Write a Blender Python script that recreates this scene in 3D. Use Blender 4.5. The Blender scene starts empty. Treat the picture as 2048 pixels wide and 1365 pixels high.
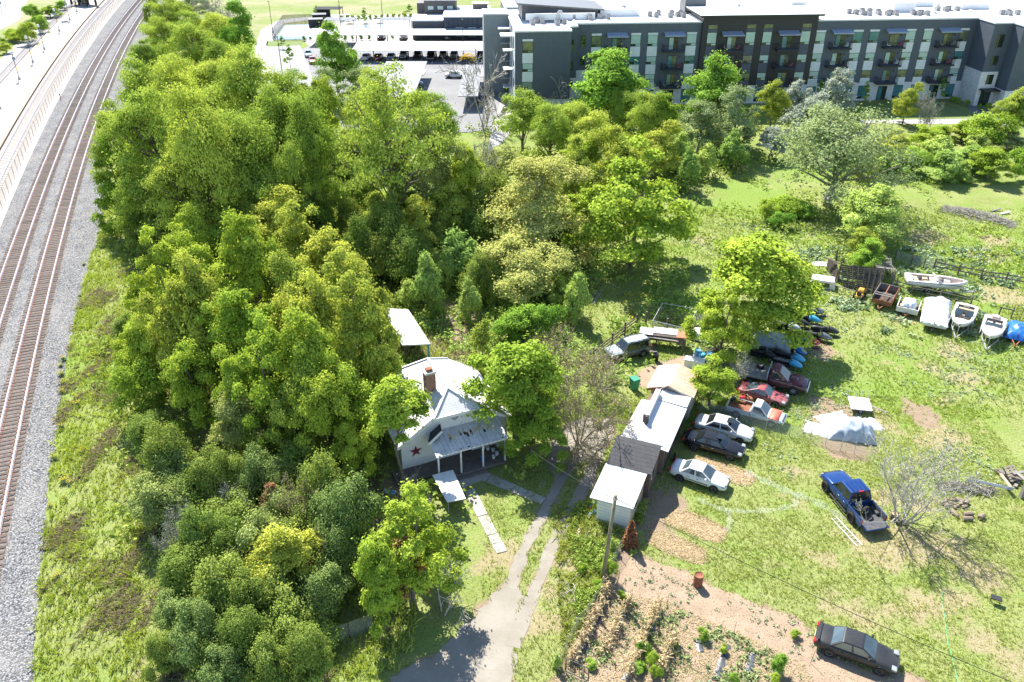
import bpy, math, random
import numpy as np
from mathutils import Vector, Matrix

# ------------------------------------------------------------------ camera, sky, sun, exposure
SC = bpy.context.scene
COL = SC.collection
FPX, PITCH, CAMH = 1640.0, math.radians(30.5), 41.0
cam_d = bpy.data.cameras.new('camera'); cam = bpy.data.objects.new('camera', cam_d); COL.objects.link(cam)
cam.location = (0, 0, CAMH); cam.rotation_euler = (math.pi/2 - PITCH, 0, 0)
cam_d.sensor_width = 36.0; cam_d.lens = 36.0*FPX/2048; cam_d.clip_start = 0.5; cam_d.clip_end = 4000
SC.camera = cam
SUN_EL, SUN_AZ = math.radians(48), math.radians(-23)          # azimuth from +Y towards +X
W = bpy.data.worlds.new('World'); SC.world = W; W.use_nodes = True
_nt = W.node_tree; _bg = _nt.nodes['Background']
_sky = _nt.nodes.new('ShaderNodeTexSky'); _sky.sky_type = 'NISHITA'; _sky.sun_disc = False
_sky.sun_elevation = SUN_EL; _sky.sun_rotation = SUN_AZ; _sky.altitude = 1300; _sky.air_density = 1.0; _sky.dust_density = .6
_nt.links.new(_sky.outputs[0], _bg.inputs[0]); _bg.inputs[1].default_value = 0.115
sun_d = bpy.data.lights.new('sun', 'SUN'); sun = bpy.data.objects.new('sun', sun_d); COL.objects.link(sun)
sun_d.energy = 5.0; sun_d.angle = math.radians(.53); sun_d.color = (1, .95, .87)
_ld = Vector((-math.sin(SUN_AZ)*math.cos(SUN_EL), -math.cos(SUN_AZ)*math.cos(SUN_EL), -math.sin(SUN_EL)))
sun.rotation_euler = _ld.to_track_quat('-Z', 'Y').to_euler()
sun.location = (-40, 90, 120)
SC.view_settings.view_transform = 'Standard'; SC.view_settings.look = 'None'
SC.view_settings.exposure = 1.36; SC.view_settings.gamma = 1.0; SC.view_settings.use_curve_mapping = False
SC.cycles.max_bounces = 5; SC.cycles.diffuse_bounces = 2; SC.cycles.glossy_bounces = 2
SC.cycles.transmission_bounces = 3; SC.cycles.transparent_max_bounces = 12
SC.cycles.use_denoising = True
SC.cycles.caustics_reflective = False; SC.cycles.caustics_refractive = False

# ------------------------------------------------------------------ helpers: survey
PI = math.pi
CP, SP = math.cos(PITCH), math.sin(PITCH)
def gp(px, py, h=0.0):
    """ground position (at height h) of a surveyed point"""
    u = (px-1024)/FPX; v = (py-682.5)/FPX
    t = (CAMH-h)/(SP+v*CP)
    return Vector((u*t, (CP-v*SP)*t, h))
def gxy(px, py, h=0.0):
    p = gp(px, py, h); return (p.x, p.y)
def depth(x, y, z=0): return y*CP+(CAMH-z)*SP
rng = np.random.default_rng(7)
R = random.Random(5)
def U(a, b): return R.uniform(a, b)

# ------------------------------------------------------------------ helpers: materials
MATS = {}
def _mix(nt, fac, a, b, blend='MIX'):
    n = nt.nodes.new('ShaderNodeMix'); n.data_type = 'RGBA'; n.blend_type = blend
    for i, v in ((0, fac), (6, a), (7, b)):
        if hasattr(v, 'is_output') or hasattr(v, 'links') and not isinstance(v, (tuple, list, float, int)): nt.links.new(v, n.inputs[i])
        else: n.inputs[i].default_value = v if i == 0 else (tuple(v)+(1,))[:4]
    return n.outputs[2]
def _noise(nt, co, sc, detail=4, rough=.6):
    n = nt.nodes.new('ShaderNodeTexNoise'); n.inputs['Scale'].default_value = sc; n.inputs['Detail'].default_value = detail
    n.inputs['Roughness'].default_value = rough; nt.links.new(co, n.inputs['Vector']); return n.outputs['Fac']
def _ramp(nt, fac, a, b):
    n = nt.nodes.new('ShaderNodeMapRange'); n.inputs[1].default_value = a; n.inputs[2].default_value = b
    nt.links.new(fac, n.inputs[0]); return n.outputs[0]
def _math(nt, op, a, b=None):
    n = nt.nodes.new('ShaderNodeMath'); n.operation = op
    for i, v in ((0, a), (1, b)):
        if v is None: continue
        if isinstance(v, (int, float)): n.inputs[i].default_value = v
        else: nt.links.new(v, n.inputs[i])
    return n.outputs[0]
def _new(name):
    m = bpy.data.materials.new(name); m.use_nodes = True; nt = m.node_tree
    MATS[name] = m
    return m, nt, nt.nodes['Principled BSDF'], nt.nodes['Material Output']
def _coord(nt, kind='Object'):
    if kind == 'World': return nt.nodes.new('ShaderNodeNewGeometry').outputs['Position']
    return nt.nodes.new('ShaderNodeTexCoord').outputs[kind]
def _bump(nt, bs, h, dist, strength=1.0):
    b = nt.nodes.new('ShaderNodeBump'); b.inputs['Distance'].default_value = dist; b.inputs['Strength'].default_value = strength
    nt.links.new(h, b.inputs['Height']); nt.links.new(b.outputs[0], bs.inputs['Normal'])
def mat(name, c, c2=None, sc=3.0, rough=.7, metal=0.0, bump=0.0, bsc=None, spec=.4, lo=.35, hi=.65, coat=0, dust=0, rnd=0, space='Object'):
    m, nt, bs, out = _new(name)
    co = _coord(nt, space)
    bs.inputs['Roughness'].default_value = rough; bs.inputs['Metallic'].default_value = metal
    bs.inputs['Specular IOR Level'].default_value = spec; bs.inputs['Coat Weight'].default_value = coat
    c2 = c2 or tuple(x*.82 for x in c)
    f = _ramp(nt, _noise(nt, co, sc, 6), lo, hi)
    colr = _mix(nt, f, c, c2)
    if dust:
        colr = _mix(nt, _math(nt, 'MULTIPLY', _ramp(nt, _noise(nt, co, sc*.37+.3, 5), .35, .75), dust), colr, (.42, .38, .31))
    if rnd:
        oi = nt.nodes.new('ShaderNodeObjectInfo')
        colr = _mix(nt, _math(nt, 'MULTIPLY', oi.outputs['Random'], rnd), colr, tuple(x*.45 for x in c))
    nt.links.new(colr, bs.inputs['Base Color'])
    if bump: _bump(nt, bs, _noise(nt, co, bsc or sc*3, 3), bump)
    return m
def leafmat(name, a, b, t, trans=.45, var=.3, raw=False):
    """thin leaf: two surface tints, a light passing tint"""
    if not raw:
        k = (1.05, 1.0, .78); a, b, t = tuple(x*1.65*q for x, q in zip(a, k)), tuple(x*2.5*q for x, q in zip(b, k)), tuple(min(x*1.4*q, .8) for x, q in zip(t, k))
    else: a, b, t = tuple(x*1.6 for x in a), tuple(x*2.2 for x in b), tuple(x*1.3 for x in t)
    trans = trans*.66
    m, nt, bs, out = _new(name); nt.nodes.remove(bs)
    at = nt.nodes.new('ShaderNodeAttribute'); at.attribute_name = 'tint'
    oi = nt.nodes.new('ShaderNodeObjectInfo')
    colr = _mix(nt, at.outputs['Fac'], a, b)
    tcol = _mix(nt, at.outputs['Fac'], tuple(x*.85 for x in t), t)
    hs = nt.nodes.new('ShaderNodeHueSaturation'); nt.links.new(colr, hs.inputs['Color'])
    ht = nt.nodes.new('ShaderNodeHueSaturation'); nt.links.new(tcol, ht.inputs['Color'])
    for h in (hs, ht):
        nt.links.new(_math(nt, 'ADD', _math(nt, 'MULTIPLY', oi.outputs['Random'], var), 1-var/2), h.inputs['Value'])
        nt.links.new(_math(nt, 'ADD', _math(nt, 'MULTIPLY', oi.outputs['Random'], -.03), .517), h.inputs['Hue'])
    d = nt.nodes.new('ShaderNodeBsdfDiffuse'); nt.links.new(hs.outputs[0], d.inputs[0])
    tr = nt.nodes.new('ShaderNodeBsdfTranslucent'); nt.links.new(ht.outputs[0], tr.inputs[0])
    m1 = nt.nodes.new('ShaderNodeMixShader'); m1.inputs[0].default_value = trans
    nt.links.new(d.outputs[0], m1.inputs[1]); nt.links.new(tr.outputs[0], m1.inputs[2])
    nt.links.new(m1.outputs[0], out.inputs[0])
    return m
def meshmat(name, c, k=14.0, w=.16, rough=.5, metal=.6):
    """woven wire: real gaps between wires, laid out along the fence in metres (attribute fuv)"""
    m, nt, bs, out = _new(name)
    at = nt.nodes.new('ShaderNodeAttribute'); at.attribute_name = 'fuv'
    sx = nt.nodes.new('ShaderNodeSeparateXYZ'); nt.links.new(at.outputs['Vector'], sx.inputs[0])
    s = _math(nt, 'ADD', sx.outputs[0], sx.outputs[1]); d = _math(nt, 'SUBTRACT', sx.outputs[0], sx.outputs[1])
    a = _math(nt, 'LESS_THAN', _math(nt, 'FRACT', _math(nt, 'MULTIPLY', s, k)), w)
    b = _math(nt, 'LESS_THAN', _math(nt, 'FRACT', _math(nt, 'MULTIPLY', d, k)), w)
    al = _math(nt, 'MAXIMUM', a, b)
    bs.inputs['Base Color'].default_value = c+(1,); bs.inputs['Roughness'].default_value = rough; bs.inputs['Metallic'].default_value = metal
    nt.links.new(al, bs.inputs['Alpha'])
    return m
def stripes(name, c, c2, k, axis=0, w=.5, rough=.5, metal=0.0, bump=.02, spec=.4, dirt=None):
    """seamed sheet or lapped boards: a repeating groove along one local axis"""
    m, nt, bs, out = _new(name); co = _coord(nt)
    sx = nt.nodes.new('ShaderNodeSeparateXYZ'); nt.links.new(co, sx.inputs[0])
    f = _math(nt, 'FRACT', _math(nt, 'MULTIPLY', sx.outputs[axis], k))
    g = _math(nt, 'LESS_THAN', f, w)
    n = _ramp(nt, _noise(nt, co, 1.1, 6), .3, .7)
    base = _mix(nt, n, c, tuple(x*.86 for x in c))
    if dirt: base = _mix(nt, _ramp(nt, _noise(nt, co, .55, 7, .7), .45, .68), base, dirt)
    nt.links.new(_mix(nt, g, base, c2), bs.inputs['Base Color'])
    bs.inputs['Roughness'].default_value = rough; bs.inputs['Metallic'].default_value = metal; bs.inputs['Specular IOR Level'].default_value = spec
    if bump: _bump(nt, bs, f, bump)
    return m
def brickmat(name, c1, c2, mortar, sc=1.0, bw=.4, bh=.2, ms=.012, bump=.01, rough=.85):
    m, nt, bs, out = _new(name); co = _coord(nt)
    # lay courses by height; run along whichever wall the face belongs to
    geo = nt.nodes.new('ShaderNodeSeparateXYZ'); nt.links.new(co, geo.inputs[0])
    cb = nt.nodes.new('ShaderNodeCombineXYZ'); nt.links.new(_math(nt, 'ADD', geo.outputs[0], geo.outputs[1]), cb.inputs[0]); nt.links.new(geo.outputs[2], cb.inputs[1])
    b = nt.nodes.new('ShaderNodeTexBrick'); nt.links.new(cb.outputs[0], b.inputs['Vector'])
    b.inputs['Color1'].default_value = c1+(1,); b.inputs['Color2'].default_value = c2+(1,); b.inputs['Mortar'].default_value = mortar+(1,)
    b.inputs['Scale'].default_value = sc; b.inputs['Brick Width'].default_value = bw; b.inputs['Row Height'].default_value = bh; b.inputs['Mortar Size'].default_value = ms
    nt.links.new(_mix(nt, _ramp(nt, _noise(nt, co, 1.7, 5), .3, .75), b.outputs[0], tuple(x*.8 for x in c2)), bs.inputs['Base Color'])
    bs.inputs['Roughness'].default_value = rough
    if bump: _bump(nt, bs, _math(nt, 'SUBTRACT', 1.0, b.outputs['Fac']), bump)
    return m
def paint(name, c, rough=.14, metal=.0, coat=.25, dust=.08):
    return mat(name, c, tuple(x*.9 for x in c), sc=1.5, rough=rough, metal=metal, coat=coat, dust=dust)

# ------------------------------------------------------------------ helpers: meshes and objects
class MB:
    def __init__(s): s.v = []; s.f = []; s.m = []; s.mi = 0
    def add(s, vs, fs, mi=None):
        o = len(s.v); s.v += [tuple(v) for v in vs]; s.f += [tuple(i+o for i in f) for f in fs]; s.m += [s.mi if mi is None else mi]*len(fs); return s
    def box(s, x0, x1, y0, y1, z0, z1, mi=None):
        return s.add([(x, y, z) for z in (z0, z1) for y in (y0, y1) for x in (x0, x1)],
                     [(0, 2, 3, 1), (4, 5, 7, 6), (0, 1, 5, 4), (2, 6, 7, 3), (0, 4, 6, 2), (1, 3, 7, 5)], mi)
    def cbox(s, c, d, mi=None): return s.box(c[0]-d[0]/2, c[0]+d[0]/2, c[1]-d[1]/2, c[1]+d[1]/2, c[2]-d[2]/2, c[2]+d[2]/2, mi)
    def hexa(s, p, mi=None):   # 4 bottom then 4 top, both counter-clockwise
        return s.add(p, [(3, 2, 1, 0), (4, 5, 6, 7), (0, 1, 5, 4), (1, 2, 6, 5), (2, 3, 7, 6), (3, 0, 4, 7)], mi)
    def bar(s, a, b, w, h=None, mi=None, up=(0, 0, 1)):
        a = Vector(a); b = Vector(b); h = h or w; d = (b-a).normalized(); u = Vector(up)
        if abs(d.dot(u)) > .98: u = Vector((1, 0, 0))
        r = d.cross(u).normalized(); u = r.cross(d).normalized()
        q = lambda p, i, j: p+r*(w/2*i)+u*(h/2*j)
        return s.hexa([q(a, -1, -1), q(a, 1, -1), q(b, 1, -1), q(b, -1, -1), q(a, -1, 1), q(a, 1, 1), q(b, 1, 1), q(b, -1, 1)], mi)
    def tube(s, pts, rad, n=6, mi=None, cap=True):
        pts = [Vector(p) for p in pts]; rr = rad if isinstance(rad, (list, tuple)) else [rad]*len(pts)
        vs = []; fs = []; u = None
        for i, p in enumerate(pts):
            d = (pts[min(i+1, len(pts)-1)]-pts[max(i-1, 0)])
            d = d.normalized() if d.length > 1e-9 else Vector((0, 0, 1))
            if u is None: u = Vector((0, 0, 1)) if abs(d.z) < .9 else Vector((1, 0, 0))
            a = d.cross(u).normalized(); u = a.cross(d).normalized()
            for k in range(n):
                t = 2*PI*k/n; vs.append(p+(a*math.cos(t)+u*math.sin(t))*rr[i])
        for i in range(len(pts)-1):
            for k in range(n):
                k2 = (k+1) % n; fs.append((i*n+k, (i+1)*n+k, (i+1)*n+k2, i*n+k2))
        if cap: fs.append(tuple(range(n))); fs.append(tuple(reversed(range((len(pts)-1)*n, len(pts)*n))))
        return s.add(vs, fs, mi)
    def cyl(s, c, r, h, n=12, axis='z', r2=None, mi=None):
        c = Vector(c); d = {'x': Vector((1, 0, 0)), 'y': Vector((0, 1, 0)), 'z': Vector((0, 0, 1))}[axis]
        return s.tube([c, c+d*h], [r, r if r2 is None else r2], n, mi)
    def lathe(s, prof, n=12, axis='z', c=(0, 0, 0), mi=None):
        vs = []; fs = []
        for r, z in prof:
            for k in range(n):
                t = 2*PI*k/n; x, y = r*math.cos(t), r*math.sin(t)
                v = (x, y, z) if axis == 'z' else (x, z, y)
                vs.append((v[0]+c[0], v[1]+c[1], v[2]+c[2]))
        for i in range(len(prof)-1):
            for k in range(n):
                k2 = (k+1) % n; q = (i*n+k, i*n+k2, (i+1)*n+k2, (i+1)*n+k)
                fs.append(q if axis == 'z' else q[::-1])
        return s.add(vs, fs, mi)
    def quad(s, a, b, c, d, mi=None): return s.add([a, b, c, d], [(0, 1, 2, 3)], mi)
    def prism(s, poly, z0, z1, mi=None):
        n = len(poly)
        return s.add([(x, y, z0) for x, y in poly]+[(x, y, z1) for x, y in poly],
                     [tuple(reversed(range(n))), tuple(range(n, 2*n))]+[(i, (i+1) % n, n+(i+1) % n, n+i) for i in range(n)], mi)
    def loft(s, rings, mi=None, closed=True, caps=True):
        n = len(rings[0]); vs = [p for r in rings for p in r]; fs = []
        for i in range(len(rings)-1):
            for k in range(n if closed else n-1):
                k2 = (k+1) % n; fs.append((i*n+k, i*n+k2, (i+1)*n+k2, (i+1)*n+k))
        if caps: fs.append(tuple(reversed(range(n)))); fs.append(tuple(range((len(rings)-1)*n, len(rings)*n)))
        return s.add(vs, fs, mi)
    def mesh(s, name, mats, smooth=False):
        me = bpy.data.meshes.new(name); me.from_pydata(s.v, [], s.f)
        for m in (mats if isinstance(mats, (list, tuple)) else [mats]): me.materials.append(MATS[m] if isinstance(m, str) else m)
        if any(s.m): me.polygons.foreach_set('material_index', s.m)
        if smooth: me.polygons.foreach_set('use_smooth', [True]*len(s.f))
        me.update(); return me
    def build(s, name, mats, parent=None, smooth=False, bevel=0, sub=0, seg=1, loc=None, rot=None):
        return link(name, s.mesh(name, mats, smooth), parent, bevel, sub, seg, loc, rot)
def link(name, me, parent=None, bevel=0, sub=0, seg=1, loc=None, rot=None):
    o = bpy.data.objects.new(name, me); COL.objects.link(o)
    if parent is not None: o.parent = parent
    if loc is not None: o.location = loc
    if rot is not None: o.rotation_euler = rot
    if bevel:
        b = o.modifiers.new('bevel', 'BEVEL'); b.width = bevel; b.segments = seg; b.limit_method = 'ANGLE'; b.angle_limit = .5
    if sub:
        b = o.modifiers.new('smooth', 'SUBSURF'); b.levels = sub; b.render_levels = sub
    return o
def tag(o, label, cat, group=None):
    o['label'] = label; o['category'] = cat
    if group: o['group'] = group
    return o
def thing(name, label, cat, loc=(0, 0, 0), rz=0.0, group=None, scale=None):
    o = bpy.data.objects.new(name, None); COL.objects.link(o); o.empty_display_size = .2
    o.location = (loc[0], loc[1], loc[2] if len(loc) > 2 else 0); o.rotation_euler = (0, 0, rz)
    if scale is not None: o.scale = scale if isinstance(scale, (tuple, list)) else (scale,)*3
    return tag(o, label, cat, group)
def kind(o, k, label=None): 
    o['kind'] = k
    if label: o['label'] = label
    return o
def copy_tree(o, parent=None):
    c = o.copy(); COL.objects.link(c); c.parent = parent
    for ch in list(o.children): copy_tree(ch, c)
    return c
def drop(o):
    for ch in list(o.children): drop(ch)
    bpy.data.objects.remove(o)
def npmesh(name, V, F, mats, tint=None, smooth=False, extra=None):
    """V (n,3), F (m,k) arrays -> mesh; tint: per-face value"""
    V = np.asarray(V, np.float32); F = np.asarray(F, np.int32); k = F.shape[1]
    me = bpy.data.meshes.new(name); me.vertices.add(len(V)); me.vertices.foreach_set('co', V.ravel())
    me.loops.add(F.size); me.loops.foreach_set('vertex_index', F.ravel())
    me.polygons.add(len(F)); me.polygons.foreach_set('loop_start', np.arange(0, F.size, k, dtype=np.int32))
    try: me.polygons.foreach_set('loop_total', np.full(len(F), k, np.int32))
    except Exception: pass
    if smooth: me.polygons.foreach_set('use_smooth', np.ones(len(F), bool))
    for m in (mats if isinstance(mats, (list, tuple)) else [mats]): me.materials.append(MATS[m])
    if tint is not None:
        a = me.attributes.new('tint', 'FLOAT', 'FACE'); a.data.foreach_set('value', np.asarray(tint, np.float32))
    if extra:
        for nm, ty, dom, arr in extra:
            a = me.attributes.new(nm, ty, dom)
            a.data.foreach_set('vector' if ty == 'FLOAT_VECTOR' else ('color' if 'COLOR' in ty else 'value'), np.asarray(arr, np.float32).ravel())
    me.update(calc_edges=True); me.validate()
    return me

# ------------------------------------------------------------------ materials
mat('steel', (.32, .32, .34), (.22, .21, .22), sc=6, rough=.4, metal=.7)
mat('galv', (.55, .56, .57), (.42, .43, .44), sc=5, rough=.45, metal=.5)
mat('dark_metal', (.035, .037, .042), (.05, .05, .055), sc=4, rough=.5, metal=.2)
mat('black_rubber', (.018, .018, .019), (.035, .033, .03), sc=8, rough=.85, spec=.25)
mat('black_plastic', (.022, .022, .024), (.035, .035, .036), sc=5, rough=.5)
mat('white_paint', (.78, .78, .76), (.68, .68, .65), sc=2, rough=.55)
mat('white_roof', (.80, .80, .79), (.70, .70, .69), sc=.35, rough=.6)
mat('white_sheet', (.66, .66, .66), (.48, .48, .48), sc=1.4, rough=.55, bump=.03, bsc=3)
mat('concrete', (.40, .38, .34), (.30, .28, .25), sc=1.3, rough=.9, bump=.004, bsc=20)
mat('platform_concrete', (.38, .365, .34), (.31, .30, .275), sc=.5, rough=.9)
mat('kerb_concrete', (.55, .53, .50), (.45, .43, .40), sc=1.0, rough=.9)
mat('yellow_strip', (.62, .48, .16), (.5, .40, .18), sc=2, rough=.8)
mat('asphalt', (.20, .20, .205), (.15, .15, .155), sc=.4, rough=.95, bump=.003, bsc=30)
mat('park_asphalt', (.225, .225, .23), (.18, .18, .185), sc=.15, rough=.95)
mat('path_concrete', (.38, .37, .355), (.32, .31, .295), sc=.3, rough=.9)
mat('line_white', (.75, .75, .75), rough=.7)
mat('court_blue', (.30, .50, .66), (.27, .46, .62), sc=.3, rough=.7)
mat('court_pale', (.50, .62, .70), (.46, .58, .66), sc=.3, rough=.7)
mat('grey_gravel', (.22, .22, .225), (.30, .30, .30), sc=3, rough=.95, bump=.02, bsc=8)
mat('tie_wood', (.115, .09, .076), (.185, .15, .128), sc=2.2, rough=.95, bump=.01, bsc=14, rnd=.75)
mat('tie_concrete', (.50, .46, .42), (.42, .38, .35), sc=2, rough=.95)
mat('rail_steel', (.52, .48, .50), (.40, .35, .36), sc=.6, rough=.3, metal=.75)
mat('rust', (.30, .12, .06), (.20, .08, .05), sc=4, rough=.9, bump=.004, bsc=20)
mat('old_wood', (.20, .165, .13), (.11, .09, .075), sc=3, rough=.95, bump=.01, bsc=10, rnd=.5)
mat('grey_wood', (.30, .28, .25), (.19, .175, .155), sc=3, rough=.95, bump=.01, bsc=12, rnd=.5)
mat('dark_wood', (.075, .06, .05), (.12, .10, .085), sc=3, rough=.95, bump=.008, bsc=10, rnd=.5)
mat('pale_wood', (.55, .46, .34), (.42, .34, .25), sc=3, rough=.9, rnd=.4)
mat('pole_wood', (.26, .23, .15), (.18, .155, .10), sc=2.5, rough=.95, bump=.01, bsc=9)
mat('bark', (.13, .105, .08), (.22, .19, .16), sc=5, rough=.95, bump=.02, bsc=12)
mat('grey_bark', (.36, .33, .29), (.22, .20, .175), sc=4, rough=.95, bump=.02, bsc=12)
mat('pale_twig', (.46, .43, .385), (.34, .31, .275), sc=4, rough=.95)
mat('brown_twig', (.20, .145, .11), (.29, .24, .20), sc=4, rough=.95)
mat('red_needle', (.24, .09, .05), (.15, .06, .04), sc=4, rough=.95)
mat('deck_wood', (.17, .145, .125), (.12, .10, .09), sc=2, rough=.9)
brickmat('chimney_brick', (.34, .16, .10), (.22, .10, .07), (.42, .38, .33), bw=.24, bh=.09, ms=.01)
brickmat('white_brick', (.78, .78, .78), (.70, .70, .705), (.52, .52, .53), bw=1.2, bh=.4, ms=.012)
brickmat('shingle_white', (.72, .72, .71), (.66, .66, .66), (.52, .52, .52), bw=.34, bh=.11, ms=.008, bump=.012)
brickmat('shingle_black', (.045, .045, .048), (.07, .07, .073), (.02, .02, .02), bw=.4, bh=.12, ms=.008, bump=.01)
stripes('siding_white', (.84, .84, .82), (.58, .58, .58), 6.0, axis=2, w=.12, bump=.012)
stripes('siding_grey', (.095, .115, .145), (.075, .09, .115), 5.0, axis=2, w=.1, bump=.01)
stripes('siding_grey_light', (.125, .13, .145), (.09, .095, .105), 5.0, axis=2, w=.1, bump=.01)
stripes('siding_black', (.030, .031, .035), (.020, .021, .025), 1.0, axis=0, w=.03, bump=.01)
stripes('panel_white', (.74, .77, .77), (.58, .61, .61), 3.2, axis=0, w=.10, bump=.01)
mat('panel_dark', (.10, .11, .135), (.085, .095, .12), sc=.5, rough=.7)
stripes('seam_white', (.40, .415, .43), (.30, .315, .335), 2.2, axis=0, w=.10, rough=.45, bump=.02)
stripes('seam_grey', (.15, .155, .165), (.11, .115, .125), 2.2, axis=1, w=.10, rough=.5, bump=.02)
stripes('tin_roof', (.62, .64, .65), (.44, .47, .50), 4.2, axis=1, w=.14, rough=.35, metal=.25, bump=.03)
stripes('tin_rust', (.50, .33, .22), (.36, .24, .17), 2.5, axis=1, w=.08, rough=.7, bump=.02, dirt=(.56, .44, .34)); stripes('tin_pink', (.58, .52, .47), (.48, .42, .38), 2.5, axis=1, w=.06, rough=.6, bump=.01, dirt=(.50, .40, .33))
stripes('tin_plain', (.66, .66, .65), (.52, .52, .52), 2.5, axis=1, w=.06, rough=.5, bump=.01, dirt=(.55, .50, .46))
stripes('roll_white', (.46, .49, .50), (.34, .39, .40), 3.0, axis=0, w=.08, rough=.6, bump=.01, dirt=(.30, .36, .35))
stripes('boards_brown', (.16, .10, .075), (.05, .035, .03), 5.5, axis=2, w=.10, rough=.9, bump=.02, dirt=(.22, .17, .14))
stripes('boards_tan', (.40, .32, .22), (.20, .15, .10), 4.5, axis=0, w=.07, rough=.9, bump=.015)
stripes('boards_white', (.72, .74, .74), (.35, .37, .38), 3.6, axis=2, w=.07, rough=.7, bump=.02)
mat('cream_wall', (.48, .43, .34), (.40, .35, .27), sc=1, rough=.85)
mat('trim_white', (.74, .74, .73), rough=.6)
mat('trim_black', (.03, .03, .032), rough=.5)
mat('awning', (.36, .42, .52), rough=.4, metal=.3)
mat('balcony_deck', (.10, .13, .18), rough=.6)
mat('cushion_red', (.45, .12, .13), rough=.9); mat('cushion_tan', (.40, .36, .30), rough=.9)
mat('star_red', (.20, .03, .04), (.15, .025, .03), sc=3, rough=.7)
mat('soil', (.26, .19, .13), (.34, .255, .18), sc=.9, rough=1, bump=.03, bsc=6, lo=.3, hi=.7)
mat('drive_dirt', (.295, .27, .225), (.22, .195, .155), sc=.55, rough=1, bump=.02, bsc=5, lo=.3, hi=.7)
mat('tarp_white', (.62, .68, .72), (.50, .57, .62), sc=1.0, rough=.4, bump=.05, bsc=2.2)
mat('tarp_blue', (.03, .17, .52), (.02, .11, .40), sc=2, rough=.35, bump=.04, bsc=3)
mat('tarp_grey', (.42, .48, .54), (.30, .36, .42), sc=1.5, rough=.4, bump=.05, bsc=2.5)
mat('black_film', (.04, .042, .047), (.11, .115, .125), sc=3, rough=.35, bump=.03, bsc=6)
mat('gel_white', (.72, .70, .66), (.64, .61, .56), sc=1.5, rough=.3, coat=.4)
mat('gel_pink', (.58, .47, .43), (.50, .40, .37), sc=1.5, rough=.35, coat=.3)
mat('boat_inner', (.30, .25, .20), (.20, .17, .14), sc=3, rough=.8)
mat('vinyl_tan', (.42, .35, .24), (.34, .28, .19), sc=3, rough=.7)
mat('green_bin', (.02, .22, .13), (.03, .27, .17), sc=2, rough=.5)
mat('blue_drum', (.05, .22, .42), (.08, .30, .50), sc=3, rough=.45)
mat('light_blue', (.06, .38, .62), (.05, .32, .55), sc=3, rough=.3, coat=.4)
mat('deep_blue', (.02, .10, .42), (.02, .14, .5), sc=3, rough=.3, coat=.4)
mat('bright_red', (.52, .04, .05), (.42, .03, .04), sc=3, rough=.35, coat=.3)
mat('orange', (.65, .18, .04), rough=.6)
mat('tractor_yellow', (.62, .38, .04), (.45, .26, .05), sc=4, rough=.5)
mat('log_wood', (.27, .215, .16), (.19, .15, .115), sc=5, rough=.95); mat('log_end', (.38, .30, .20), (.30, .23, .15), sc=9, rough=.95)
mat('straw', (.46, .36, .21), (.36, .275, .15), sc=2.5, rough=1, bump=.03, bsc=9, space='World')
mat('skin', (.45, .28, .2)); mat('cloth_dark', (.05, .06, .09), rough=.9); mat('vest', (.75, .22, .05), rough=.8)
mat('glass_lamp', (.85, .85, .85), rough=.2)
mat('mulch', (.13, .115, .09), (.19, .17, .13), sc=2, rough=1)
def glassmat(name, c, rough=.06, c2=None):
    m, nt, bs, out = _new(name); co = _coord(nt)
    nt.links.new(_mix(nt, _ramp(nt, _noise(nt, co, .8, 3), .35, .7), c, c2 or tuple(x*.6 for x in c)), bs.inputs['Base Color'])
    bs.inputs['Roughness'].default_value = rough; bs.inputs['Specular IOR Level'].default_value = .9
glassmat('car_glass', (.012, .016, .018)); glassmat('pale_glass', (.07, .10, .11), c2=(.03, .045, .05))
glassmat('window_dark', (.035, .05, .04), c2=(.012, .018, .016)); glassmat('window_blind', (.40, .55, .50), rough=.25, c2=(.33, .47, .43))
glassmat('window_mid', (.17, .19, .12), c2=(.07, .09, .06)); glassmat('window_teal', (.08, .23, .24), c2=(.05, .16, .18))
meshmat('chainlink', (.42, .41, .40), k=12, w=.17); meshmat('chainlink_rust', (.44, .38, .35), k=8, w=.20, metal=.1); mat('post_brown', (.26, .20, .17), (.20, .16, .14), sc=3, rough=.9); meshmat('net_wire', (.50, .54, .55), k=11, w=.16, metal=.3)
meshmat('black_mesh', (.03, .03, .035), k=10, w=.3, metal=.2); meshmat('plastic_net', (.60, .66, .66), k=16, w=.055, metal=0)
# leaves
leafmat('leaf_bright', (.13, .18, .035), (.21, .265, .06), (.34, .44, .08), trans=.45)
leafmat('leaf_poplar', (.085, .16, .03), (.14, .225, .045), (.24, .40, .06), trans=.45)
leafmat('leaf_maple', (.11, .175, .027), (.19, .25, .045), (.34, .44, .06), trans=.45)
leafmat('leaf_olive', (.14, .18, .037), (.22, .25, .055), (.38, .44, .075), trans=.42)
leafmat('leaf_dark', (.075, .115, .03), (.135, .18, .05), (.23, .31, .065), trans=.38)
leafmat('leaf_blue', (.085, .125, .045), (.145, .19, .075), (.21, .28, .085), trans=.35)
leafmat('leaf_yellow', (.165, .19, .07), (.205, .225, .09), (.40, .45, .15), trans=.42)
leafmat('leaf_silver', (.19, .215, .16), (.25, .27, .21), (.30, .34, .24), trans=.25, raw=True)
leafmat('leaf_pale', (.14, .18, .07), (.19, .225, .10), (.30, .36, .13), trans=.4, raw=True)
leafmat('leaf_willow', (.13, .20, .055), (.20, .27, .085), (.30, .41, .11), trans=.4)
leafmat('leaf_red', (.16, .06, .04), (.22, .12, .06), (.24, .10, .05), trans=.3, raw=True)
leafmat('leaf_gold', (.24, .18, .02), (.3, .23, .03), (.36, .28, .03), trans=.3, raw=True)
leafmat('flower_yellow', (.26, .215, .02), (.31, .26, .03), (.36, .3, .03), trans=.25, raw=True)
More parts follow.
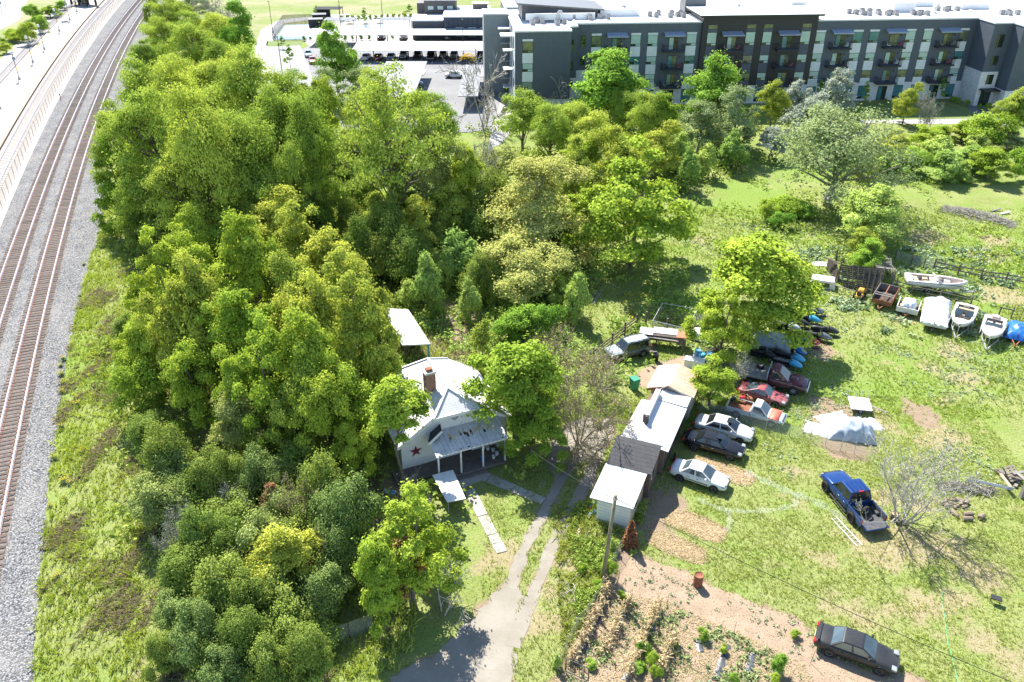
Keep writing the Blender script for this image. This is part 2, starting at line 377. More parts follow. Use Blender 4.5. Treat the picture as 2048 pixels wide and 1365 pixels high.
leafmat('grass_blade', (.135, .18, .05), (.20, .225, .085), (.30, .37, .08), trans=.4)
leafmat('grass_lush', (.125, .18, .04), (.19, .23, .07), (.32, .41, .06), trans=.42)
leafmat('grass_dry', (.19, .16, .095), (.26, .225, .145), (.36, .31, .19), trans=.3, raw=True)
leafmat('weed_blue', (.12, .165, .08), (.19, .23, .14), (.22, .3, .13), trans=.3, raw=True)
leafmat('straw_bits', (.18, .135, .075), (.26, .205, .125), (.34, .27, .15), trans=.25, raw=True)
leafmat('corn_dry', (.19, .14, .07), (.27, .215, .125), (.36, .28, .14), trans=.25, raw=True)

# ------------------------------------------------------------------ ground helpers
def densify(poly, step):
    out = []
    n = len(poly)
    for i in range(n):
        a = poly[i]; b = poly[(i+1) % n]; L = math.dist(a, b); k = max(1, int(L/step))
        out += [(a[0]+(b[0]-a[0])*j/k, a[1]+(b[1]-a[1])*j/k) for j in range(k)]
    return out
def rough_edge(poly, step=.35, amp=.25, seed=1):
    q = densify(poly, step); n = len(q); r = np.random.default_rng(seed)
    w = np.zeros(n)
    for k, a in ((3, .35), (7, .35), (17, .25), (41, .2)):
        w += a*np.sin(np.arange(n)*2*PI*k/n*max(1, n/160)+r.uniform(0, 6.28))
    w += r.normal(0, .25, n); out = []
    for i in range(n):
        a = q[i-1]; b = q[(i+1) % n]; dx, dy = b[0]-a[0], b[1]-a[1]; L = math.hypot(dx, dy) or 1
        out.append((q[i][0]+dy/L*w[i]*amp, q[i][1]-dx/L*w[i]*amp))
    return out
def sheet(name, poly, z, m, k='structure', thick=0.0, edge=0.0, seed=1, label=None):
    p = rough_edge(poly, amp=edge, seed=seed) if edge else list(poly)
    area = sum(p[i][0]*p[(i+1) % len(p)][1]-p[(i+1) % len(p)][0]*p[i][1] for i in range(len(p)))
    if area < 0: p = p[::-1]
    b = MB()
    if thick: b.prism(p, z-thick, z)
    else: b.add([(x, y, z) for x, y in p], [tuple(range(len(p)))])
    o = b.build(name, m); kind(o, k)
    if label: o['label'] = label
    return o
def sdf(P, poly):
    """signed distance of points (n,2) to a polygon; negative inside"""
    P = np.asarray(P); d = np.full(len(P), 1e9); ins = np.zeros(len(P), bool); n = len(poly)
    for i in range(n):
        a = np.array(poly[i]); b = np.array(poly[(i+1) % n]); e = b-a; w = P-a
        t = np.clip((w@e)/max(e@e, 1e-9), 0, 1); d = np.minimum(d, np.hypot(*(w-t[:, None]*e).T))
        c = ((a[1] > P[:, 1]) != (b[1] > P[:, 1])) & (P[:, 0] < (b[0]-a[0])*(P[:, 1]-a[1])/((b[1]-a[1]) or 1e-9)+a[0]); ins ^= c
    return np.where(ins, -d, d)
_lat = rng.random((256, 256))
def vnoise(P, s):
    q = np.asarray(P)*s; i = np.floor(q).astype(int); f = q-i; f = f*f*(3-2*f); i &= 255; j = (i+1) & 255
    a = _lat[i[:, 0], i[:, 1]]; b = _lat[j[:, 0], i[:, 1]]; c = _lat[i[:, 0], j[:, 1]]; d = _lat[j[:, 0], j[:, 1]]
    return (a*(1-f[:, 0])+b*f[:, 0])*(1-f[:, 1])+(c*(1-f[:, 0])+d*f[:, 0])*f[:, 1]
def fnoise(P, s): return (vnoise(P, s)+.5*vnoise(np.asarray(P)+37.3, s*2.1)+.25*vnoise(np.asarray(P)+91.7, s*4.3))/1.75
def pix(*q): return [gxy(x, y) for x, y in q]

# surveyed outlines
DRIVE = pix((760, 1400), (790, 1345), (860, 1315), (915, 1275), (950, 1228), (985, 1190), (1015, 1160), (1038, 1150), (1045, 1200), (1030, 1235), (1028, 1290), (1030, 1400))
RUT_A = pix((1008, 1175), (1022, 1130), (1036, 1098), (1062, 1048), (1088, 1002), (1112, 960), (1095, 925), (1098, 890), (1130, 850), (1170, 832), (1222, 838), (1228, 870), (1205, 905), (1150, 930), (1136, 960), (1112, 1000), (1088, 1048), (1062, 1100), (1045, 1140), (1032, 1178))
RUT_B = pix((1012, 1290), (1028, 1235), (1052, 1185), (1068, 1150), (1088, 1100), (1115, 1050), (1140, 1005), (1165, 955), (1180, 915), (1215, 890), (1200, 930), (1190, 955), (1166, 1003), (1142, 1050), (1118, 1100), (1098, 1150), (1080, 1190), (1058, 1240), (1040, 1300))
YARD_DIRT = pix((1285, 740), (1330, 722), (1400, 705), (1440, 720), (1400, 745), (1345, 745), (1318, 762), (1290, 775), (1262, 772))
GARDEN = pix((1243, 1090), (1267, 1112), (1320, 1125), (1371, 1144), (1428, 1174), (1521, 1211), (1600, 1238), (1640, 1290), (1720, 1340), (1833, 1352), (1900, 1400), (1060, 1400), (1120, 1345), (1160, 1250), (1195, 1180))
STRAW = [pix((1326, 1040), (1352, 1020), (1400, 1036), (1454, 1060), (1436, 1087), (1375, 1062)), pix((1294, 1083), (1309, 1062), (1360, 1080), (1413, 1105), (1404, 1128), (1345, 1108)),
         pix((1385, 912), (1440, 925), (1509, 953), (1493, 972), (1460, 962), (1410, 940))]
DRY = [(1800, 1090, 3.2), (1870, 1100, 2.6), (1770, 990, 1.6), (1860, 1010, 1.3), (1660, 840, 3.0), (1735, 830, 2.2), (1690, 880, 2.4), (1880, 880, 2.6), (1860, 845, 2.0), (1885, 860, 2.2), (1880, 800, 1.4),
       (1860, 470, 2.6), (1960, 510, 3.0), (2000, 590, 3.2), (1990, 480, 2.5), (1840, 480, 2.), (1140, 1120, 1.7), (1110, 1190, 1.6), (1095, 1240, 1.8), (1030, 1105, 1.6), (990, 1120, 1.8), (960, 1130, 1.8),
       (1690, 1215, 1.3), (1730, 1235, 1.4), (1850, 1210, 2.2), (1960, 1150, 2.0), (1910, 1200, 2.), (1330, 1030, 1.0), (1345, 1000, 1.3), (1590, 940, .9), (1650, 1120, .8), (1790, 1140, .9), (1960, 1290, 1.6), (2030, 1330, 2.2),
       (1900, 1260, 1.2), (1660, 705, 1.4), (1800, 640, 1.6), (1900, 700, 1.6), (1850, 735, 1.3), (1930, 760, 1.5), (1460, 600, 1.0), (1400, 480, 1.8), (1310, 560, 1.0)]
DIRTY = [(1640, 700, 1.5), (1660, 830, 2.2), (1690, 890, 1.7), (1845, 830, 1.6), (1345, 1005, 1.2), (1310, 1010, 1.6), (1290, 1050, 1.5), (930, 650, 3.0), (1100, 640, 2.2), (1050, 640, 2.), (900, 630, 2.5), (760, 1000, 2.5), (1280, 1140, 1.5)]

# ------------------------------------------------------------------ ground sheet
def gridline(parts):
    out = []
    for a, b, s in parts: out += list(np.arange(a, b, s))
    return np.array(out+[parts[-1][1]])
gx = gridline([(-900, -300, 100), (-300, -120, 12), (-120, -36, 1.2), (-36, 52, .32), (52, 120, 1.4), (120, 300, 15), (300, 900, 100)])
gy = gridline([(-60, 24, 6), (24, 82, .32), (82, 150, .9), (150, 330, 4), (330, 900, 60), (900, 2400, 300)])
XX, YY = np.meshgrid(gx, gy); GPTS = np.stack([XX.ravel(), YY.ravel()], 1)
def masks(P):
    n1 = fnoise(P, .35); n2 = fnoise(P, 1.3); n3 = fnoise(P, .09)
    sm = lambda d, w: np.clip(.5-d/w, 0, 1)
    dd = np.minimum.reduce([sdf(P, DRIVE)+.1, sdf(P, YARD_DIRT), sdf(P, RUT_A)+.15, sdf(P, RUT_B)+.15])
    dirt = sm(dd+(n2-.5)*1.3+(n1-.5)*1.2, .8)
    dirt = np.maximum(dirt, sm(sdf(P, GARDEN)+(n2-.5)*1.2, .6)*.95)
    for x, y, r in DIRTY:
        c = np.array(gxy(x, y)); dirt = np.maximum(dirt, .85*sm(np.hypot(*((P-c)*np.array([1, .8])).T)-r+(n2-.5)*1.6+(n1-.5)*1.5, .9))
    dry = np.zeros(len(P))
    for x, y, r in DRY:
        c = np.array(gxy(x, y)); dry = np.maximum(dry, .72*sm(np.hypot(*((P-c)*np.array([.8, 1])).T)-r*.8+(n2-.5)*2.2+(n1-.5)*2.4, 1.4))
    dry = np.maximum(dry, np.clip((n1*.6+n2*.4-.58)*4, 0, .5)*(P[:, 0] > 2))
    for q in STRAW: dry = np.maximum(dry, sm(sdf(P, q)+(n2-.5)*.8, .6))
    # the strip beside the ballast: straw streaks running with the track
    strip = np.clip(1-np.abs(P[:, 0]+24+(P[:, 1]-30)*.06)/7, 0, 1)*(P[:, 1] < 75)
    dry = np.maximum(dry, strip*np.clip((fnoise(P*np.array([1, .35]), .6)-.50)*6, 0, .85))
    lush = np.clip((n3-.42)*4, 0, 1)*(P[:, 1] > 55)+np.clip((n1-.5)*3, 0, .6)
    return dirt, dry, np.clip(lush, 0, 1)
_d, _y, _l = masks(GPTS)
far = np.clip((GPTS[:, 1]-215)/15, 0, 1)
nx, ny = len(gx), len(gy); ii = np.arange(nx*ny).reshape(ny, nx)
GF = np.stack([ii[:-1, :-1], ii[:-1, 1:], ii[1:, 1:], ii[1:, :-1]], -1).reshape(-1, 4)
def groundmat():
    m, nt, bs, out = _new('ground'); co = _coord(nt, 'World')
    at = nt.nodes.new('ShaderNodeAttribute'); at.attribute_name = 'zone'
    sp = nt.nodes.new('ShaderNodeSeparateColor'); nt.links.new(at.outputs['Color'], sp.inputs[0])
    n_f = _noise(nt, co, 5.5, 5, .7); n_m = _noise(nt, co, 1.2, 5, .65); n_l = _noise(nt, co, .22, 4)
    g = _mix(nt, _ramp(nt, n_m, .3, .7), (.18, .225, .06), (.26, .285, .095))
    g = _mix(nt, _ramp(nt, n_l, .35, .7), g, (.29, .315, .12))
    g = _mix(nt, _math(nt, 'MULTIPLY', sp.outputs[2], .75), g, (.18, .28, .045))
    g = _mix(nt, _ramp(nt, n_f, .50, .30), g, (.09, .125, .04))
    ja = _math(nt, 'MULTIPLY', _math(nt, 'SUBTRACT', n_f, .5), .9)
    g = _mix(nt, _ramp(nt, _math(nt, 'ADD', sp.outputs[1], ja), .25, .75), g, _mix(nt, _ramp(nt, n_m, .3, .7), (.36, .30, .18), (.28, .24, .13)))
    d = _mix(nt, _ramp(nt, n_m, .3, .7), (.31, .24, .165), (.24, .18, .12))
    g = _mix(nt, _ramp(nt, _math(nt, 'ADD', sp.outputs[0], ja), .3, .7), g, d)
    ff = _mix(nt, _ramp(nt, _noise(nt, co, .06, 6, .7), .4, .62), (.19, .24, .075), (.30, .28, .17))
    g = _mix(nt, at.outputs['Alpha'], g, ff)
    nt.links.new(g, bs.inputs['Base Color']); bs.inputs['Roughness'].default_value = 1; bs.inputs['Specular IOR Level'].default_value = .1
    _bump(nt, bs, n_f, .12)
groundmat()
gz = np.where((GPTS[:, 1] > 82) & (GPTS[:, 1] < 130) & (GPTS[:, 0] > -60), 0, 0)
me = npmesh('ground', np.column_stack([GPTS, gz]), GF, 'ground', extra=[('zone', 'FLOAT_COLOR', 'POINT', np.column_stack([_d, _y, _l, far]))])
ground = kind(link('ground', me), 'structure')

sheet('driveway', DRIVE, .008, 'drive_dirt', edge=.35, seed=3); sheet('driveway_rut', RUT_A, .012, 'drive_dirt', edge=.16, seed=13); sheet('driveway_rut', RUT_B, .016, 'drive_dirt', edge=.16, seed=14)
sheet('dirt_yard', YARD_DIRT, .007, 'soil', edge=.3, seed=4)
sheet('garden_soil', GARDEN, .007, 'soil', edge=.3, seed=5)
for i, q in enumerate(STRAW): sheet('straw_bed', q, .012, 'straw', k='stuff', edge=.22, seed=8+i)

# ------------------------------------------------------------------ railway
def fit_line(pts, h, deg):
    w = np.array([gxy(x, y, h) for x, y in pts]); return np.polynomial.Polynomial.fit(w[:, 1], w[:, 0], deg)
TR = [fit_line([(279+27, 0), (265.2, 60), (191.8, 220), (179.6, 250), (129.5, 410), (117.1, 450), (76.2, 610), (65.4, 650), (28.5, 810), (18.9, 850), (-14.5, 1010)], .45, 4),
      fit_line([(279, 0), (232.1, 60), (144.3, 220), (129.2, 250), (65.4, 410), (50.2, 450), (-4, 610)], .45, 3)]
PT = [fit_line([(220, 0), (167, 60), (44.5, 250), (-12, 360)], .4, 2), fit_line([(146, 5), (128, 23), (47, 103), (6, 148)], .4, 2)]
FENCE_L = fit_line([(239, 9), (195, 60), (120, 174), (81, 250), (8, 410)], 0, 3)
PLAT_R = fit_line([(207, 0), (154, 60), (120, 104), (24.6, 250), (0, 296)], .45, 2)
PLAT_L = fit_line([(150, 9), (136, 24), (75, 86), (23, 145)], .45, 2)
def band(fa, fb, y0, y1, step, oa=0.0, ob=0.0):
    ys = np.arange(y0, y1+.01, step)
    return [(float(fa(y))+oa, float(y)) for y in ys]+[(float(fb(y))+ob, float(y)) for y in ys[::-1]]
EDGE_PTS = [(64, 1365), (74, 1182), (95, 1074), (102, 982), (113, 828), (138, 700), (149, 650), (169, 567), (202, 450)]
EDGE_R = fit_line(EDGE_PTS, 0, 2)
edge_r = lambda y: float(EDGE_R(y)) if y < 92 else float(TR[0](y))+5.2
def ballastmat(name, rustmix):
    m, nt, bs, out = _new(name); co = _coord(nt, 'World')
    v = nt.nodes.new('ShaderNodeTexVoronoi'); v.inputs['Scale'].default_value = 9.5; nt.links.new(co, v.inputs['Vector'])
    hs = nt.nodes.new('ShaderNodeSeparateColor'); nt.links.new(v.outputs['Color'], hs.inputs[0])
    c = _mix(nt, hs.outputs[0], (.085, .085, .088), (.34, .34, .345))
    c = _mix(nt, _ramp(nt, v.outputs['Distance'], .45, .75), c, (.06, .06, .062))
    c = _mix(nt, _math(nt, 'MULTIPLY', _ramp(nt, _noise(nt, co, .35, 5), .45, .75), .5), c, (.30, .285, .26))
    if rustmix: c = _mix(nt, rustmix, c, (.165, .125, .10))
    nt.links.new(c, bs.inputs['Base Color']); bs.inputs['Roughness'].default_value = 1; bs.inputs['Specular IOR Level'].default_value = .2
    _bump(nt, bs, _math(nt, 'SUBTRACT', 1.0, v.outputs['Distance']), .05)
ballastmat('ballast', 0); ballastmat('ballast_rusty', .62)
# ballast: a gently raised bed
ys = np.concatenate([np.arange(22, 110, 1.0), np.arange(110, 345, 3.0)])
bv = []; 
for y in ys:
    xr = edge_r(y); xl = float(FENCE_L(max(y, 60)))+.25 if y > 82 else float(TR[1](y))-4.5
    c0, c1 = float(TR[1](y)), float(TR[0](y))
    q = R.uniform(-.15, .15)
    for x, z in ((xl, .02), (c0-2.6, .12), (c0-1.6, .2), (c0, .21), (c0+1.6, .2), ((c0+c1)/2, .13), (c1-1.6, .2), (c1, .21), (c1+1.6, .2), (c1+2.8, .1), (max(xr, c1+3)+q, .012)): bv.append((x, y, z))
k = 11; idx = np.arange(len(ys)*k).reshape(len(ys), k)
bf = np.stack([idx[:-1, :-1], idx[:-1, 1:], idx[1:, 1:], idx[1:, :-1]], -1).reshape(-1, 4)
kind(link('ballast_bed', npmesh('ballast_bed', np.array(bv), bf, 'ballast', smooth=True)), 'structure')
tie_me = MB().box(-1.28, 1.28, -.115, .115, -.1, .0).mesh('tie', 'tie_wood')
tie_mb = [MB().hexa([(-1.28-a, -.11, -.1), (1.25+b_, -.12, -.1), (1.28, .11, -.1), (-1.27, .12, -.1), (-1.28-a, -.11, 0), (1.25+b_, -.12, 0), (1.28, .11, .012), (-1.27, .12, .006)]).mesh('tie', 'tie_wood') for a, b_ in ((.03, 0), (-.04, .05), (.06, -.03))]
plate_me = MB().box(-.19, .19, -.09, .09, 0, .02).mesh('tie_plate', 'rust')
def rails(parent, P, ys, z, mats='rail_steel'):
    for s in (-1, 1):
        rings = []
        for y in ys:
            x = float(P(y)); dx = float(P.deriv()(y)); L = math.hypot(dx, 1); nx_, ny_ = 1/L, -dx/L
            c = (x+nx_*s*.755, y+ny_*s*.755)
            w = .045; f = .075
            rings.append([(c[0]+nx_*a, c[1]+ny_*a, z+b) for a, b in ((-f, 0), (f, 0), (f, .02), (.012, .05), (w, .13), (w, .165), (-w, .165), (-w, .13), (-.012, .05), (-f, .02))])
        MB().loft(rings).build('rail', mats, parent)
for ti, (P, lab) in enumerate(((TR[0], 'freight railway track on dark wooden ties, the one beside the weedy bank and trees'), (TR[1], 'freight railway track on dark wooden ties, the one beside the chain-link fence'))):
    y0 = 22; t = thing('railway_track', lab, 'railway track', (float(P(40)), 40, 0)); t.location = (0, 0, 0)
    ysr = np.concatenate([np.arange(y0, 120, 2.0), np.arange(120, 345, 4.0)])
    rails(t, P, ysr, .285)
    # rusty crib between the ties
    MB().loft([[(float(P(y))-1.45, y, .205), (float(P(y))+1.45, y, .205), (float(P(y))+1.3, y, .228), (float(P(y))-1.3, y, .228)] for y in ysr]).build('crib_ballast', 'ballast_rusty', t)
    n = 0; y = y0+0.0; rest = MB()
    while y < 340:
        dx = float(P.deriv()(y)); rz = math.atan2(-dx, 1)
        if n < 290:
            o = link('tie', tie_mb[R.randrange(3)], t, loc=(float(P(y))+U(-.04, .04), y, .268+U(-.006, .008)), rot=(0, 0, rz+U(-.02, .02)))
            n += 1
        else: 
            c, s = math.cos(rz), math.sin(rz); x = float(P(y))
            q = [(x+a*c-b*s, y+a*s+b*c) for a, b in ((-1.28, -.115), (1.28, -.115), (1.28, .115), (-1.28, .115))]
            rest.hexa([(a, b, .17) for a, b in q]+[(a, b, .27) for a, b in q])
        y += .54*(1 if y < 170 else 1.25)
    kind(rest.build('far_ties', 'tie_wood', t), 'stuff')
    pl = MB()
    for y in np.arange(y0, 150, .54):
        x = float(P(y)); 
        for s in (-.755, .755): pl.cbox((x+s, y, .278), (.40, .2, .02))
    kind(pl.build('tie_plates', 'rust', t), 'stuff')
PLATZ = .45
def ribbon(P, off_a, off_b, ya, yb, z0, z1, step=3.0):
    m = MB(); ysq = np.arange(ya, yb+.01, step)
    m.loft([[(float(P(y))+off_a, y, z0), (float(P(y))+off_b, y, z0), (float(P(y))+off_b, y, z1), (float(P(y))+off_a, y, z1)] for y in ysq]); return m
kind(ribbon(PT[0], -2.2, 4.6, 84, 345, -.05, .06).build('platform_track_bed', mat('track_pale', (.42, .385, .35), (.35, .32, .29), sc=1.2, rough=1, bump=.03, bsc=7)), 'structure')
kind(ribbon(PT[1], -4.2, 2.0, 165, 345, -.05, .06).build('platform_track_bed', mat('track_pale2', (.40, .38, .36), (.34, .31, .29), sc=1.2, rough=1, bump=.03, bsc=7)), 'structure')
for P, lab, ya in ((PT[0], 'pale concrete-tied railway track between platform and chain-link fence', 88), (PT[1], 'pale concrete-tied railway track between platform and roadside shrubs', 168)):
    t = thing('railway_track', lab, 'railway track'); ysr = np.arange(ya, 345, 4.0)
    rails(t, P, ysr, .13)
    m = MB()
    for y in np.arange(ya, 343, .8):
        x = float(P(y)); rz = math.atan2(-float(P.deriv()(y)), 1); c, s = math.cos(rz), math.sin(rz)
        q = [(x+a*c-b*s, y+a*s+b*c) for a, b in ((-1.28, -.14), (1.28, -.14), (1.28, .14), (-1.28, .14))]
        m.hexa([(a, b, .0) for a, b in q]+[(a, b, .125) for a, b in q])
    kind(m.build('concrete_ties', 'tie_concrete', t), 'stuff')
# platform
ysq = np.arange(108, 345, 3.0)
pm = MB().loft([[(float(PLAT_L(y)), y, 0), (float(PLAT_R(y)), y, 0), (float(PLAT_R(y)), y, PLATZ), (float(PLAT_L(y)), y, PLATZ)] for y in ysq])
plat = pm.build('station_platform', 'platform_concrete'); kind(plat, 'structure')
for P, a, b in ((PLAT_R, -.75, -.12), (PLAT_L, .12, .75)):
    ribbon(P, a, b, 108, 344, PLATZ-.01, PLATZ+.006).build('tactile_strip', 'yellow_strip', plat)
ribbon(PLAT_R, -.02, .06, 108, 344, .05, PLATZ-.03).build('platform_edge', mat('edge_brown', (.20, .14, .10), (.28, .2, .15), sc=2, rough=.9), plat)
# chain-link fence along the platform track
fz = 1.9; ff = thing('chain_link_fence', 'long rusty chain-link fence between the platform track and freight ballast', 'fence')
fy = list(np.arange(72, 320, 3.0))
def fpt(y): return (float(FENCE_L(y)), y)
def fence_mesh(name, pts, z0, z1, m, parent):
    V = []; Fq = []; uv = []; s = 0
    for i, (x, y) in enumerate(pts):
        if i: s += math.dist(pts[i-1], pts[i])
        V += [(x, y, z0), (x, y, z1)]; uv += [(s, z0, 0), (s, z1, 0)]
        if i: Fq.append((2*i-2, 2*i, 2*i+1, 2*i-1))
    me = npmesh(name, V, Fq, m, extra=[('fuv', 'FLOAT_VECTOR', 'POINT', uv)])
    return link(name, me, parent)
fence_mesh('wire_mesh', [fpt(y) for y in fy], .05, fz, 'chainlink_rust', ff)
post_me = MB().cyl((0, 0, 0), .032, fz+.05, 6).mesh('post', 'post_brown')
for y in fy: link('post', post_me, ff, loc=fpt(y)+(0,))
MB().tube([fpt(y)+(fz,) for y in fy], .025, 5).build('top_rail', 'post_brown', ff)
kb = MB().loft([[(float(FENCE_L(y))-.15, y, 0), (float(FENCE_L(y))+.35, y, 0), (float(FENCE_L(y))+.35, y, .09), (float(FENCE_L(y))-.15, y, .09)] for y in fy]).build('fence_kerb', 'kerb_concrete'); kind(kb, 'structure')
sheet('maintenance_strip', band(FENCE_L, FENCE_L, 72, 320, 4, .3, 3.0), .03, mat('pale_dust', (.50, .45, .38), (.42, .37, .31), sc=.6, rough=1), edge=.0)
# marker post by the ballast
def simple_post(px, lab, h=1.3):
    p = gp(*px); t = thing('marker_post', lab, 'marker post', p); MB().cyl((0, 0, 0), .06, h, 6).build('post', 'rust', t); MB().box(-.14, .14, -.03, .03, h-.3, h).build('plate', 'rust', t)
simple_post((122, 201), 'short rusty marker post on the ballast by the chain-link fence')

# ------------------------------------------------------------------ foliage
def leaf_cloud(P, N, size, aspect=1.6, r=None, jit=.35):
    """one small pointed leaf spray (diamond) per point, facing along N"""
    r = r or rng; n = len(P); N = N+r.normal(0, 1e-3, N.shape); N /= np.linalg.norm(N, axis=1)[:, None]
    a = r.normal(0, 1, (n, 3)); T = a-N*np.sum(a*N, 1)[:, None]; T /= np.linalg.norm(T, axis=1)[:, None]+1e-9
    B = np.cross(N, T); s = np.asarray(size)*np.ones(n); s = (s*r.uniform(1-jit, 1+jit, n))[:, None]
    V = np.stack([P-T*s*aspect*.5, P-B*s*.5+N*s*.12, P+T*s*aspect*.5, P+B*s*.5+N*s*.12], 1).reshape(-1, 3)
    return V, np.arange(4*n).reshape(n, 4)
def unit(n, r): 
    a = r.normal(0, 1, (n, 3)); return a/np.linalg.norm(a, axis=1)[:, None]
def crown_points(r, Rx, Hc, zc, nclump, per, crf=.30, shell=.55, flat=.75, egg=0.0, hollow=.35, spread=1.0, loose=.15):
    nlob = int(np.clip(nclump/9, 4, 9)); la = np.arange(nlob)*2.4+r.uniform(0, 6); lr = Rx*r.uniform(.38, .62, nlob); lz = Hc*r.uniform(-.36, .18, nlob)
    LC = np.column_stack([np.cos(la)*lr, np.sin(la)*lr, lz]); LR = np.column_stack([Rx*r.uniform(.36, .56, nlob)]*2+[Hc*r.uniform(.22, .36, nlob)])
    LC[0] = (r.normal(0, .08)*Rx, r.normal(0, .08)*Rx, Hc*.20); LR[0] = (Rx*.5, Rx*.5, Hc*.32); LC[1] *= .35; LC[1][2] = -Hc*.05; LR[1] = (Rx*.6, Rx*.6, Hc*.36)
    wts = LR[:, 0]*LR[:, 2]; li = r.choice(nlob, nclump, p=wts/wts.sum())
    d = unit(nclump, r); d[:, 2] = np.where(d[:, 2] < -.75, -d[:, 2], d[:, 2]); rad = shell+(1-shell)*r.random(nclump)**.6
    C = LC[li]+d*rad[:, None]*LR[li]; t = C[:, 2]/(Hc/2)
    C[:, :2] *= (1-egg*t)[:, None]; C[:, 2] += zc
    cr = Rx*crf*r.uniform(.65, 1.35, nclump)
    k = np.repeat(np.arange(nclump), per)
    e = unit(len(k), r); e[:, 2] = np.where(e[:, 2] < -.3, -e[:, 2]*.6, e[:, 2])
    q = e*(cr[k]*(hollow+(1-hollow)*r.random(len(k))**.7)*spread*np.where(r.random(len(k)) < loose, r.uniform(1.0, 1.9, len(k)), 1.0))[:, None]; q[:, 2] *= flat
    P = C[k]+q
    out = P-np.array([0, 0, zc]); out /= np.linalg.norm(out, axis=1)[:, None]+1e-9
    N = e*.6+out*.5+r.normal(0, .5, P.shape)+np.array([0, 0, .6])
    tint = np.clip(r.random(nclump)[k]*.6+r.random(len(k))*.45-.03, 0, 1)
    return C, P, N, tint
def limbs(r, mb, H, C, trunk_r, bole, n_l, lean=(0, 0), sides=6, twig=.35):
    """trunk up through the crown, limbs curving out to clumps"""
    top = np.array([lean[0]+r.normal(0, .03*H), lean[1]+r.normal(0, .03*H), H*.82])
    tp = [np.array([0, 0, -.3])]+[top*(t**1.15)*np.array([1, 1, 0])+np.array([r.normal(0, .012*H), r.normal(0, .012*H), top[2]*t]) for t in np.linspace(.12, 1, 7)]
    mb.tube(tp, [trunk_r*1.35]+list(np.linspace(trunk_r, trunk_r*.18, 7)), sides)
    zs = np.array([p[2] for p in tp])
    for i in r.permutation(len(C))[:n_l]:
        e = C[i]; z0 = np.clip(e[2]-np.hypot(e[0], e[1])*r.uniform(.5, 1.0), bole, H*.7)
        j = max(1, int(np.searchsorted(zs, z0))); j = min(j, len(tp)-1); f = (z0-zs[j-1])/max(zs[j]-zs[j-1], 1e-6)
        s = tp[j-1]*(1-f)+tp[j]*f; mid = s*.5+e*.5+np.array([0, 0, -.06*np.linalg.norm(e-s)])+r.normal(0, .05*H*.5, 3)
        q = [s, s*.6+mid*.4+r.normal(0, .015*H, 3), mid, mid*.45+e*.55+r.normal(0, .015*H, 3), e]
        rr = trunk_r*r.uniform(.3, .5)
        mb.tube(q, [rr, rr*.8, rr*.6, rr*.42, rr*.18], 5, cap=False)
        for _ in range(3):
            f = r.uniform(.35, .95); b = mid*(1-f)+e*f; d = unit(1, r)[0]*np.array([1, 1, .6])+np.array([0, 0, .5])
            L = H*twig*.28*r.uniform(.5, 1.2); mb.tube([b, b+d*L*.5+r.normal(0, L*.1, 3), b+d*L], [rr*.35, rr*.22, rr*.08], 4, cap=False)
def grow(r, mb, p, d, L, rad, depth, wander=.25, up=.08, kids=(3, 5), tips=None, minr=.012, ratio=.62):
    n = 4 if depth > 1 else 3; pts = [p]; rr = [rad]; q = p.copy(); dd = d.copy()
    for i in range(n):
        dd = dd+r.normal(0, wander/2, 3)+np.array([0, 0, up]); dd /= np.linalg.norm(dd); q = q+dd*L/n; pts.append(q.copy()); rr.append(max(rad*(1-.62*(i+1)/n), minr))
    mb.tube(pts, rr, 5 if depth > 2 else (4 if depth > 1 else 3), cap=False)
    if tips is not None and depth <= 2: tips.extend(pts[2:])
    if depth <= 0: return
    for _ in range(r.integers(kids[0], kids[1]+1)):
        i = r.integers(1, n+1); b = pts[i]; ax = unit(1, r)[0]; nd = dd*r.uniform(.45, 1.0)+ax*r.uniform(.5, .95); nd /= np.linalg.norm(nd)
        grow(r, mb, b, nd, L*ratio*r.uniform(.75, 1.25), max(rr[i]*.62, minr), depth-1, wander, up, kids, tips, minr, ratio)
PROTO = {}
def proto(key, seed, H, Rx, bole, leaf, nclump, per, bark='bark', leafm='leaf_bright', crf=.3, shell=.55, flat=.75, egg=.1, n_l=12, trunk_r=None, aspect=1.6, hollow=.35, spread=1.0, lean=(0, 0), twig=.35, extra=None, loose=.15):
    r = np.random.default_rng(seed); Hc = H-bole; zc = bole+Hc/2; leaf *= .60; per = int(per*2.2/1.5); nclump = int(nclump*1.5); crf *= .72; shell = min(shell+.15, .85)
    C, P, N, tint = crown_points(r, Rx, Hc*1.0, zc, nclump, per, crf, shell, flat, egg, hollow, spread, loose)
    P[:, 2] = np.maximum(P[:, 2], .12)
    V, F = leaf_cloud(P, N, leaf, aspect, r)
    mb = MB(); limbs(r, mb, H, C, trunk_r or H*.022, max(bole*.6, .15), n_l, lean, twig=twig)
    cm = npmesh('crown', V, F, leafm, tint); tm = mb.mesh('trunk', bark, True)
    PROTO[key] = (tm, cm, H, Rx, zc)
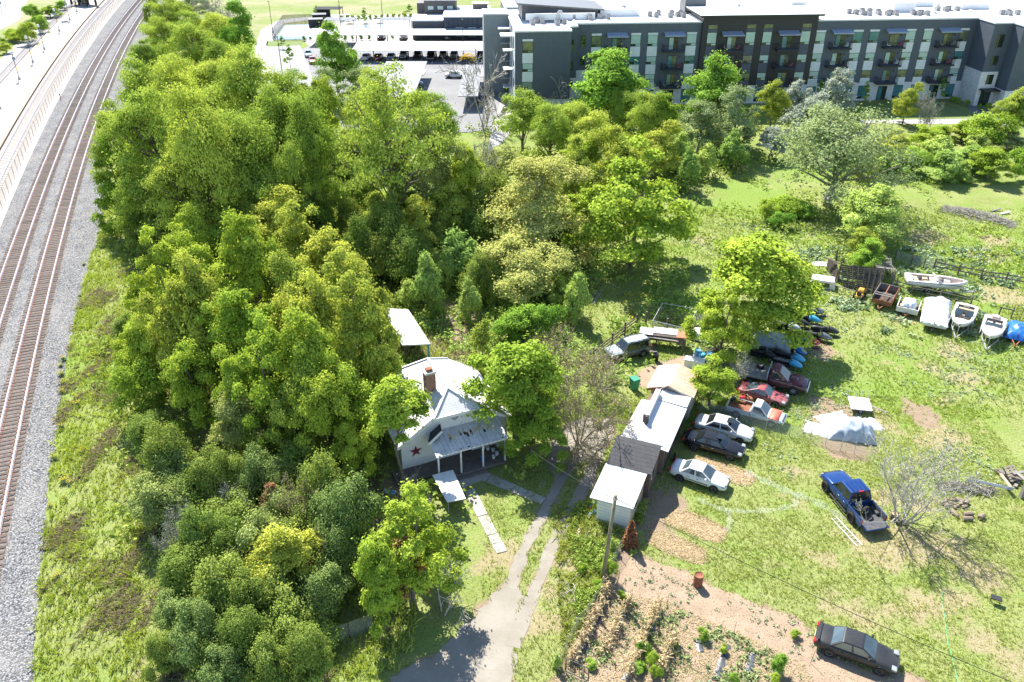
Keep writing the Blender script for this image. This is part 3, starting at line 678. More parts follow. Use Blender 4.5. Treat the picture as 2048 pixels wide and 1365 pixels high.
# species, each in a few forms (H, radius in metres as built; placed copies are scaled)
for i in range(3):
    proto('elm%d' % i, 10+i, 12, 5.2, 2.6, .25, 44+4*i, 250, leafm='leaf_bright', crf=.31, shell=.48, flat=.85, n_l=28, egg=.12, spread=1.05, loose=.2, trunk_r=.30)
    proto('maple%d' % i, 20+i, 9, 3.9, 1.0, .25, 44, 250, leafm='leaf_maple', crf=.30, shell=.6, flat=.8, n_l=10, egg=.28)
    proto('olive%d' % i, 30+i, 8.5, 3.8, .8, .24, 44, 240, leafm='leaf_olive', crf=.30, shell=.58, flat=.8, n_l=12, egg=.25)
    proto('shrub%d' % i, 40+i, 4.2, 3.0, .15, .17, 34, 300, leafm=('leaf_dark', 'leaf_blue', 'leaf_dark')[i], crf=.36, shell=.55, flat=.85, n_l=14, egg=.05, trunk_r=.06, loose=.18)
for i in range(2):
    proto('poplar%d' % i, 50+i, 9.5, 3.6, 1.2, .30, 40, 230, leafm='leaf_poplar', crf=.40, shell=.5, flat=.85, n_l=10, egg=.15)
    proto('silver%d' % i, 60+i, 6.5, 3.2, .6, .20, 36, 230, bark='grey_bark', leafm='leaf_silver', crf=.30, shell=.5, flat=.8, n_l=14, aspect=2.4)
    proto('yellow%d' % i, 65+i, 8, 3.8, .4, .19, 40, 270, bark='grey_bark', leafm='leaf_yellow', crf=.30, shell=.5, flat=.95, n_l=24, egg=.05, spread=1.1)
    proto('willow%d' % i, 70+i, 3.6, 2.1, .1, .17, 30, 170, leafm='leaf_willow', crf=.33, shell=.4, flat=1.15, n_l=16, trunk_r=.05, aspect=2.8, egg=-.05)
    proto('bush%d' % i, 75+i, 2.4, 2.0, .05, .15, 26, 190, leafm=('leaf_maple', 'leaf_poplar')[i], crf=.40, shell=.45, flat=.7, n_l=8, trunk_r=.04)
proto('sparse0', 80, 12, 6.6, 3.4, .24, 60, 125, leafm='leaf_bright', crf=.22, shell=.42, flat=.65, n_l=34, egg=-.05, trunk_r=.30, spread=1.15, twig=.5)
proto('pale0', 81, 10, 6.4, 1.6, .23, 64, 105, bark='grey_bark', leafm='leaf_pale', crf=.25, shell=.3, flat=.9, n_l=44, egg=.0, loose=.3, trunk_r=.34, spread=1.2, aspect=1.9, twig=.5)
proto('pale1', 82, 7, 3.2, .8, .19, 46, 110, bark='grey_bark', leafm='leaf_pale', crf=.25, shell=.35, flat=.9, n_l=26, spread=1.15, aspect=2.0)
proto('willowtree0', 83, 6, 3.4, .8, .19, 50, 130, bark='bark', leafm='leaf_willow', crf=.26, shell=.35, flat=.9, n_l=24, spread=1.15, aspect=2.2)
proto('gold0', 84, 2.6, .8, .6, .15, 16, 50, leafm='leaf_gold', crf=.4, n_l=5, trunk_r=.03)
proto('sapling0', 85, 4.5, 1.1, .8, .17, 22, 60, leafm='leaf_poplar', crf=.35, n_l=6, trunk_r=.04)
proto('column0', 86, 10, 1.5, .4, .22, 36, 110, leafm='leaf_dark', crf=.42, shell=.3, flat=1.4, n_l=6)
proto('conifer0', 87, 5.5, 1.5, .2, .17, 40, 90, leafm='leaf_olive', crf=.36, shell=.4, flat=.6, egg=.6, n_l=20, trunk_r=.09)
proto('arch0', 89, 10, 2.8, 5.0, .25, 34, 200, leafm='leaf_maple', crf=.34, shell=.4, flat=.6, n_l=14, trunk_r=.16)
proto('reddish0', 88, 4, 1.5, .6, .17, 26, 70, leafm='leaf_red', crf=.34, n_l=8, trunk_r=.07)
def bare_proto(key, seed, H, spread, bark, depth=4, stems=1, leafm=None, leaf=.1, kids=(3, 5), nl=1, rad=.16, ratio=.62, up=.08, minr=.015):
    r = np.random.default_rng(seed); mb = MB(); tips = []
    for s in range(stems):
        a = 2*PI*s/stems+r.uniform(-.4, .4); k = spread*(.25 if stems == 1 else r.uniform(.5, 1.0))
        d = np.array([math.cos(a)*k, math.sin(a)*k, 1]); d /= np.linalg.norm(d)
        grow(r, mb, np.array([math.cos(a)*.1*(stems > 1), math.sin(a)*.1*(stems > 1), -.2]), d, H*.48, rad*(1 if stems == 1 else .7), depth, .28, up, kids, tips, minr, ratio=ratio)
    tm = mb.mesh('trunk', bark, True); V = np.array([v[:] for v in mb.v]); Hh = V[:, 2].max(); Rr = np.percentile(np.hypot(V[:, 0], V[:, 1]), 97)
    cm = None
    if leafm:
        T = np.array(tips); T = np.repeat(T, nl, 0)+r.normal(0, .14, (len(T)*nl, 3))
        Vl, Fl = leaf_cloud(T, unit(len(T), r)+np.array([0, 0, .4]), leaf, 1.8, r); cm = npmesh('crown', Vl, Fl, leafm, r.random(len(T)))
    PROTO[key] = (tm, cm, Hh, Rr, Hh*.6)
bare_proto('bare0', 90, 8.5, .85, 'pale_twig', depth=4, stems=6, kids=(3, 4), rad=.12, leafm='leaf_pale', leaf=.04, nl=1, up=.2, minr=.016)
bare_proto('bare1', 91, 7, .8, 'brown_twig', depth=4, stems=4, kids=(3, 5), rad=.11, leafm='leaf_yellow', leaf=.07, nl=1, up=.05, minr=.018)
bare_proto('bare2', 92, 11, .6, 'pale_twig', depth=4, stems=3, kids=(3, 4), rad=.19, up=.05, minr=.035)
bare_proto('bare3', 93, 4.5, .6, 'grey_bark', depth=4, stems=4, kids=(3, 4), rad=.06, leafm='leaf_silver', leaf=.06, nl=1)
bare_proto('snag0', 94, 4.5, .9, 'pale_twig', depth=3, stems=2, kids=(3, 4), rad=.12, up=-.12)
TREE_N = 0
def tree(key, px, py, rpx, h, label, group=None, cat='tree', hc=None, name=None, base=None, wide=1.0):
    """crown seen round (px,py) with half-width rpx; h = real height in metres"""
    global TREE_N
    tm, cm, H0, R0, zc = PROTO[key]
    if cat == 'tree' and hc is None and base is None and h >= 6: h *= 1.2
    sz = h/H0; hc = zc*sz if hc is None else hc
    p = gp(px, py, hc) if base is None else gp(*base)
    d = depth(p.x, p.y, hc); rr = rpx*d/FPX; sx = rr/R0*wide*(1.16 if cm is not None else 1.0)
    sx = min(max(sx, sz*.55), sz*2.2)
    nm = name or {'tree': 'tree', 'shrub': 'shrub'}.get(cat, cat.replace(' ', '_'))
    t = thing(nm, label, cat, (p.x, p.y, 0), U(0, 6.28), group, (sx*U(.95, 1.05), sx*U(.95, 1.05), sz))
    link('trunk', tm, t)
    if cm: link('crown', cm, t)
    TREE_N += 1
    return t
def many(keys, rows, label, group, cat='tree', name=None):
    for i, (x, y, r_, h) in enumerate(rows): tree(keys[i % len(keys)], x, y, r_*(U(.85, 1.12) if cat == 'tree' else U(.7, 1.25)), h*(U(.8, 1.25) if cat == 'tree' else U(.65, 1.35)), label, group, cat, name=name)
ELM = ['elm0', 'elm1', 'elm2']; MAP = ['maple0', 'maple1', 'maple2']; OLV = ['olive0', 'olive1', 'olive2']; SHR = ['shrub0', 'shrub1', 'shrub2']
# wood beside the railway, far to near
tree('column0', 298, 14, 16, 12, 'tall narrow dark poplar at the far end of the trackside wood')
many(['bare3', 'pale1'], [(415, 18, 40, 9), (380, 8, 34, 8)], 'greyish half-bare tree at the far end of the trackside wood', 'half-bare trees at the far end of the trackside wood')
tree('poplar0', 478, 70, 30, 12, 'dark green tall tree beside the pale footpath at the far wood edge')
many(ELM, [(335, 42, 44, 9), (385, 62, 46, 10), (440, 60, 42, 11), (325, 90, 44, 9), (385, 105, 46, 10), (445, 118, 48, 11), (300, 128, 40, 9), (350, 160, 52, 10), (415, 165, 52, 11), (478, 165, 46, 12)],
     'yellow-green elm in the far half of the trackside wood', 'elms in the far half of the trackside wood')
many(ELM, [(285, 220, 62, 12), (350, 225, 64, 13), (425, 235, 66, 14), (505, 215, 62, 13), (575, 215, 56, 13), (250, 300, 68, 13), (320, 315, 72, 14), (400, 320, 72, 15), (480, 310, 72, 15), (555, 295, 66, 14), (620, 300, 52, 12),
           (300, 395, 58, 11), (375, 400, 62, 12), (450, 395, 62, 12), (530, 385, 62, 12), (590, 380, 45, 10)],
     'big yellow-green elm in the dense wood where the track curves', 'elms in the dense wood where the track curves')
many(MAP, [(610, 200, 38, 9), (645, 235, 36, 9), (235, 365, 40, 8)], 'mid-green tree squeezed between the elms by the curve', 'mid-green trees between the elms')
tree('poplar1', 670, 122, 38, 12, 'dense bright green poplar standing at the car park edge')
tree('pale1', 655, 195, 40, 9, 'thin pale green tree below the dense poplar by the car park')
tree('pale1', 720, 185, 38, 8, 'thin greyish tree between the poplar and the great branching elm')
tree('sparse0', 800, 245, 118, 20.5, 'great open-crowned elm with dark forked trunks showing through its leaves', name='tree', base=(802, 482))
tree('elm0', 745, 215, 52, 11, 'rounded elm crown pressed behind the great open elm')
tree('elm1', 870, 250, 50, 10, 'rounded elm on the car park side of the great open elm')
# middle thicket
many(['olive1', 'yellow0', 'olive2'], [(800, 400, 62, 9), (870, 370, 66, 9), (905, 430, 56, 7), (840, 455, 55, 7)], 'dull yellow-olive tree in the middle thicket', 'dull olive trees in the middle thicket')
tree('bare3', 958, 330, 50, 8, 'greyish bare-twigged tree between the olive thicket and the yellow tree')
tree('yellow0', 1068, 395, 104, 12.2, 'pale yellow-leaved rounded tree in the middle of the thicket', base=(1068, 522))
tree('yellow1', 1040, 520, 82, 7, 'smaller pale yellow-leaved bush below the rounded yellow tree', base=(1040, 600))
tree('bare2', 975, 170, 75, 13, 'leafless dead tree with white branches before the apartment corner', base=(968, 262))
tree('snag0', 1105, 190, 24, 7, 'small leafless dead snag beside the apartment block corner')
tree('gold0', 938, 115, 13, 2.6, 'little golden-yellow tree in the car park island', cat='tree')
many(ELM, [(1045, 235, 48, 8), (1100, 265, 52, 9), (1145, 240, 42, 8), (1195, 290, 55, 9), (1290, 240, 44, 8), (1250, 215, 40, 8)], 'bright green tree in the belt before the apartment block', 'bright trees in the belt before the apartment block')
tree('poplar0', 1216, 178, 70, 11, 'largest lush green tree hiding the apartment ground floor')
many(['maple1', 'olive0'], [(1330, 250, 36, 7), (1310, 300, 48, 8), (1160, 330, 48, 7), (1235, 330, 45, 8)], 'mid-green tree in the second row before the apartments', 'second-row trees before the apartments')
tree('maple2', 1262, 400, 102, 14.2, 'dense dark-shadowed yellow-green tree beside the grassy track', base=(1256, 532))
tree('poplar1', 1425, 190, 52, 11, 'ragged bright poplar leaning before the dark apartment tower')
tree('pale1', 1470, 235, 48, 9, 'grey branching half-leafed tree right of the ragged poplar')
tree('pale1', 1400, 250, 46, 7, 'pale green bushy tree left of the grey branching tree')
many(['willow0', 'willow1'], [(1378, 345, 26, 5), (1410, 325, 24, 4.5), (1468, 305, 30, 4.5), (1360, 310, 26, 5)], 'feathery pale willow sapling at the meadow edge', 'willow saplings at the meadow edge', 'tree')
tree('olive2', 1548, 208, 32, 7, 'yellowish olive tree before the dark tower base')
many(['silver0', 'silver1'], [(1592, 205, 30, 7), (1678, 192, 36, 8), (1640, 235, 40, 6.5), (1615, 250, 38, 6)], 'silvery grey-green Russian olive before the apartments', 'silvery Russian olives before the apartments')
tree('silver1', 1545, 285, 30, 5, 'lone silvery shrub left of the wide pale tree', cat='shrub')
tree('pale0', 1680, 265, 128, 13.4, 'wide pale green tree with stout grey leaning trunk on the meadow', base=(1655, 413))
tree('olive0', 1815, 205, 24, 6, 'small round yellow-green tree by the apartment lawn')
tree('bare3', 1858, 212, 26, 6, 'small leafless lilac-grey tree on the apartment lawn')
many(['maple0', 'olive1', 'bush0', 'pale1'], [(1880, 265, 40, 3.6), (1925, 262, 42, 4), (1975, 265, 42, 4), (2020, 280, 40, 4.5), (1850, 275, 35, 3.2), (1790, 285, 40, 4)], 'rounded green shrub in the hedge below the apartment path', 'hedge shrubs below the apartment path', 'shrub')
tree('olive2', 2030, 225, 42, 7, 'yellow-green tree in front of the apartment end wing')
many(['bush1', 'maple1', 'willow0'], [(1830, 322, 32, 3.6), (1985, 325, 46, 4), (1945, 320, 38, 3.5), (2040, 330, 34, 4)], 'darker green shrub at the meadow side of the hedge', 'darker shrubs on the meadow side of the hedge', 'shrub')
many(['willow0', 'willow1'], [(1785, 330, 32, 3.2), (1895, 335, 34, 3.2), (1925, 345, 30, 3.), (1870, 300, 30, 3), (1955, 290, 32, 3.2)], 'wispy pale willow shrub in the meadow hedge', 'wispy willows in the meadow hedge', 'shrub')
tree('yellow1', 1728, 335, 26, 3.6, 'rounded mustard-olive shrub beside the wide pale tree trunk', cat='shrub')
many(['bush0', 'bush1'], [(1570, 412, 36, 2.6), (1605, 420, 30, 2.2), (1535, 425, 22, 2), (1560, 440, 30, 2)], 'low dark green bush at the foot of the wide pale tree', 'low bushes at the wide pale tree', 'shrub')
tree('willowtree0', 1748, 425, 66, 6, 'light feathery green tree behind the collapsed barn')
tree('olive1', 1725, 492, 36, 4.5, 'olive-yellow bush growing over the barn ruins', cat='shrub')
tree('poplar0', 1740, 512, 30, 4.2, 'bright green bush growing inside the barn ruins', cat='shrub')
tree('maple1', 1525, 578, 122, 10.6, 'large bright maple shading the parked snowmobiles', base=(1508, 676))
tree('maple2', 1450, 640, 55, 6.5, 'lower bright crown at the left of the snowmobile maple')
tree('maple0', 1425, 762, 50, 4.6, 'small bright maple leaning over the rusty-roofed shed')
tree('bare3', 1480, 730, 34, 3.2, 'greyish twiggy bush between small maple and flatbed truck', cat='shrub')
# thicket behind the house
many(OLV, [(540, 460, 60, 8), (600, 505, 58, 8), (665, 545, 62, 9), (590, 590, 66, 10), (700, 620, 62, 9), (640, 680, 72, 10), (575, 660, 62, 10), (720, 690, 55, 9), (400, 640, 58, 9), (345, 690, 52, 8)], 'olive-green maple in the thicket left of the house', 'olive maples in the thicket left of the house')
many(MAP, [(455, 490, 58, 8), (375, 505, 56, 8), (330, 560, 55, 8), (400, 560, 55, 8), (505, 555, 58, 9), (290, 610, 45, 7), (460, 620, 58, 9), (500, 690, 60, 9), (430, 700, 58, 9), (380, 760, 55, 8), (300, 700, 46, 6), (540, 760, 62, 9), (470, 780, 55, 8), (620, 765, 60, 9), (330, 640, 50, 7)],
     'mid-green maple in the thicket left of the house', 'mid-green maples in the thicket left of the house')
many(['shrub0', 'shrub2'], [(275, 470, 42, 6), (300, 430, 40, 6), (330, 470, 42, 6), (720, 500, 45, 6), (770, 480, 48, 6), (820, 520, 45, 5), (880, 480, 48, 5.5), (640, 440, 40, 4.5), (950, 470, 45, 5), (1130, 470, 40, 5), (700, 440, 38, 4), (650, 365, 42, 6), (695, 350, 42, 6), (655, 320, 40, 6), (725, 390, 38, 5), (700, 310, 38, 6)], 'dark green undergrowth or added shade-filling shrub in the shaded thicket', 'dark shrubs in the shaded thicket', 'shrub')  # closing entries: dark shrubs added to stand in for shade under the crowns
tree('arch0', 786, 802, 60, 9.5, 'bright maple limb arching over the house roof beside the chimney', hc=7.6)
tree('maple0', 690, 790, 62, 9, 'bright loose maple spreading over the left half of the house roof', hc=6.2)
tree('maple1', 640, 830, 62, 9, 'bright maple left of the house wall with the star', hc=5.4)
tree('maple2', 700, 880, 40, 6.5, 'darker maple hanging just left of the house front wall', hc=4.2)
many(['willow0', 'willow1'], [(815, 590, 32, 4), (860, 575, 40, 5), (940, 605, 34, 4), (890, 545, 32, 4), (985, 560, 32, 3.6), (1150, 602, 34, 4), (1115, 585, 26, 3.2)], 'upright willow shrub in the dry marsh behind the house', 'willow shrubs in the dry marsh behind the house', 'shrub')
many(['bush1'], [(1055, 650, 48, 2.8), (1015, 665, 34, 2.4), (1090, 640, 32, 2.4)], 'broad fresh-green bush behind the leafy yard tree', 'fresh-green bushes behind the yard tree', 'shrub')
tree('conifer0', 968, 705, 30, 6, 'slim olive-brown spruce behind the house')
tree('maple2', 752, 742, 44, 8.5, 'bright maple pressing against the rear left corner of the house roof', hc=5.4)
tree('maple1', 1032, 775, 98, 9.4, 'large leafy tree in the yard between house and driveway', hc=5.2)
tree('maple0', 1060, 850, 55, 6.5, 'lower leafy crown of the yard tree clump beside the driveway', hc=3.2)
tree('bare1', 1165, 770, 85, 8, 'half-bare brown-twigged tree leaning over the driveway')
tree('bare1', 1205, 720, 55, 5.5, 'thin bare-twigged bush near the rail fence end')
tree('bare1', 1150, 850, 58, 5, 'bare brush spilling from the yard tree onto the dirt')
tree('bare1', 1110, 690, 50, 6, 'smaller bare brown-twigged tree behind the yard tree')
many(['olive0', 'maple1', 'shrub0', 'yellow1'], [(775, 420, 44, 6), (930, 380, 48, 8), (985, 420, 40, 6), (1000, 340, 44, 8), (1150, 350, 44, 8), (1175, 410, 38, 6)], 'mixed green tree filling the middle of the thicket', 'mixed trees filling the middle thicket')
many(['shrub0', 'shrub2', 'willow0'], [(780, 520, 46, 4.5), (850, 510, 48, 5), (920, 520, 44, 4.5), (990, 500, 42, 4.5), (960, 560, 40, 4), (1090, 560, 40, 4), (740, 540, 40, 4.5), (1130, 540, 36, 4)], 'dense shrub under the middle thicket trees', 'shrubs under the middle thicket trees', 'shrub')
# foreground shrubs
many(SHR, [(330, 925, 58, 4.5), (310, 1010, 52, 4.5), (370, 1000, 55, 4.5), (430, 960, 52, 5), (520, 960, 58, 5.5), (590, 940, 55, 5.5), (470, 1030, 60, 5), (560, 1030, 62, 5), (650, 990, 62, 5.5), (620, 1060, 60, 5), (520, 1100, 60, 5), (400, 1090, 55, 4), (380, 1150, 50, 3.8), (700, 1050, 50, 5), (580, 1090, 55, 4.6), (460, 1100, 50, 4.2), (350, 960, 48, 4.2), (480, 970, 50, 4.6), (560, 985, 50, 4.6), (690, 1110, 50, 4.8)],
     'dark blue-green shrub in the thicket below the house', 'dark shrubs in the thicket below the house', 'shrub')
many(['shrub2', 'shrub1', 'shrub0'], [(440, 1190, 62, 4.2), (400, 1270, 58, 3.6), (490, 1280, 62, 3.8), (580, 1250, 58, 4), (650, 1190, 58, 5), (330, 1310, 40, 2.6), (540, 1330, 45, 3), (450, 1345, 45, 2.6), (500, 1210, 55, 4.2), (560, 1200, 52, 4.2), (350, 1230, 45, 3.4), (620, 1310, 45, 3.2), (420, 1330, 42, 2.8)],
     'leafy shrub along the lower edge of the thicket', 'leafy shrubs along the lower edge of the thicket', 'shrub')
many(['bush0', 'shrub0'], [(285, 780, 42, 3.6), (300, 860, 40, 3.2), (262, 720, 36, 3), (255, 660, 30, 3)], 'rounded shrub on the grassy bank side of the thicket', 'shrubs on the bank side of the thicket', 'shrub')
many(['bare3', 'bare1'], [(470, 1000, 30, 4.6), (590, 1010, 32, 5), (420, 1180, 28, 4), (660, 1090, 30, 5), (350, 1050, 24, 4)], 'grey leafless brush sticking out of the dark thicket', 'leafless brush in the dark thicket', 'shrub')
tree('olive2', 560, 1130, 66, 6, 'rounded yellow-olive shrub standing out of the dark thicket', cat='shrub')
tree('yellow0', 485, 855, 60, 6, 'pale yellowish shrub above the dark thicket', cat='shrub')
tree('olive0', 590, 830, 55, 7.5, 'olive maple above the pale yellowish shrub')
tree('maple2', 815, 1090, 78, 9, 'bright maple with dead limbs by the bottom of the driveway', hc=5.0)
tree('maple0', 838, 1035, 42, 6.5, 'bright maple crown beside the white canopy panel', hc=3.8)
tree('maple1', 765, 1180, 52, 7, 'bright low maple beside the wire fence corner', hc=3.6)
tree('reddish0', 815, 1130, 40, 6, 'reddish-brown withered tree tangled in the bright maple', hc=3.6)
tree('snag0', 880, 1150, 55, 5, 'fallen white dead limbs hanging from the bright maple', hc=3.4)
tree('snag0', 848, 960, 42, 3.6, 'small white dead branches beside the house porch', hc=2.2)
tree('reddish0', 540, 985, 22, 4.6, 'small rusty-brown dead sprig in the dark thicket', hc=3.9)
tree('bare0', 1838, 925, 105, 8.5, 'leafless pale multi-stemmed tree on the lawn by the blue pickup', base=(1803, 1046))
# trees by the station
many(['bush0', 'bush1', 'maple0'], [(55, 70, 22, 4), (80, 50, 24, 4.5), (98, 22, 22, 4), (38, 75, 18, 3.5), (65, 25, 18, 4), (10, 95, 18, 3.5), (25, 70, 18, 3), (120, 12, 18, 3.5), (3, 82, 12, 3)], 'roadside shrub on the far side of the platform track', 'shrubs beyond the platform track', 'shrub')
# young trees of the apartment grounds
many(['sapling0'], [(578, 108, 9, 4.5), (633, 22, 8, 4), (728, 30, 7, 4), (818, 18, 9, 4), (563, 82, 6, 3), (1733, 182, 9, 4.5), (1885, 175, 9, 4.5), (1640, 180, 8, 4)], 'slender young planted tree in the apartment grounds', 'young planted trees of the apartment grounds')

# ------------------------------------------------------------------ apartment block
BA = math.radians(4.5); BO = (74.69, 163.16)
apt = thing('apartment_building', 'long four-storey grey apartment block with balconies and white flat roof', 'building', (BO[0], BO[1], 0), BA)
TOPZ = 14.85
def block(name, u0, u1, v0, v1, z0, z1, m, parent=apt): return MB().box(u0, u1, v0, v1, z0, z1).build(name, m, parent)
def roofcap(u0, u1, v0, v1, z, parent=apt, par=.25):
    MB().box(u0, u1, v0, v1, z, z+.1).build('roof', 'white_roof', parent)
    m = MB()
    m.box(u0-.08, u1+.08, v0-.08, v0+.22, z-.02, z+par); m.box(u0-.08, u1+.08, v1-.22, v1+.08, z-.02, z+par)
    m.box(u0-.08, u0+.22, v0+.22, v1-.22, z-.02, z+par); m.box(u1-.22, u1+.08, v0+.22, v1-.22, z-.02, z+par)
    m.build('parapet', 'white_roof', parent)
# main wings with a white brick base and dark lapped siding above
DEP = 20.0
def wing(u0, u1, v0, zt, m='siding_grey', base_z=3.4, v1=DEP):
    block('wall', u0, u1, v0, v1, base_z, zt, m); block('base_wall', u0, u1, v0-.04, v1, 0, base_z+.002, 'white_brick'); roofcap(u0, u1, v0, v1, zt)
wing(-63.2, -39.7, 0, TOPZ); wing(-17.9, 13.4, 0, TOPZ)
wing(-39.7, -17.9, -.5, 15.9, 'siding_black', v1=9)
block('tower_cornice', -40.4, -17.2, -1.3, 9.2, 15.9, 16.25, 'siding_black'); MB().box(-40.5, -17.1, -1.4, 9.3, 16.25, 16.33).build('tower_roof', 'white_roof', apt)
block('wall', -39.7, -17.9, 9.0, DEP, 3.4, TOPZ, 'siding_grey'); roofcap(-39.7, -17.9, 9.3, DEP, TOPZ)
wing(-64.6, -63.2, -2.2, TOPZ-.1, base_z=5.8, v1=DEP-1); wing(-74.7, -64.6, -4.4, 14.4, base_z=2.5, v1=DEP)
block('base_wall', -63.2, -60.6, -.06, .5, 3.4, 6.7, 'white_brick')
# end wing stepping towards the meadow
wing(13.4, 17.0, -5.5, TOPZ, base_z=3.4, v1=DEP+6); wing(17.0, 46, -8.6, TOPZ, base_z=3.4, v1=DEP+10)
block('entry_wall', 13.3, 16.6, -5.62, -5.2, 3.4, 6.3, 'white_brick'); block('entry_wall', 13.28, 13.5, -5.6, -.0, 3.4, 6.3, 'white_brick')
MB().box(13.8, 17.2, -7.4, -5.4, 3.0, 3.25).build('entry_canopy', 'trim_black', apt); MB().box(14.3, 16.2, -5.72, -5.5, .05, 2.9).build('entry_door', 'window_dark', apt)
# rear wing and roof house
block('wall', -74.7, 44, DEP, DEP+2, 0, TOPZ, 'siding_grey'); roofcap(-74.7, 44, DEP+.3, DEP+16, TOPZ-.3)
block('wall', -74.6, 44, DEP+2, DEP+16, 0, TOPZ-.32, 'siding_grey_light')
pm_ = MB().hexa([(-72.5, 7, TOPZ), (-58, 7, TOPZ), (-58, 16, TOPZ), (-72.5, 16, TOPZ), (-72.5, 7, 17.4), (-58, 7, 16.2), (-58, 16, 16.2), (-72.5, 16, 17.4)]).build('roof_house', 'siding_grey_light', apt)
MB().hexa([(-73.6, 5.8, 17.45), (-57, 5.8, 16.25), (-57, 17, 16.25), (-73.6, 17, 17.45), (-73.6, 5.8, 17.75), (-57, 5.8, 16.5), (-57, 17, 16.5), (-73.6, 17, 17.75)]).build('sloped_roof', 'seam_grey', apt)
block('roof_screen', -72, -59, 4.4, 4.7, TOPZ+.1, 16.1, 'white_roof'); block('roof_screen', -57.5, -50, 7.5, 11, TOPZ+.1, 16.2, 'white_roof')
block('roof_screen', -33, -20.5, 9.5, 9.9, TOPZ+.1, 16.3, 'white_roof'); block('stair_head', -40.6, -36.5, 9.5, 13.5, TOPZ, 17.6, 'siding_grey_light'); block('stair_head', -19.5, -16.5, 9.5, 13, TOPZ, 17.0, 'white_roof')
block('roof_box', 0.5, 5, 8, 11, TOPZ+.1, 16.7, 'white_roof'); block('roof_box', 15.5, 21.5, 10, 12.5, TOPZ+.1, 16.0, 'white_roof'); block('roof_screen', 6, 12, 14, 14.3, TOPZ+.1, 16.0, 'white_roof')
ROWS = [(13.2, 10.83, 'top'), (9.01, 7.56, ''), (5.77, 4.35, ''), (2.87, .35, 'base')]
def window(u0, u1, zt, zb, v, st, split=True):
    w = MB().box(u0, u1, v-.05, v+.02, zb, zt).build('window', 'trim_black', apt)
    f = .06; lo = zb+(.45 if zt-zb < 2 else .42)
    MB().quad((u0+f, v-.056, lo+.04), (u1-f, v-.056, lo+.04), (u1-f, v-.056, zt-f), (u0+f, v-.056, zt-f)).build('pane', st, w)
    um = (u0+u1)/2
    for a, b, mm in ((u0+f, um-.03, 'window_dark'), (um+.03, u1-f, st)):
        MB().quad((a, v-.056, zb+f), (b, v-.056, zb+f), (b, v-.056, lo-.03), (a, v-.056, lo-.03)).build('pane', mm, w)
def column(u0, u1, v, dark=False, seed=0):
    r = random.Random(seed); pan = 'panel_dark' if dark else 'panel_white'
    for i, (zt, zb, kk) in enumerate(ROWS):
        st = r.choice(['window_blind', 'window_blind', 'window_blind', 'window_mid', 'window_teal'] if kk != 'base' else ['window_teal'])
        top = zt-(.36 if kk == 'top' and not dark else 0)
        if kk == 'top' and not dark: MB().box(u0, u1, v-.045, v, top, zt).build('head_panel', 'panel_white', apt)
        window(u0, u1, top, zb, v, st)
        if i < 3: MB().box(u0, u1, v-.045, v, ROWS[i+1][0]+.02, zb-.02).build('panel', pan, apt)
    if dark:
        q = MB().box(u0, u1, v-.05, v, 13.75, 14.55).build('window', 'trim_black', apt); MB().quad((u0+.06, v-.056, 13.81), (u1-.06, v-.056, 13.81), (u1-.06, v-.056, 14.49), (u0+.06, v-.056, 14.49)).build('pane', 'window_mid', q)
        MB().box(u0, u1, v-.045, v, 13.22, 13.73).build('panel', pan, apt)
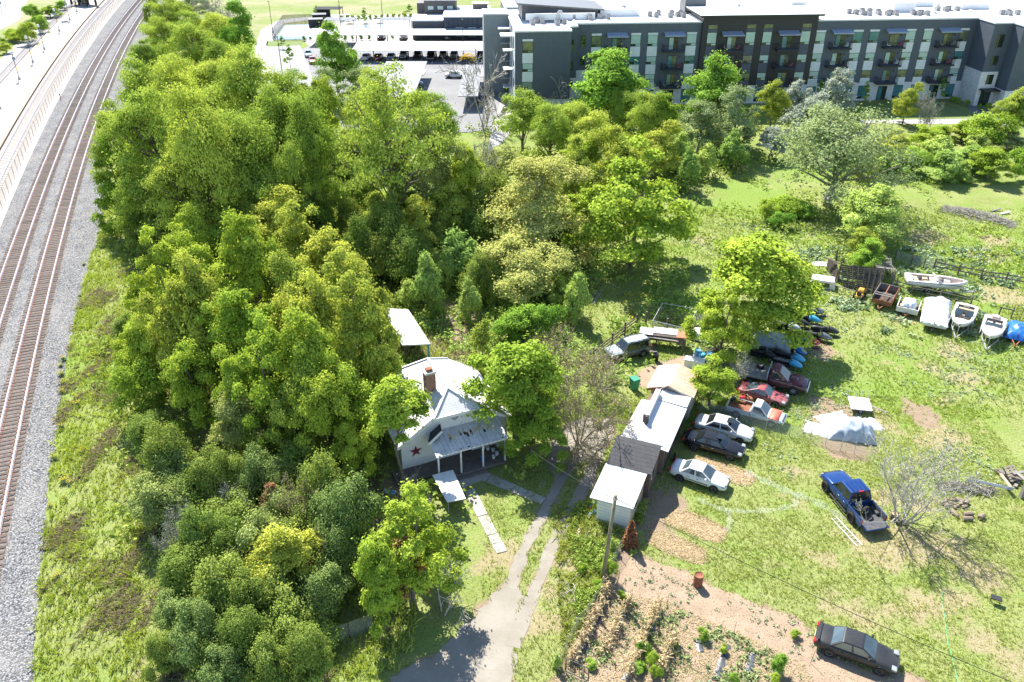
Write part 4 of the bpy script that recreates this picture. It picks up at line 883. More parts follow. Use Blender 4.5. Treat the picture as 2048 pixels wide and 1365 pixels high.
def balcony(u0, u1, v, seed, awn=True, clear=True):
    r = random.Random(seed); um = (u0+u1)/2
    if awn:
        MB().hexa([(u0, v-1.5, 12.72), (u1, v-1.5, 12.72), (u1-.1, v, 13.2), (u0+.1, v, 13.2), (u0, v-1.5, 12.86), (u1, v-1.5, 12.86), (u1-.1, v, 13.36), (u0+.1, v, 13.36)]).build('awning', 'awning', apt)
    for i, zf in enumerate((10.0, 6.7, 3.4)):
        b = MB().box(u0, u1, v-1.55, v, zf-.12, zf+.1).build('balcony', 'trim_black', apt)
        MB().box(u0+.1, u1-.1, v-1.45, v-.02, zf+.1, zf+.115).build('balcony_floor', 'balcony_deck', b)
        m = MB()
        for a, c in (((u0+.03, v-1.5), (u1-.03, v-1.5)), ((u0+.03, v-1.5), (u0+.03, v)), ((u1-.03, v-1.5), (u1-.03, v))):
            m.bar((a[0], a[1], zf+1.1), (c[0], c[1], zf+1.1), .05, .05); L = math.dist(a, c); n = max(2, int(L/.16))
            for k in range(n+1): f = k/n; x, y = a[0]+(c[0]-a[0])*f, a[1]+(c[1]-a[1])*f; m.cbox((x, y, zf+.6), (.022, .022, 1.0))
        m.build('railing', 'trim_black', b)
        d0, d1 = um-.85+.35*(r.random()-.3), um+.95
        d = MB().box(d0, d1, v-.05, v+.02, zf+.1, zf+2.35).build('balcony_door', 'trim_black', apt); dm = (d0+d1)/2
        for a, c, mm in ((d0+.07, dm-.03, r.choice(['window_blind', 'window_mid', 'window_teal'])), (dm+.03, d1-.07, r.choice(['window_dark', 'window_mid']))):
            MB().quad((a, v-.056, zf+.18), (c, v-.056, zf+.18), (c, v-.056, zf+2.28), (a, v-.056, zf+2.28)).build('pane', mm, d)
        MB().box(d1+.45, d1+.6, v-.12, v, zf+2.0, zf+2.25).build('wall_lamp', 'trim_black', apt)
        if r.random() < .6:   # patio chairs are loose things on the balcony
            for s in (-1, 1):
                cc = thing('patio_chair', 'small patio chair on an apartment balcony', 'chair', (0, 0, 0), 0, 'patio chairs on the apartment balconies')
                cc.matrix_world = Matrix.Translation((BO[0], BO[1], 0)) @ Matrix.Rotation(BA, 4, 'Z') @ Matrix.Translation((um+s*1.05, v-.85, zf+.116)) @ Matrix.Rotation(-s*1.2, 4, 'Z')
                cm_ = r.choice(['cushion_red', 'cushion_tan', 'trim_white', 'dark_metal'])
                MB().box(-.28, .28, -.26, .26, .32, .42).build('seat', cm_, cc); MB().hexa([(-.28, .2, .42), (.28, .2, .42), (.28, .3, .42), (-.28, .3, .42), (-.28, .36, .95), (.28, .36, .95), (.28, .42, .95), (-.28, .42, .95)]).build('backrest', cm_, cc)
                for ax in (-.25, .25):
                    for ay in (-.22, .22): MB().box(ax-.02, ax+.02, ay-.02, ay+.02, 0, .32).build('leg', 'dark_metal', cc)
    # ground-floor door
    d = MB().box(um-.9, um+.9, v-.1, v-.02, .05, 2.7).build('patio_door', 'trim_black', apt)
    for a, c, mm in ((um-.84, um-.03, 'window_teal'), (um+.03, um+.84, 'window_dark')): MB().quad((a, v-.106, .12), (c, v-.106, .12), (c, v-.106, 2.6), (a, v-.106, 2.6)).build('pane', mm, d)
for j, (a, b) in enumerate(((-60.22, -58.36), (-52.88, -51.01), (-49.7, -47.83), (-42.38, -40.5), (-17.7, -15.84), (-10.51, -8.56), (-7.29, -5.44), (-.15, 1.72), (3.29, 5.07), (10.41, 12.2))): column(a, b, 0, False, j)
for j, (a, b) in enumerate(((-38.69, -36.9), (-31.39, -29.57), (-28.14, -26.42), (-20.85, -19.02))): column(a, b, -.5, True, 20+j)
for j, (a, b, v) in enumerate(((-57.5, -53.6, 0), (-46.8, -42.9, 0), (-36.1, -32.0, -.5), (-25.4, -21.3, -.5), (-14.9, -10.9, 0), (-4.4, -.4, 0), (6.0, 10.1, 0))): balcony(a, b, v, 40+j)
column(-73.4, -71.5, -4.4, False, 61); column(44, 45.5, -8.6, False, 62); column(31, 33, -8.6, False, 63)
for u0, u1, v, zs in ((-62.2, -61.3, 0, ((10.9, 12.9), (7.6, 9.2), (4.3, 5.9))), (-64.4, -63.8, -2.2, ((10.6, 12.6), (7.2, 8.8), (3.9, 5.4))), (14.6, 15.9, -5.5, ((10.7, 13.0), (7.5, 9.2))), (14.6, 15.9, -5.62, ((4.0, 5.8),))):
    for z0, z1 in zs:
        w = MB().box(u0, u1, v-.05, v+.02, z0, z1).build('window', 'trim_black', apt); MB().quad((u0+.06, v-.056, z0+.06), (u1-.06, v-.056, z0+.06), (u1-.06, v-.056, z1-.06), (u0+.06, v-.056, z1-.06)).build('pane', 'window_dark', w)
# gable end towards the car park: narrow balconies with white canopies and tall windows
for v0, v1 in ((1.5, 4.0), (9, 11.5)):
    for zf in (3.4, 6.7, 10.0):
        MB().box(-76.4, -74.7, v0, v1, zf-.06, zf+.06).build('balcony', 'galv', apt)
    MB().box(-76.9, -74.7, v0-.3, v1+.3, 12.6, 12.85).build('awning', 'white_roof', apt)
for v0 in (-2.5, 6, 13.5):
    for zt, zb, kk in ROWS[:3]:
        w = MB().box(-74.78, -74.68, v0, v0+1.6, zb, zt).build('window', 'trim_black', apt); MB().box(-74.80, -74.78, v0+.08, v0+1.52, zb+.08, zt-.08).build('pane', 'window_mid', w)
block('stair_tower', -79.5, -74.7, 11.5, 17.5, 0, 14.9, mat('tower_pale', (.30, .32, .32), (.26, .28, .28), sc=.5, rough=.8)); block('gable_panel', -74.74, -74.7, -4.2, 1.2, 2.6, 14.2, 'panel_white'); block('gable_panel', -74.74, -74.7, 4.2, 8.8, 2.6, 14.2, 'tower_pale'); roofcap(-79.5, -74.72, 11.5, 17.5, 14.9)
# roof plant: each condenser is a thing of its own
ac = thing('condenser_unit', 'small round-fan condenser unit on the white apartment roof', 'condenser', (0, 0, 0), BA, 'condenser units on the apartment roof')
MB().box(-.42, .42, -.42, .42, .12, .85).build('casing', mat('ac_grey', (.24, .24, .24), (.32, .32, .32), sc=5, rough=.6), ac); MB().lathe([(.40, .85), (.40, .90), (.05, .93)], 12).build('fan_guard', 'dark_metal', ac); MB().box(-.5, .5, -.5, .5, 0, .12).build('curb', 'kerb_concrete', ac)
def bpos(u, v, z): return (BO[0]+u*math.cos(BA)-v*math.sin(BA), BO[1]+u*math.sin(BA)+v*math.cos(BA), z)
spots = [(-71, 2.2), (-69, 3.2), (-66.5, 1.4), (-65, 2.6), (-62.8, 4.8), (-61, 5.6), (-60, 3.8), (-58, 5), (-56.5, 4.6), (-70, 4.0), (-48, 7), (-47, 6), (-46, 8.4), (-44.5, 5.2), (-43.5, 8.2), (-42.8, 6.2), (-42, 5.2), (-41.8, 8),
         (-31, 8.4), (-29, 8.3), (-27.5, 8.4), (-25, 8.3), (-23.5, 8.3), (-22, 8.4), (-8.8, 7), (-7.8, 6.2), (-6.8, 5.2), (-6, 4.4), (-5.8, 8), (-4.5, 7.4), (-3.8, 5.0), (-3.2, 6.6), (-2.4, 4.2), (-1.4, 5.4), (-.6, 4.4), (2.8, 4.6), (3.6, 4.0), (4.6, 5.0), (5.3, 3.9),
         (10.2, 9), (11.4, 8.2), (12.6, 9.4), (13.6, 8), (20, 3.5), (21, 2.6), (21.6, 4), (23, 3.2)]
for i, (u, v) in enumerate(spots):
    o = ac if i == 0 else copy_tree(ac); zt = 14.52 if u < -64.6 else TOPZ+.1
    o.location = bpos(u, v, zt); o.rotation_euler.z = BA+U(-.2, .2)
for u, v in ((-66, 4.2), (-53, 9.5), (8, 6), (-30.8, 8.2)):
    t = thing('roof_vent', 'pale goose-neck duct standing on the apartment roof' if u != 8 else 'pale stacked duct unit on the roof right of the box', 'vent', bpos(u, v, TOPZ+.1), BA, None if u == 8 else 'goose-neck ducts on the apartment roof')
    MB().tube([(0, 0, 0), (0, 0, 1.3), (.2, 0, 1.55), (.6, 0, 1.5), (.75, 0, 1.2)], .22, 8).build('duct', 'galv', t); MB().box(-.35, .35, -.35, .35, 0, .15).build('curb', 'kerb_concrete', t)
# second apartment block behind, and a far one at the left
def far_block(lab, x0, x1, y0, y1, h, m, rz=BA):
    t = thing('apartment_building', lab, 'building', (x0, y0, 0), rz); L = x1-x0
    MB().box(0, L, 0, y1-y0, 0, h).build('wall', m, t); MB().box(-.2, L+.2, -.2, y1-y0+.2, h, h+.3).build('roof', 'white_roof', t)
    n = int(L/3.4)
    for i in range(n):
        MB().box(i*3.4+.6, i*3.4+2.2, -.06, 0, .5, h-.8).build('panel_strip', 'panel_white' if i % 3 else 'panel_dark', t)
        for f in range(4):
            w = MB().box(i*3.4+.65, i*3.4+2.15, -.1, -.05, f*3.3+1.0, f*3.3+2.5).build('window', 'trim_black', t); MB().quad((i*3.4+.72, -.106, f*3.3+1.07), (i*3.4+2.08, -.106, f*3.3+1.07), (i*3.4+2.08, -.106, f*3.3+2.43), (i*3.4+.72, -.106, f*3.3+2.43)).build('pane', ('window_teal', 'window_dark', 'window_blind')[(i+f) % 3], w)
    return t
far_block('second dark apartment block standing behind the long white roof', 2, 70, 232, 250, 15, 'siding_grey')
far_block('dark apartment wing at the far end behind the stepped end wing', 112, 175, 222, 245, 15, 'siding_black')

# ------------------------------------------------------------------ apartment grounds
def Q(*pts): return [gxy(x, y) for x, y in pts]
sheet('car_park', Q((600, 100), (618, 92), (1015, 83), (1040, 150), (1010, 262), (880, 268), (690, 262), (640, 178), (618, 140)), .02, 'park_asphalt')
sheet('footpath', Q((512, 155), (510, 95), (522, 60), (560, 40), (640, 32), (700, 27), (700, 31), (640, 37), (570, 47), (540, 65), (533, 100), (545, 150), (556, 210), (520, 210)), .03, 'path_concrete')
sheet('gravel_bed', Q((533, 94), (600, 91), (606, 104), (620, 140), (632, 185), (560, 190), (545, 150)), .025, 'grey_gravel', k='structure')
sheet('gravel_bed', Q((530, 85), (533, 60), (556, 44), (568, 48), (545, 78), (548, 85)), .025, 'grey_gravel')
sheet('pool_deck', Q((607, 82), (650, 60), (668, 33), (835, 28), (835, 82), (1010, 76), (1010, 90), (618, 92)), .022, 'platform_concrete')
sheet('lawn_strip', Q((532, 92), (534, 83), (610, 82), (600, 91)), .03, mat('mown_lawn', (.12, .18, .05), (.17, .21, .07), sc=.8, rough=1), k='structure')
ct = sheet('sports_court', Q((548, 80), (569, 51), (630, 49), (645, 55), (618, 79)), .04, 'court_blue')
ci = sheet('court_lines', Q((568, 76), (578, 55), (622, 53), (612, 75)), .046, 'court_pale'); ci.parent = ct
for a, b in (((568, 76), (578, 55)), ((578, 55), (622, 53)), ((622, 53), (612, 75)), ((612, 75), (568, 76)), ((573, 65), (617, 64)), ((600, 54), (590, 76))):
    A, B = gp(*a, .05), gp(*b, .05); MB().bar(A, B, .12, .01).build('court_line', 'line_white', ct)
sheet('pool_water', Q((700, 58), (705, 44), (760, 43), (778, 50), (775, 60), (730, 62)), .03, mat('pool_cover', (.48, .56, .62), (.42, .50, .57), sc=.3, rough=.25), k='structure')
sheet('forecourt_lawn', Q((1750, 232), (1800, 208), (1880, 205), (1935, 222), (1955, 238), (1760, 240)), .02, 'mown_lawn')
sheet('footpath', Q((1720, 241), (1960, 238), (2015, 246), (2048, 250), (2048, 256), (1995, 250), (1720, 247)), .03, 'path_concrete')
sheet('footpath', Q((985, 255), (1010, 175), (1022, 175), (1024, 262), (1000, 290), (975, 300)), .03, 'path_concrete')
sheet('planting_bed', Q((1010, 220), (1004, 160), (1022, 155), (1026, 235)), .028, 'mulch')
sheet('footpath', Q((1955, 238), (1925, 205), (1950, 203), (1985, 225), (2048, 232), (2048, 245), (2010, 246)), .026, 'asphalt')
# court fence and cabana
def chain(name, lab, pts, h, m, post, step=3.0, r=.03, cat='fence', toprail=True):
    t = thing(name, lab, cat, (pts[0][0], pts[0][1], 0)); t.location = (0, 0, 0)
    d = [pts[0]]
    for a, b in zip(pts, pts[1:]):
        n = max(1, round(math.dist(a, b)/step)); d += [(a[0]+(b[0]-a[0])*i/n, a[1]+(b[1]-a[1])*i/n) for i in range(1, n+1)]
    if m: fence_mesh('wire_mesh', d, .04, h, m, t)
    pm2 = MB().cyl((0, 0, -.2), r, h+.25, 6).mesh('post', post)
    for x, y in d: link('post', pm2, t, loc=(x, y, 0), rot=(U(-.03, .03), U(-.03, .03), 0))
    if toprail: MB().tube([(x, y, h) for x, y in d], r*.8, 5).build('top_rail', post, t)
    return t
chain('court_fence', 'dark wire fence round the blue sports court', Q((546, 80), (568, 50), (632, 48)), 2.6, 'black_mesh', 'dark_metal')
chain('court_fence', 'low dark fence along the car park side of the sports court', Q((548, 82), (614, 81)), 1.1, 'black_mesh', 'dark_metal')
def pergola(px, lab, w, d, h, m='dark_metal', n=7):
    p = gp(*px); t = thing('pergola', lab, 'pergola', p)
    for x in (-w/2, w/2):
        for y in (-d/2, d/2): MB().box(x-.08, x+.08, y-.08, y+.08, 0, h).build('post', m, t)
    for i in range(n): y = -d/2+d*i/(n-1); MB().box(-w/2-.2, w/2+.2, y-.12, y+.12, h, h+.1).build('slat', m, t)
    for x in (-w/2, w/2): MB().box(x-.06, x+.06, -d/2, d/2, h-.16, h).build('beam', m, t)
pergola((660, 40), 'dark slatted pergola over the poolside seating', 7, 5, 3.2)
for i, q in enumerate(((648, 36), (640, 48), (633, 58))):
    p = gp(*q); t = thing('cabana', 'dark flat-roofed cabana %s' % ('at the inner corner of the court', 'in the middle beside the court', 'nearest the car park beside the court')[i], 'cabana', p, .2)
    MB().box(-2, 2, -1.6, 1.6, 2.5, 2.7).build('roof', 'dark_metal', t); MB().box(-2, 2, 1.5, 1.6, 0, 2.5).build('back_wall', 'siding_black', t)
    for x in (-1.9, 1.9): MB().box(x-.06, x+.06, -1.55, -1.43, 0, 2.5).build('post', 'dark_metal', t)
pergola((682, 60), 'white framed pergola at the car park end of the pool', 8, 4, 2.8, 'seam_white'); pergola((793, 60), 'white framed pergola at the clubhouse end of the pool', 8, 4, 2.8, 'seam_white')
def parasol(px, lab, g):
    p = gp(*px); t = thing('parasol', lab, 'parasol', p, 0, g); MB().cyl((0, 0, 0), .04, 2.5, 6).build('pole', 'dark_metal', t); MB().add([(1.3*math.cos(a*PI/4), 1.3*math.sin(a*PI/4), 2.2) for a in range(8)]+[(0, 0, 2.65)], [(i, (i+1) % 8, 8) for i in range(8)]).build('canopy', 'mulch', t)
for q in ((702, 66), (733, 66), (761, 65)): parasol(q, 'brown parasol in the row beside the pool', 'parasols beside the pool')
def lounger(px, g):
    p = gp(*px); t = thing('sun_lounger', 'white sun lounger in the row on the far side of the pool', 'lounger', p, 0, g); MB().box(-.35, .35, -.9, .4, .25, .35).build('seat', 'white_paint', t); MB().hexa([(-.35, .4, .25), (.35, .4, .25), (.35, 1.0, .55), (-.35, 1.0, .55), (-.35, .4, .35), (.35, .4, .35), (.35, .95, .65), (-.35, .95, .65)]).build('backrest', 'white_paint', t)
    for x in (-.3, .3): MB().box(x-.03, x+.03, -.8, -.74, 0, .25).build('leg', 'white_paint', t); MB().box(x-.03, x+.03, .3, .36, 0, .25).build('leg', 'white_paint', t)
for i in range(11): lounger((690+i*8.5, 38.5-i*.15), 'loungers on the far side of the pool')
many(['bush0'], [(683+i*11.5, 37-i*.4, 3.2, 1.3) for i in range(13)], 'small clipped shrub in the row beyond the pool loungers', 'clipped shrubs beyond the pool', 'shrub')
many(['bush1'], [(x, 77-(x-625)*.012, 3.2, 1.1) for x in (608, 620, 638, 660, 670, 690, 705, 722, 738, 758, 785, 805)], 'small planter shrub along the pool side of the car park', 'planter shrubs between pool and car park', 'shrub')
many(['bush0', 'bush1'], [(1012, 180, 4, 1), (1016, 195, 4, 1), (1010, 205, 5, 1), (1018, 215, 4, 1), (1008, 225, 5, 1.1), (1014, 170, 3, .9), (1905, 199, 5, 1), (1916, 202, 5, 1), (1935, 207, 4, 1), (1772, 202, 4, .9), (1790, 200, 4, .9), (1960, 215, 4, 1.2), (1975, 215, 4, 1.4)], 'low foundation shrub at the foot of the apartment wall', 'foundation shrubs of the apartments', 'shrub')
# clubhouse
cp = gp(826, 80); club = thing('clubhouse', 'low modern clubhouse with dark glass front and white flat roofs', 'building', cp, math.radians(1))
def cb(n, x0, x1, y0, y1, z0, z1, m): return MB().box(x0, x1, y0, y1, z0, z1).build(n, m, club)
cb('wall', 0, 8.2, 0, 9, 0, 4.6, 'siding_grey_light'); cb('roof', -.3, 8.4, -.3, 9.2, 4.6, 4.9, 'white_roof')
cb('wall', 8.2, 20.8, -1, 9, 0, 5.6, mat('glass_grey', (.07, .09, .12), (.055, .075, .105), sc=.4, rough=.35)); cb('roof', 8.0, 21.0, -1.3, 9.2, 5.6, 5.95, 'white_roof')
cb('wall', 2.5, 11, 10, 17, 0, 8.2, mat('brown_panel', (.12, .11, .105), (.10, .095, .09), sc=.5, rough=.7)); cb('roof', 2.2, 11.2, 9.7, 17.3, 8.2, 8.6, 'white_roof')
cb('wall', .5, 2.5, 11, 16, 0, 7.4, 'brown_panel'); cb('wall', 11.0, 20, 9.2, 18, 0, 5.4, 'siding_grey_light'); cb('roof', 11.2, 20.2, 9.2, 18.2, 5.4, 5.7, 'white_roof'); cb('roof_box', 15.5, 19.5, 12, 15, 5.7, 7.0, 'brown_panel'); cb('roof_box_top', 15.3, 19.7, 11.8, 15.2, 7.0, 7.2, 'white_roof')
for i in range(11): cb('mullion', 8.2+i*1.25, 8.27+i*1.25, -1.06, -1.0, 0, 5.5, 'trim_black')
for x0 in (11.2, 14.4, 17.6):
    w = cb('window', x0, x0+2.3, -1.1, -1.02, .9, 3.4, 'trim_black')
    for i in range(2):
        for j in range(2): MB().quad((x0+.1+i*1.1, -1.106, 1.0+j*1.2), (x0+1.1+i*1.1, -1.106, 1.0+j*1.2), (x0+1.1+i*1.1, -1.106, 2.1+j*1.2), (x0+.1+i*1.1, -1.106, 2.1+j*1.2)).build('pane', 'window_blind', w)
for x0 in (3.4, 6.0, 8.6):
    w = cb('window', x0, x0+1.7, 9.94, 10, 5.8, 6.9, 'trim_black'); MB().quad((x0+.08, 9.934, 5.88), (x0+1.62, 9.934, 5.88), (x0+1.62, 9.934, 6.82), (x0+.08, 9.934, 6.82)).build('pane', 'window_blind', w)
# carports
def carport(lab, roof_px, h, m, along_y=False, slope=.35):
    (xl, yf), (xr, yb) = roof_px   # front-left and back-right of the roof as seen, at height h
    a = gp(xl, yf, h); b = gp(xr, yf, h); c = gp(xr, yb, h+slope)
    x0, x1, y0, y1 = a.x, b.x, a.y, c.y; t = thing('carport', lab, 'carport', ((x0+x1)/2, (y0+y1)/2, 0)); W2, D2 = (x1-x0)/2, (y1-y0)/2
    MB().hexa([(-W2, -D2, h), (W2, -D2, h), (W2, D2, h+slope), (-W2, D2, h+slope), (-W2, -D2, h+.12), (W2, -D2, h+.12), (W2, D2, h+slope+.12), (-W2, D2, h+slope+.12)]).build('roof', m, t)
    n = max(2, int((2*D2 if along_y else 2*W2)/7))
    for i in range(n):
        f = (i+.5)/n*2-1; x, y = (0, f*D2) if along_y else (f*W2, D2*.2)
        MB().box(x-.1, x+.1, y-.1, y+.1, 0, h+slope*.6).build('post', 'dark_metal', t)
        (MB().box(-W2*.9, W2*.9, y-.08, y+.08, h-.14, h-.002) if along_y else MB().box(x-.08, x+.08, -D2*.92, D2*.92, h-.14, h-.002)).build('beam', 'dark_metal', t)
    return t
carport('long white carport roof along the clubhouse side of the car park', ((612, 71.5), (989, 58)), 2.6, 'seam_white')
carport('long white carport roof in the middle of the car park', ((703, 102.5), (990, 84)), 2.6, 'seam_white')
carport('grey carport roof behind the great open elm', ((732, 195), (827, 124)), 2.6, 'seam_grey', True)
carport('grey carport roof beside the leafless dead tree', ((916, 194), (956, 131)), 2.6, 'seam_grey', True)
for x in range(705, 1000, 23):
    a, b = gp(x, 112, .03), gp(x-2, 128, .03); MB().bar(a, b, .12, .01).build('bay_line', 'line_white', bpy.data.objects['car_park'])
for lab, px, w in (('pale kerbed planting island beside the grey carport', (835, 146), 3), ('pale kerbed planting island by the apartment footpath', (965, 145), 3.2), ('pale kerbed planting island below the dead tree', (912, 150), 2.5)):
    p = gp(*px); o = MB().lathe([(w, 0), (w, .15), (w-.3, .15)], 14).add([((w-.3)*math.cos(a*PI/7), (w-.3)*math.sin(a*PI/7), .12) for a in range(14)], [tuple(range(14))]).build('kerb_island', 'kerb_concrete'); o.location = p; o.scale = (.6, 1.5, 1); tag(o, lab, 'kerb')
# light poles
def lightpole(base, top_y, lab, g=None, lean=0):
    p = gp(*base); h = 8.0; t = thing('light_pole', lab, 'light pole', p, 0, g); MB().cyl((0, 0, 0), .09, h, 7, r2=.06).build('pole', 'dark_metal', t); MB().box(-.15, .15, -.6, .1, h, h+.12).build('lamp_head', 'dark_metal', t); MB().cyl((0, 0, 0), .25, .5, 8).build('base', 'kerb_concrete', t)
for b, lab in (((565, 150), 'dark light pole in the grey gravel bed by the footpath'), ((546, 66), 'dark light pole at the outer bend of the footpath'), ((684, 76), 'dark light pole between court and long white carport'), ((765, 36), 'dark light pole beyond the pool loungers'), ((681, 38), 'dark light pole beside the dark pergola'), ((927, 110), 'dark light pole rising through the two long carports'), ((953, 180), 'dark light pole beside the lower grey carport')):
    lightpole(b, 0, lab)
# ------------------------------------------------------------------ station furniture
sl = thing('station_lamp', 'black globe-topped lamp post in the row along the station platform', 'lamp post', (0, 0, 0), 0, 'lamp posts along the station platform')
MB().lathe([(.28, 0), (.28, .35), (.16, .5), (.09, .8)], 10).build('base', 'kerb_concrete', sl); MB().cyl((0, 0, .8), .075, 1.9, 8).build('lower_pole', 'dark_metal', sl); MB().cyl((0, 0, 2.2), .09, .7, 8).build('yellow_band', 'yellow_strip', sl); MB().cyl((0, 0, 2.7), .07, 2.4, 8).build('pole', 'dark_metal', sl)
MB().lathe([(.02, 5.05), (.2, 5.12), (.31, 5.35), (.29, 5.6), (.15, 5.78), (.01, 5.82)], 12).build('globe', 'glass_lamp', sl, True)
MB().lathe([(.05, 4.98), (.22, 5.06), (.22, 5.1)], 10).build('collar', 'dark_metal', sl); MB().lathe([(.01, -.03), (.36, -.03), (.36, .03), (.01, .03)], 14, axis='y', c=(0, -.1, 4.3)).build('round_sign', mat('sign_grey', (.28, .34, .40), rough=.5), sl)
for i, b in enumerate(((39, 159), (66, 125), (89, 99), (119, 63), (139.5, 40), (154, 24), (0, 218), (163, 10), (172, 2))):
    o = sl if i == 0 else copy_tree(sl); p = gp(b[0], b[1], PLATZ); o.location = p; o.rotation_euler.z = .8
sh = gp(168, 10, PLATZ); t = thing('station_shelter', 'dark steel waiting shelter at the far end of the platform', 'shelter', sh, -.55)
MB().box(-5, 5, -3, 3, 3.4, 3.6).build('roof', 'dark_metal', t)
for x in (-4, 0, 4):
    for y in (-1.6, 1.6): MB().box(x-.25, x+.25, y-.25, y+.25, 0, 3.4).build('post', 'trim_black', t)
MB().box(-2, 2, -.06, .06, .2, 2.4).build('glass_screen', 'window_dark', t)
p = gp(131, 49, PLATZ); t = thing('platform_bench', 'small dark bench between two platform lamp posts', 'bench', p, .6); MB().box(-.9, .9, -.2, .2, .42, .48).build('seat', 'galv', t); MB().box(-.9, .9, .16, .22, .5, .9).build('backrest', 'galv', t)
for x in (-.8, .8): MB().box(x-.04, x+.04, -.18, .18, 0, .42).build('leg', 'dark_metal', t)
# a waiting figure in an orange vest
def figure(pos, rz, lab):
    t = thing('person', lab, 'person', pos, rz); r = np.random.default_rng(3); m = MB()
    m.loft([[(x*math.cos(a)+ox, y*math.sin(a)+oy, z) for a in np.linspace(0, 2*PI, 10, endpoint=False)] for x, y, z, ox, oy in ((.15, .10, .84, 0, 0), (.17, .11, .95, 0, 0), (.15, .10, 1.12, 0, 0), (.19, .12, 1.32, 0, 0), (.20, .11, 1.42, 0, 0), (.07, .07, 1.50, 0, 0), (.065, .07, 1.55, 0, 0), (.08, .10, 1.62, 0, .01), (.085, .105, 1.70, 0, .01), (.06, .08, 1.77, 0, 0))])
    for s in (-1, 1):
        m.tube([(s*.09, 0, .9), (s*.10, .02, .5), (s*.10, -.02, .08), (s*.11, .1, .04)], [.085, .065, .045, .04], 8); m.tube([(s*.19, 0, 1.4), (s*.25, .01, 1.13), (s*.24, .09, .88), (s*.23, .12, .80)], [.055, .045, .035, .03], 8)
    m.build('body', 'cloth_dark', t, True)
    MB().loft([[(x*math.cos(a), y*math.sin(a), z) for a in np.linspace(0, 2*PI, 10, endpoint=False)] for x, y, z in ((.185, .125, .92), (.175, .12, 1.12), (.21, .135, 1.32), (.215, .13, 1.43))]).build('vest', 'vest', t, True)
    MB().lathe([(.01, 1.81), (.07, 1.79), (.10, 1.72), (.10, 1.66)], 8).build('hair', 'brown_twig', t, True)
figure(gp(153, 14, PLATZ), .7, 'person in an orange vest standing near the platform shelter')
sheet('street', Q((0, 60), (40, 40), (55, 0), (-60, 0), (-60, 120), (0, 90)), .03, 'path_concrete')
for i, (x, y) in enumerate(((12, 14), (4, 24))):
    p = gp(x, y); t = thing('kiosk_post', 'tall signpost on the street %s' % ('near the shrubs' if i else 'beyond the shrubs'), 'signpost', p); MB().box(-.05, .05, -.05, .05, 0, 3).build('post', 'dark_metal', t); MB().box(-.6, .6, -.04, .04, 2.2, 3).build('board', 'sign_grey', t)

# ------------------------------------------------------------------ vehicles
for n_, c_, k_ in (('p_white', (.74, .74, .73), {}), ('p_silver', (.62, .61, .58), {'metal': .2, 'dust': .03}), ('p_black', (.012, .012, .013), {'dust': .0}), ('p_oldblack', (.02, .021, .023), {'rough': .4, 'dust': .05}), ('p_blue', (.012, .05, .19), {'metal': .25, 'dust': .03}),
                   ('p_green', (.055, .085, .075), {'dust': .25}), ('p_sky', (.42, .50, .55), {'dust': .2}), ('p_maroon', (.085, .015, .025), {'dust': .2}), ('p_red', (.30, .05, .06), {'rough': .45, 'dust': .25}), ('p_faded', (.50, .55, .57), {'rough': .55, 'dust': .3}), ('p_orange', (.62, .14, .08), {'rough': .5}),
                   ('p_grey', (.16, .17, .18), {'metal': .3}), ('p_darkred', (.20, .02, .03), {}), ('p_tan', (.38, .34, .27), {}), ('p_paleblue', (.40, .52, .60), {})):
    paint(n_, c_, **k_)
mat('lamp_red', (.45, .02, .02), rough=.25); mat('lamp_clear', (.30, .32, .32), rough=.15); mat('lamp_amber', (.65, .30, .08), rough=.25); mat('rim_alloy', (.42, .42, .43), (.32, .32, .33), sc=6, rough=.3, metal=.7); mat('bed_liner', (.05, .052, .055), (.09, .09, .095), sc=4, rough=.8)
mat('chrome', (.6, .6, .62), rough=.15, metal=.9); mat('peeled', (.30, .30, .31), (.05, .05, .055), sc=4, rough=.6, lo=.45, hi=.55); mat('maroon_peeled', (.11, .02, .03), (.42, .36, .38), sc=2.3, rough=.5, lo=.56, hi=.62)
WH = {}
def wheel_mesh(r, w, rim='rim_alloy'):
    key = (round(r, 2), round(w, 2), rim)
    if key not in WH:
        ty = MB().lathe([(r*.62, -w/2), (r*.9, -w/2), (r, -w*.32), (r, w*.32), (r*.9, w/2), (r*.62, w/2), (r*.58, 0), (r*.62, -w/2)], 20, axis='y').mesh('tyre', 'black_rubber', True)
        rm = MB().lathe([(.005, w*.30), (r*.18, w*.30), (r*.2, w*.2)], 12, axis='y')
        rm.lathe([(r*.52, w*.40), (r*.63, w*.46), (r*.63, -w*.4), (r*.5, -w*.1)], 20, axis='y')
        for k in range(5):
            a = 2*PI*k/5; c, s = math.cos(a), math.sin(a); q = [(r*.12*c-.04*s, r*.12*s+.04*c), (r*.12*c+.04*s, r*.12*s-.04*c), (r*.58*c+.055*s, r*.58*s-.055*c), (r*.58*c-.055*s, r*.58*s+.055*c)]
            rm.hexa([(x, w*.12, z) for x, z in q]+[(x, w*.34, z) for x, z in q])
        hub = MB().lathe([(.005, -.02), (r*.56, -.02), (r*.56, .0), (.005, .0)], 16, axis='y').mesh('brake', 'dark_metal')
        WH[key] = (ty, rm.mesh('rim', rim, True), hub)
    return WH[key]
def wheel(t, x, y, r, w, rim='rim_alloy'):
    ty, rm, hb = wheel_mesh(r, w, rim); s = 1 if y > 0 else -1
    e = link('wheel', hb, t, loc=(x, y, r), rot=(0, 0, 0 if s > 0 else PI)); link('tyre', ty, e); link('rim', rm, e); return e
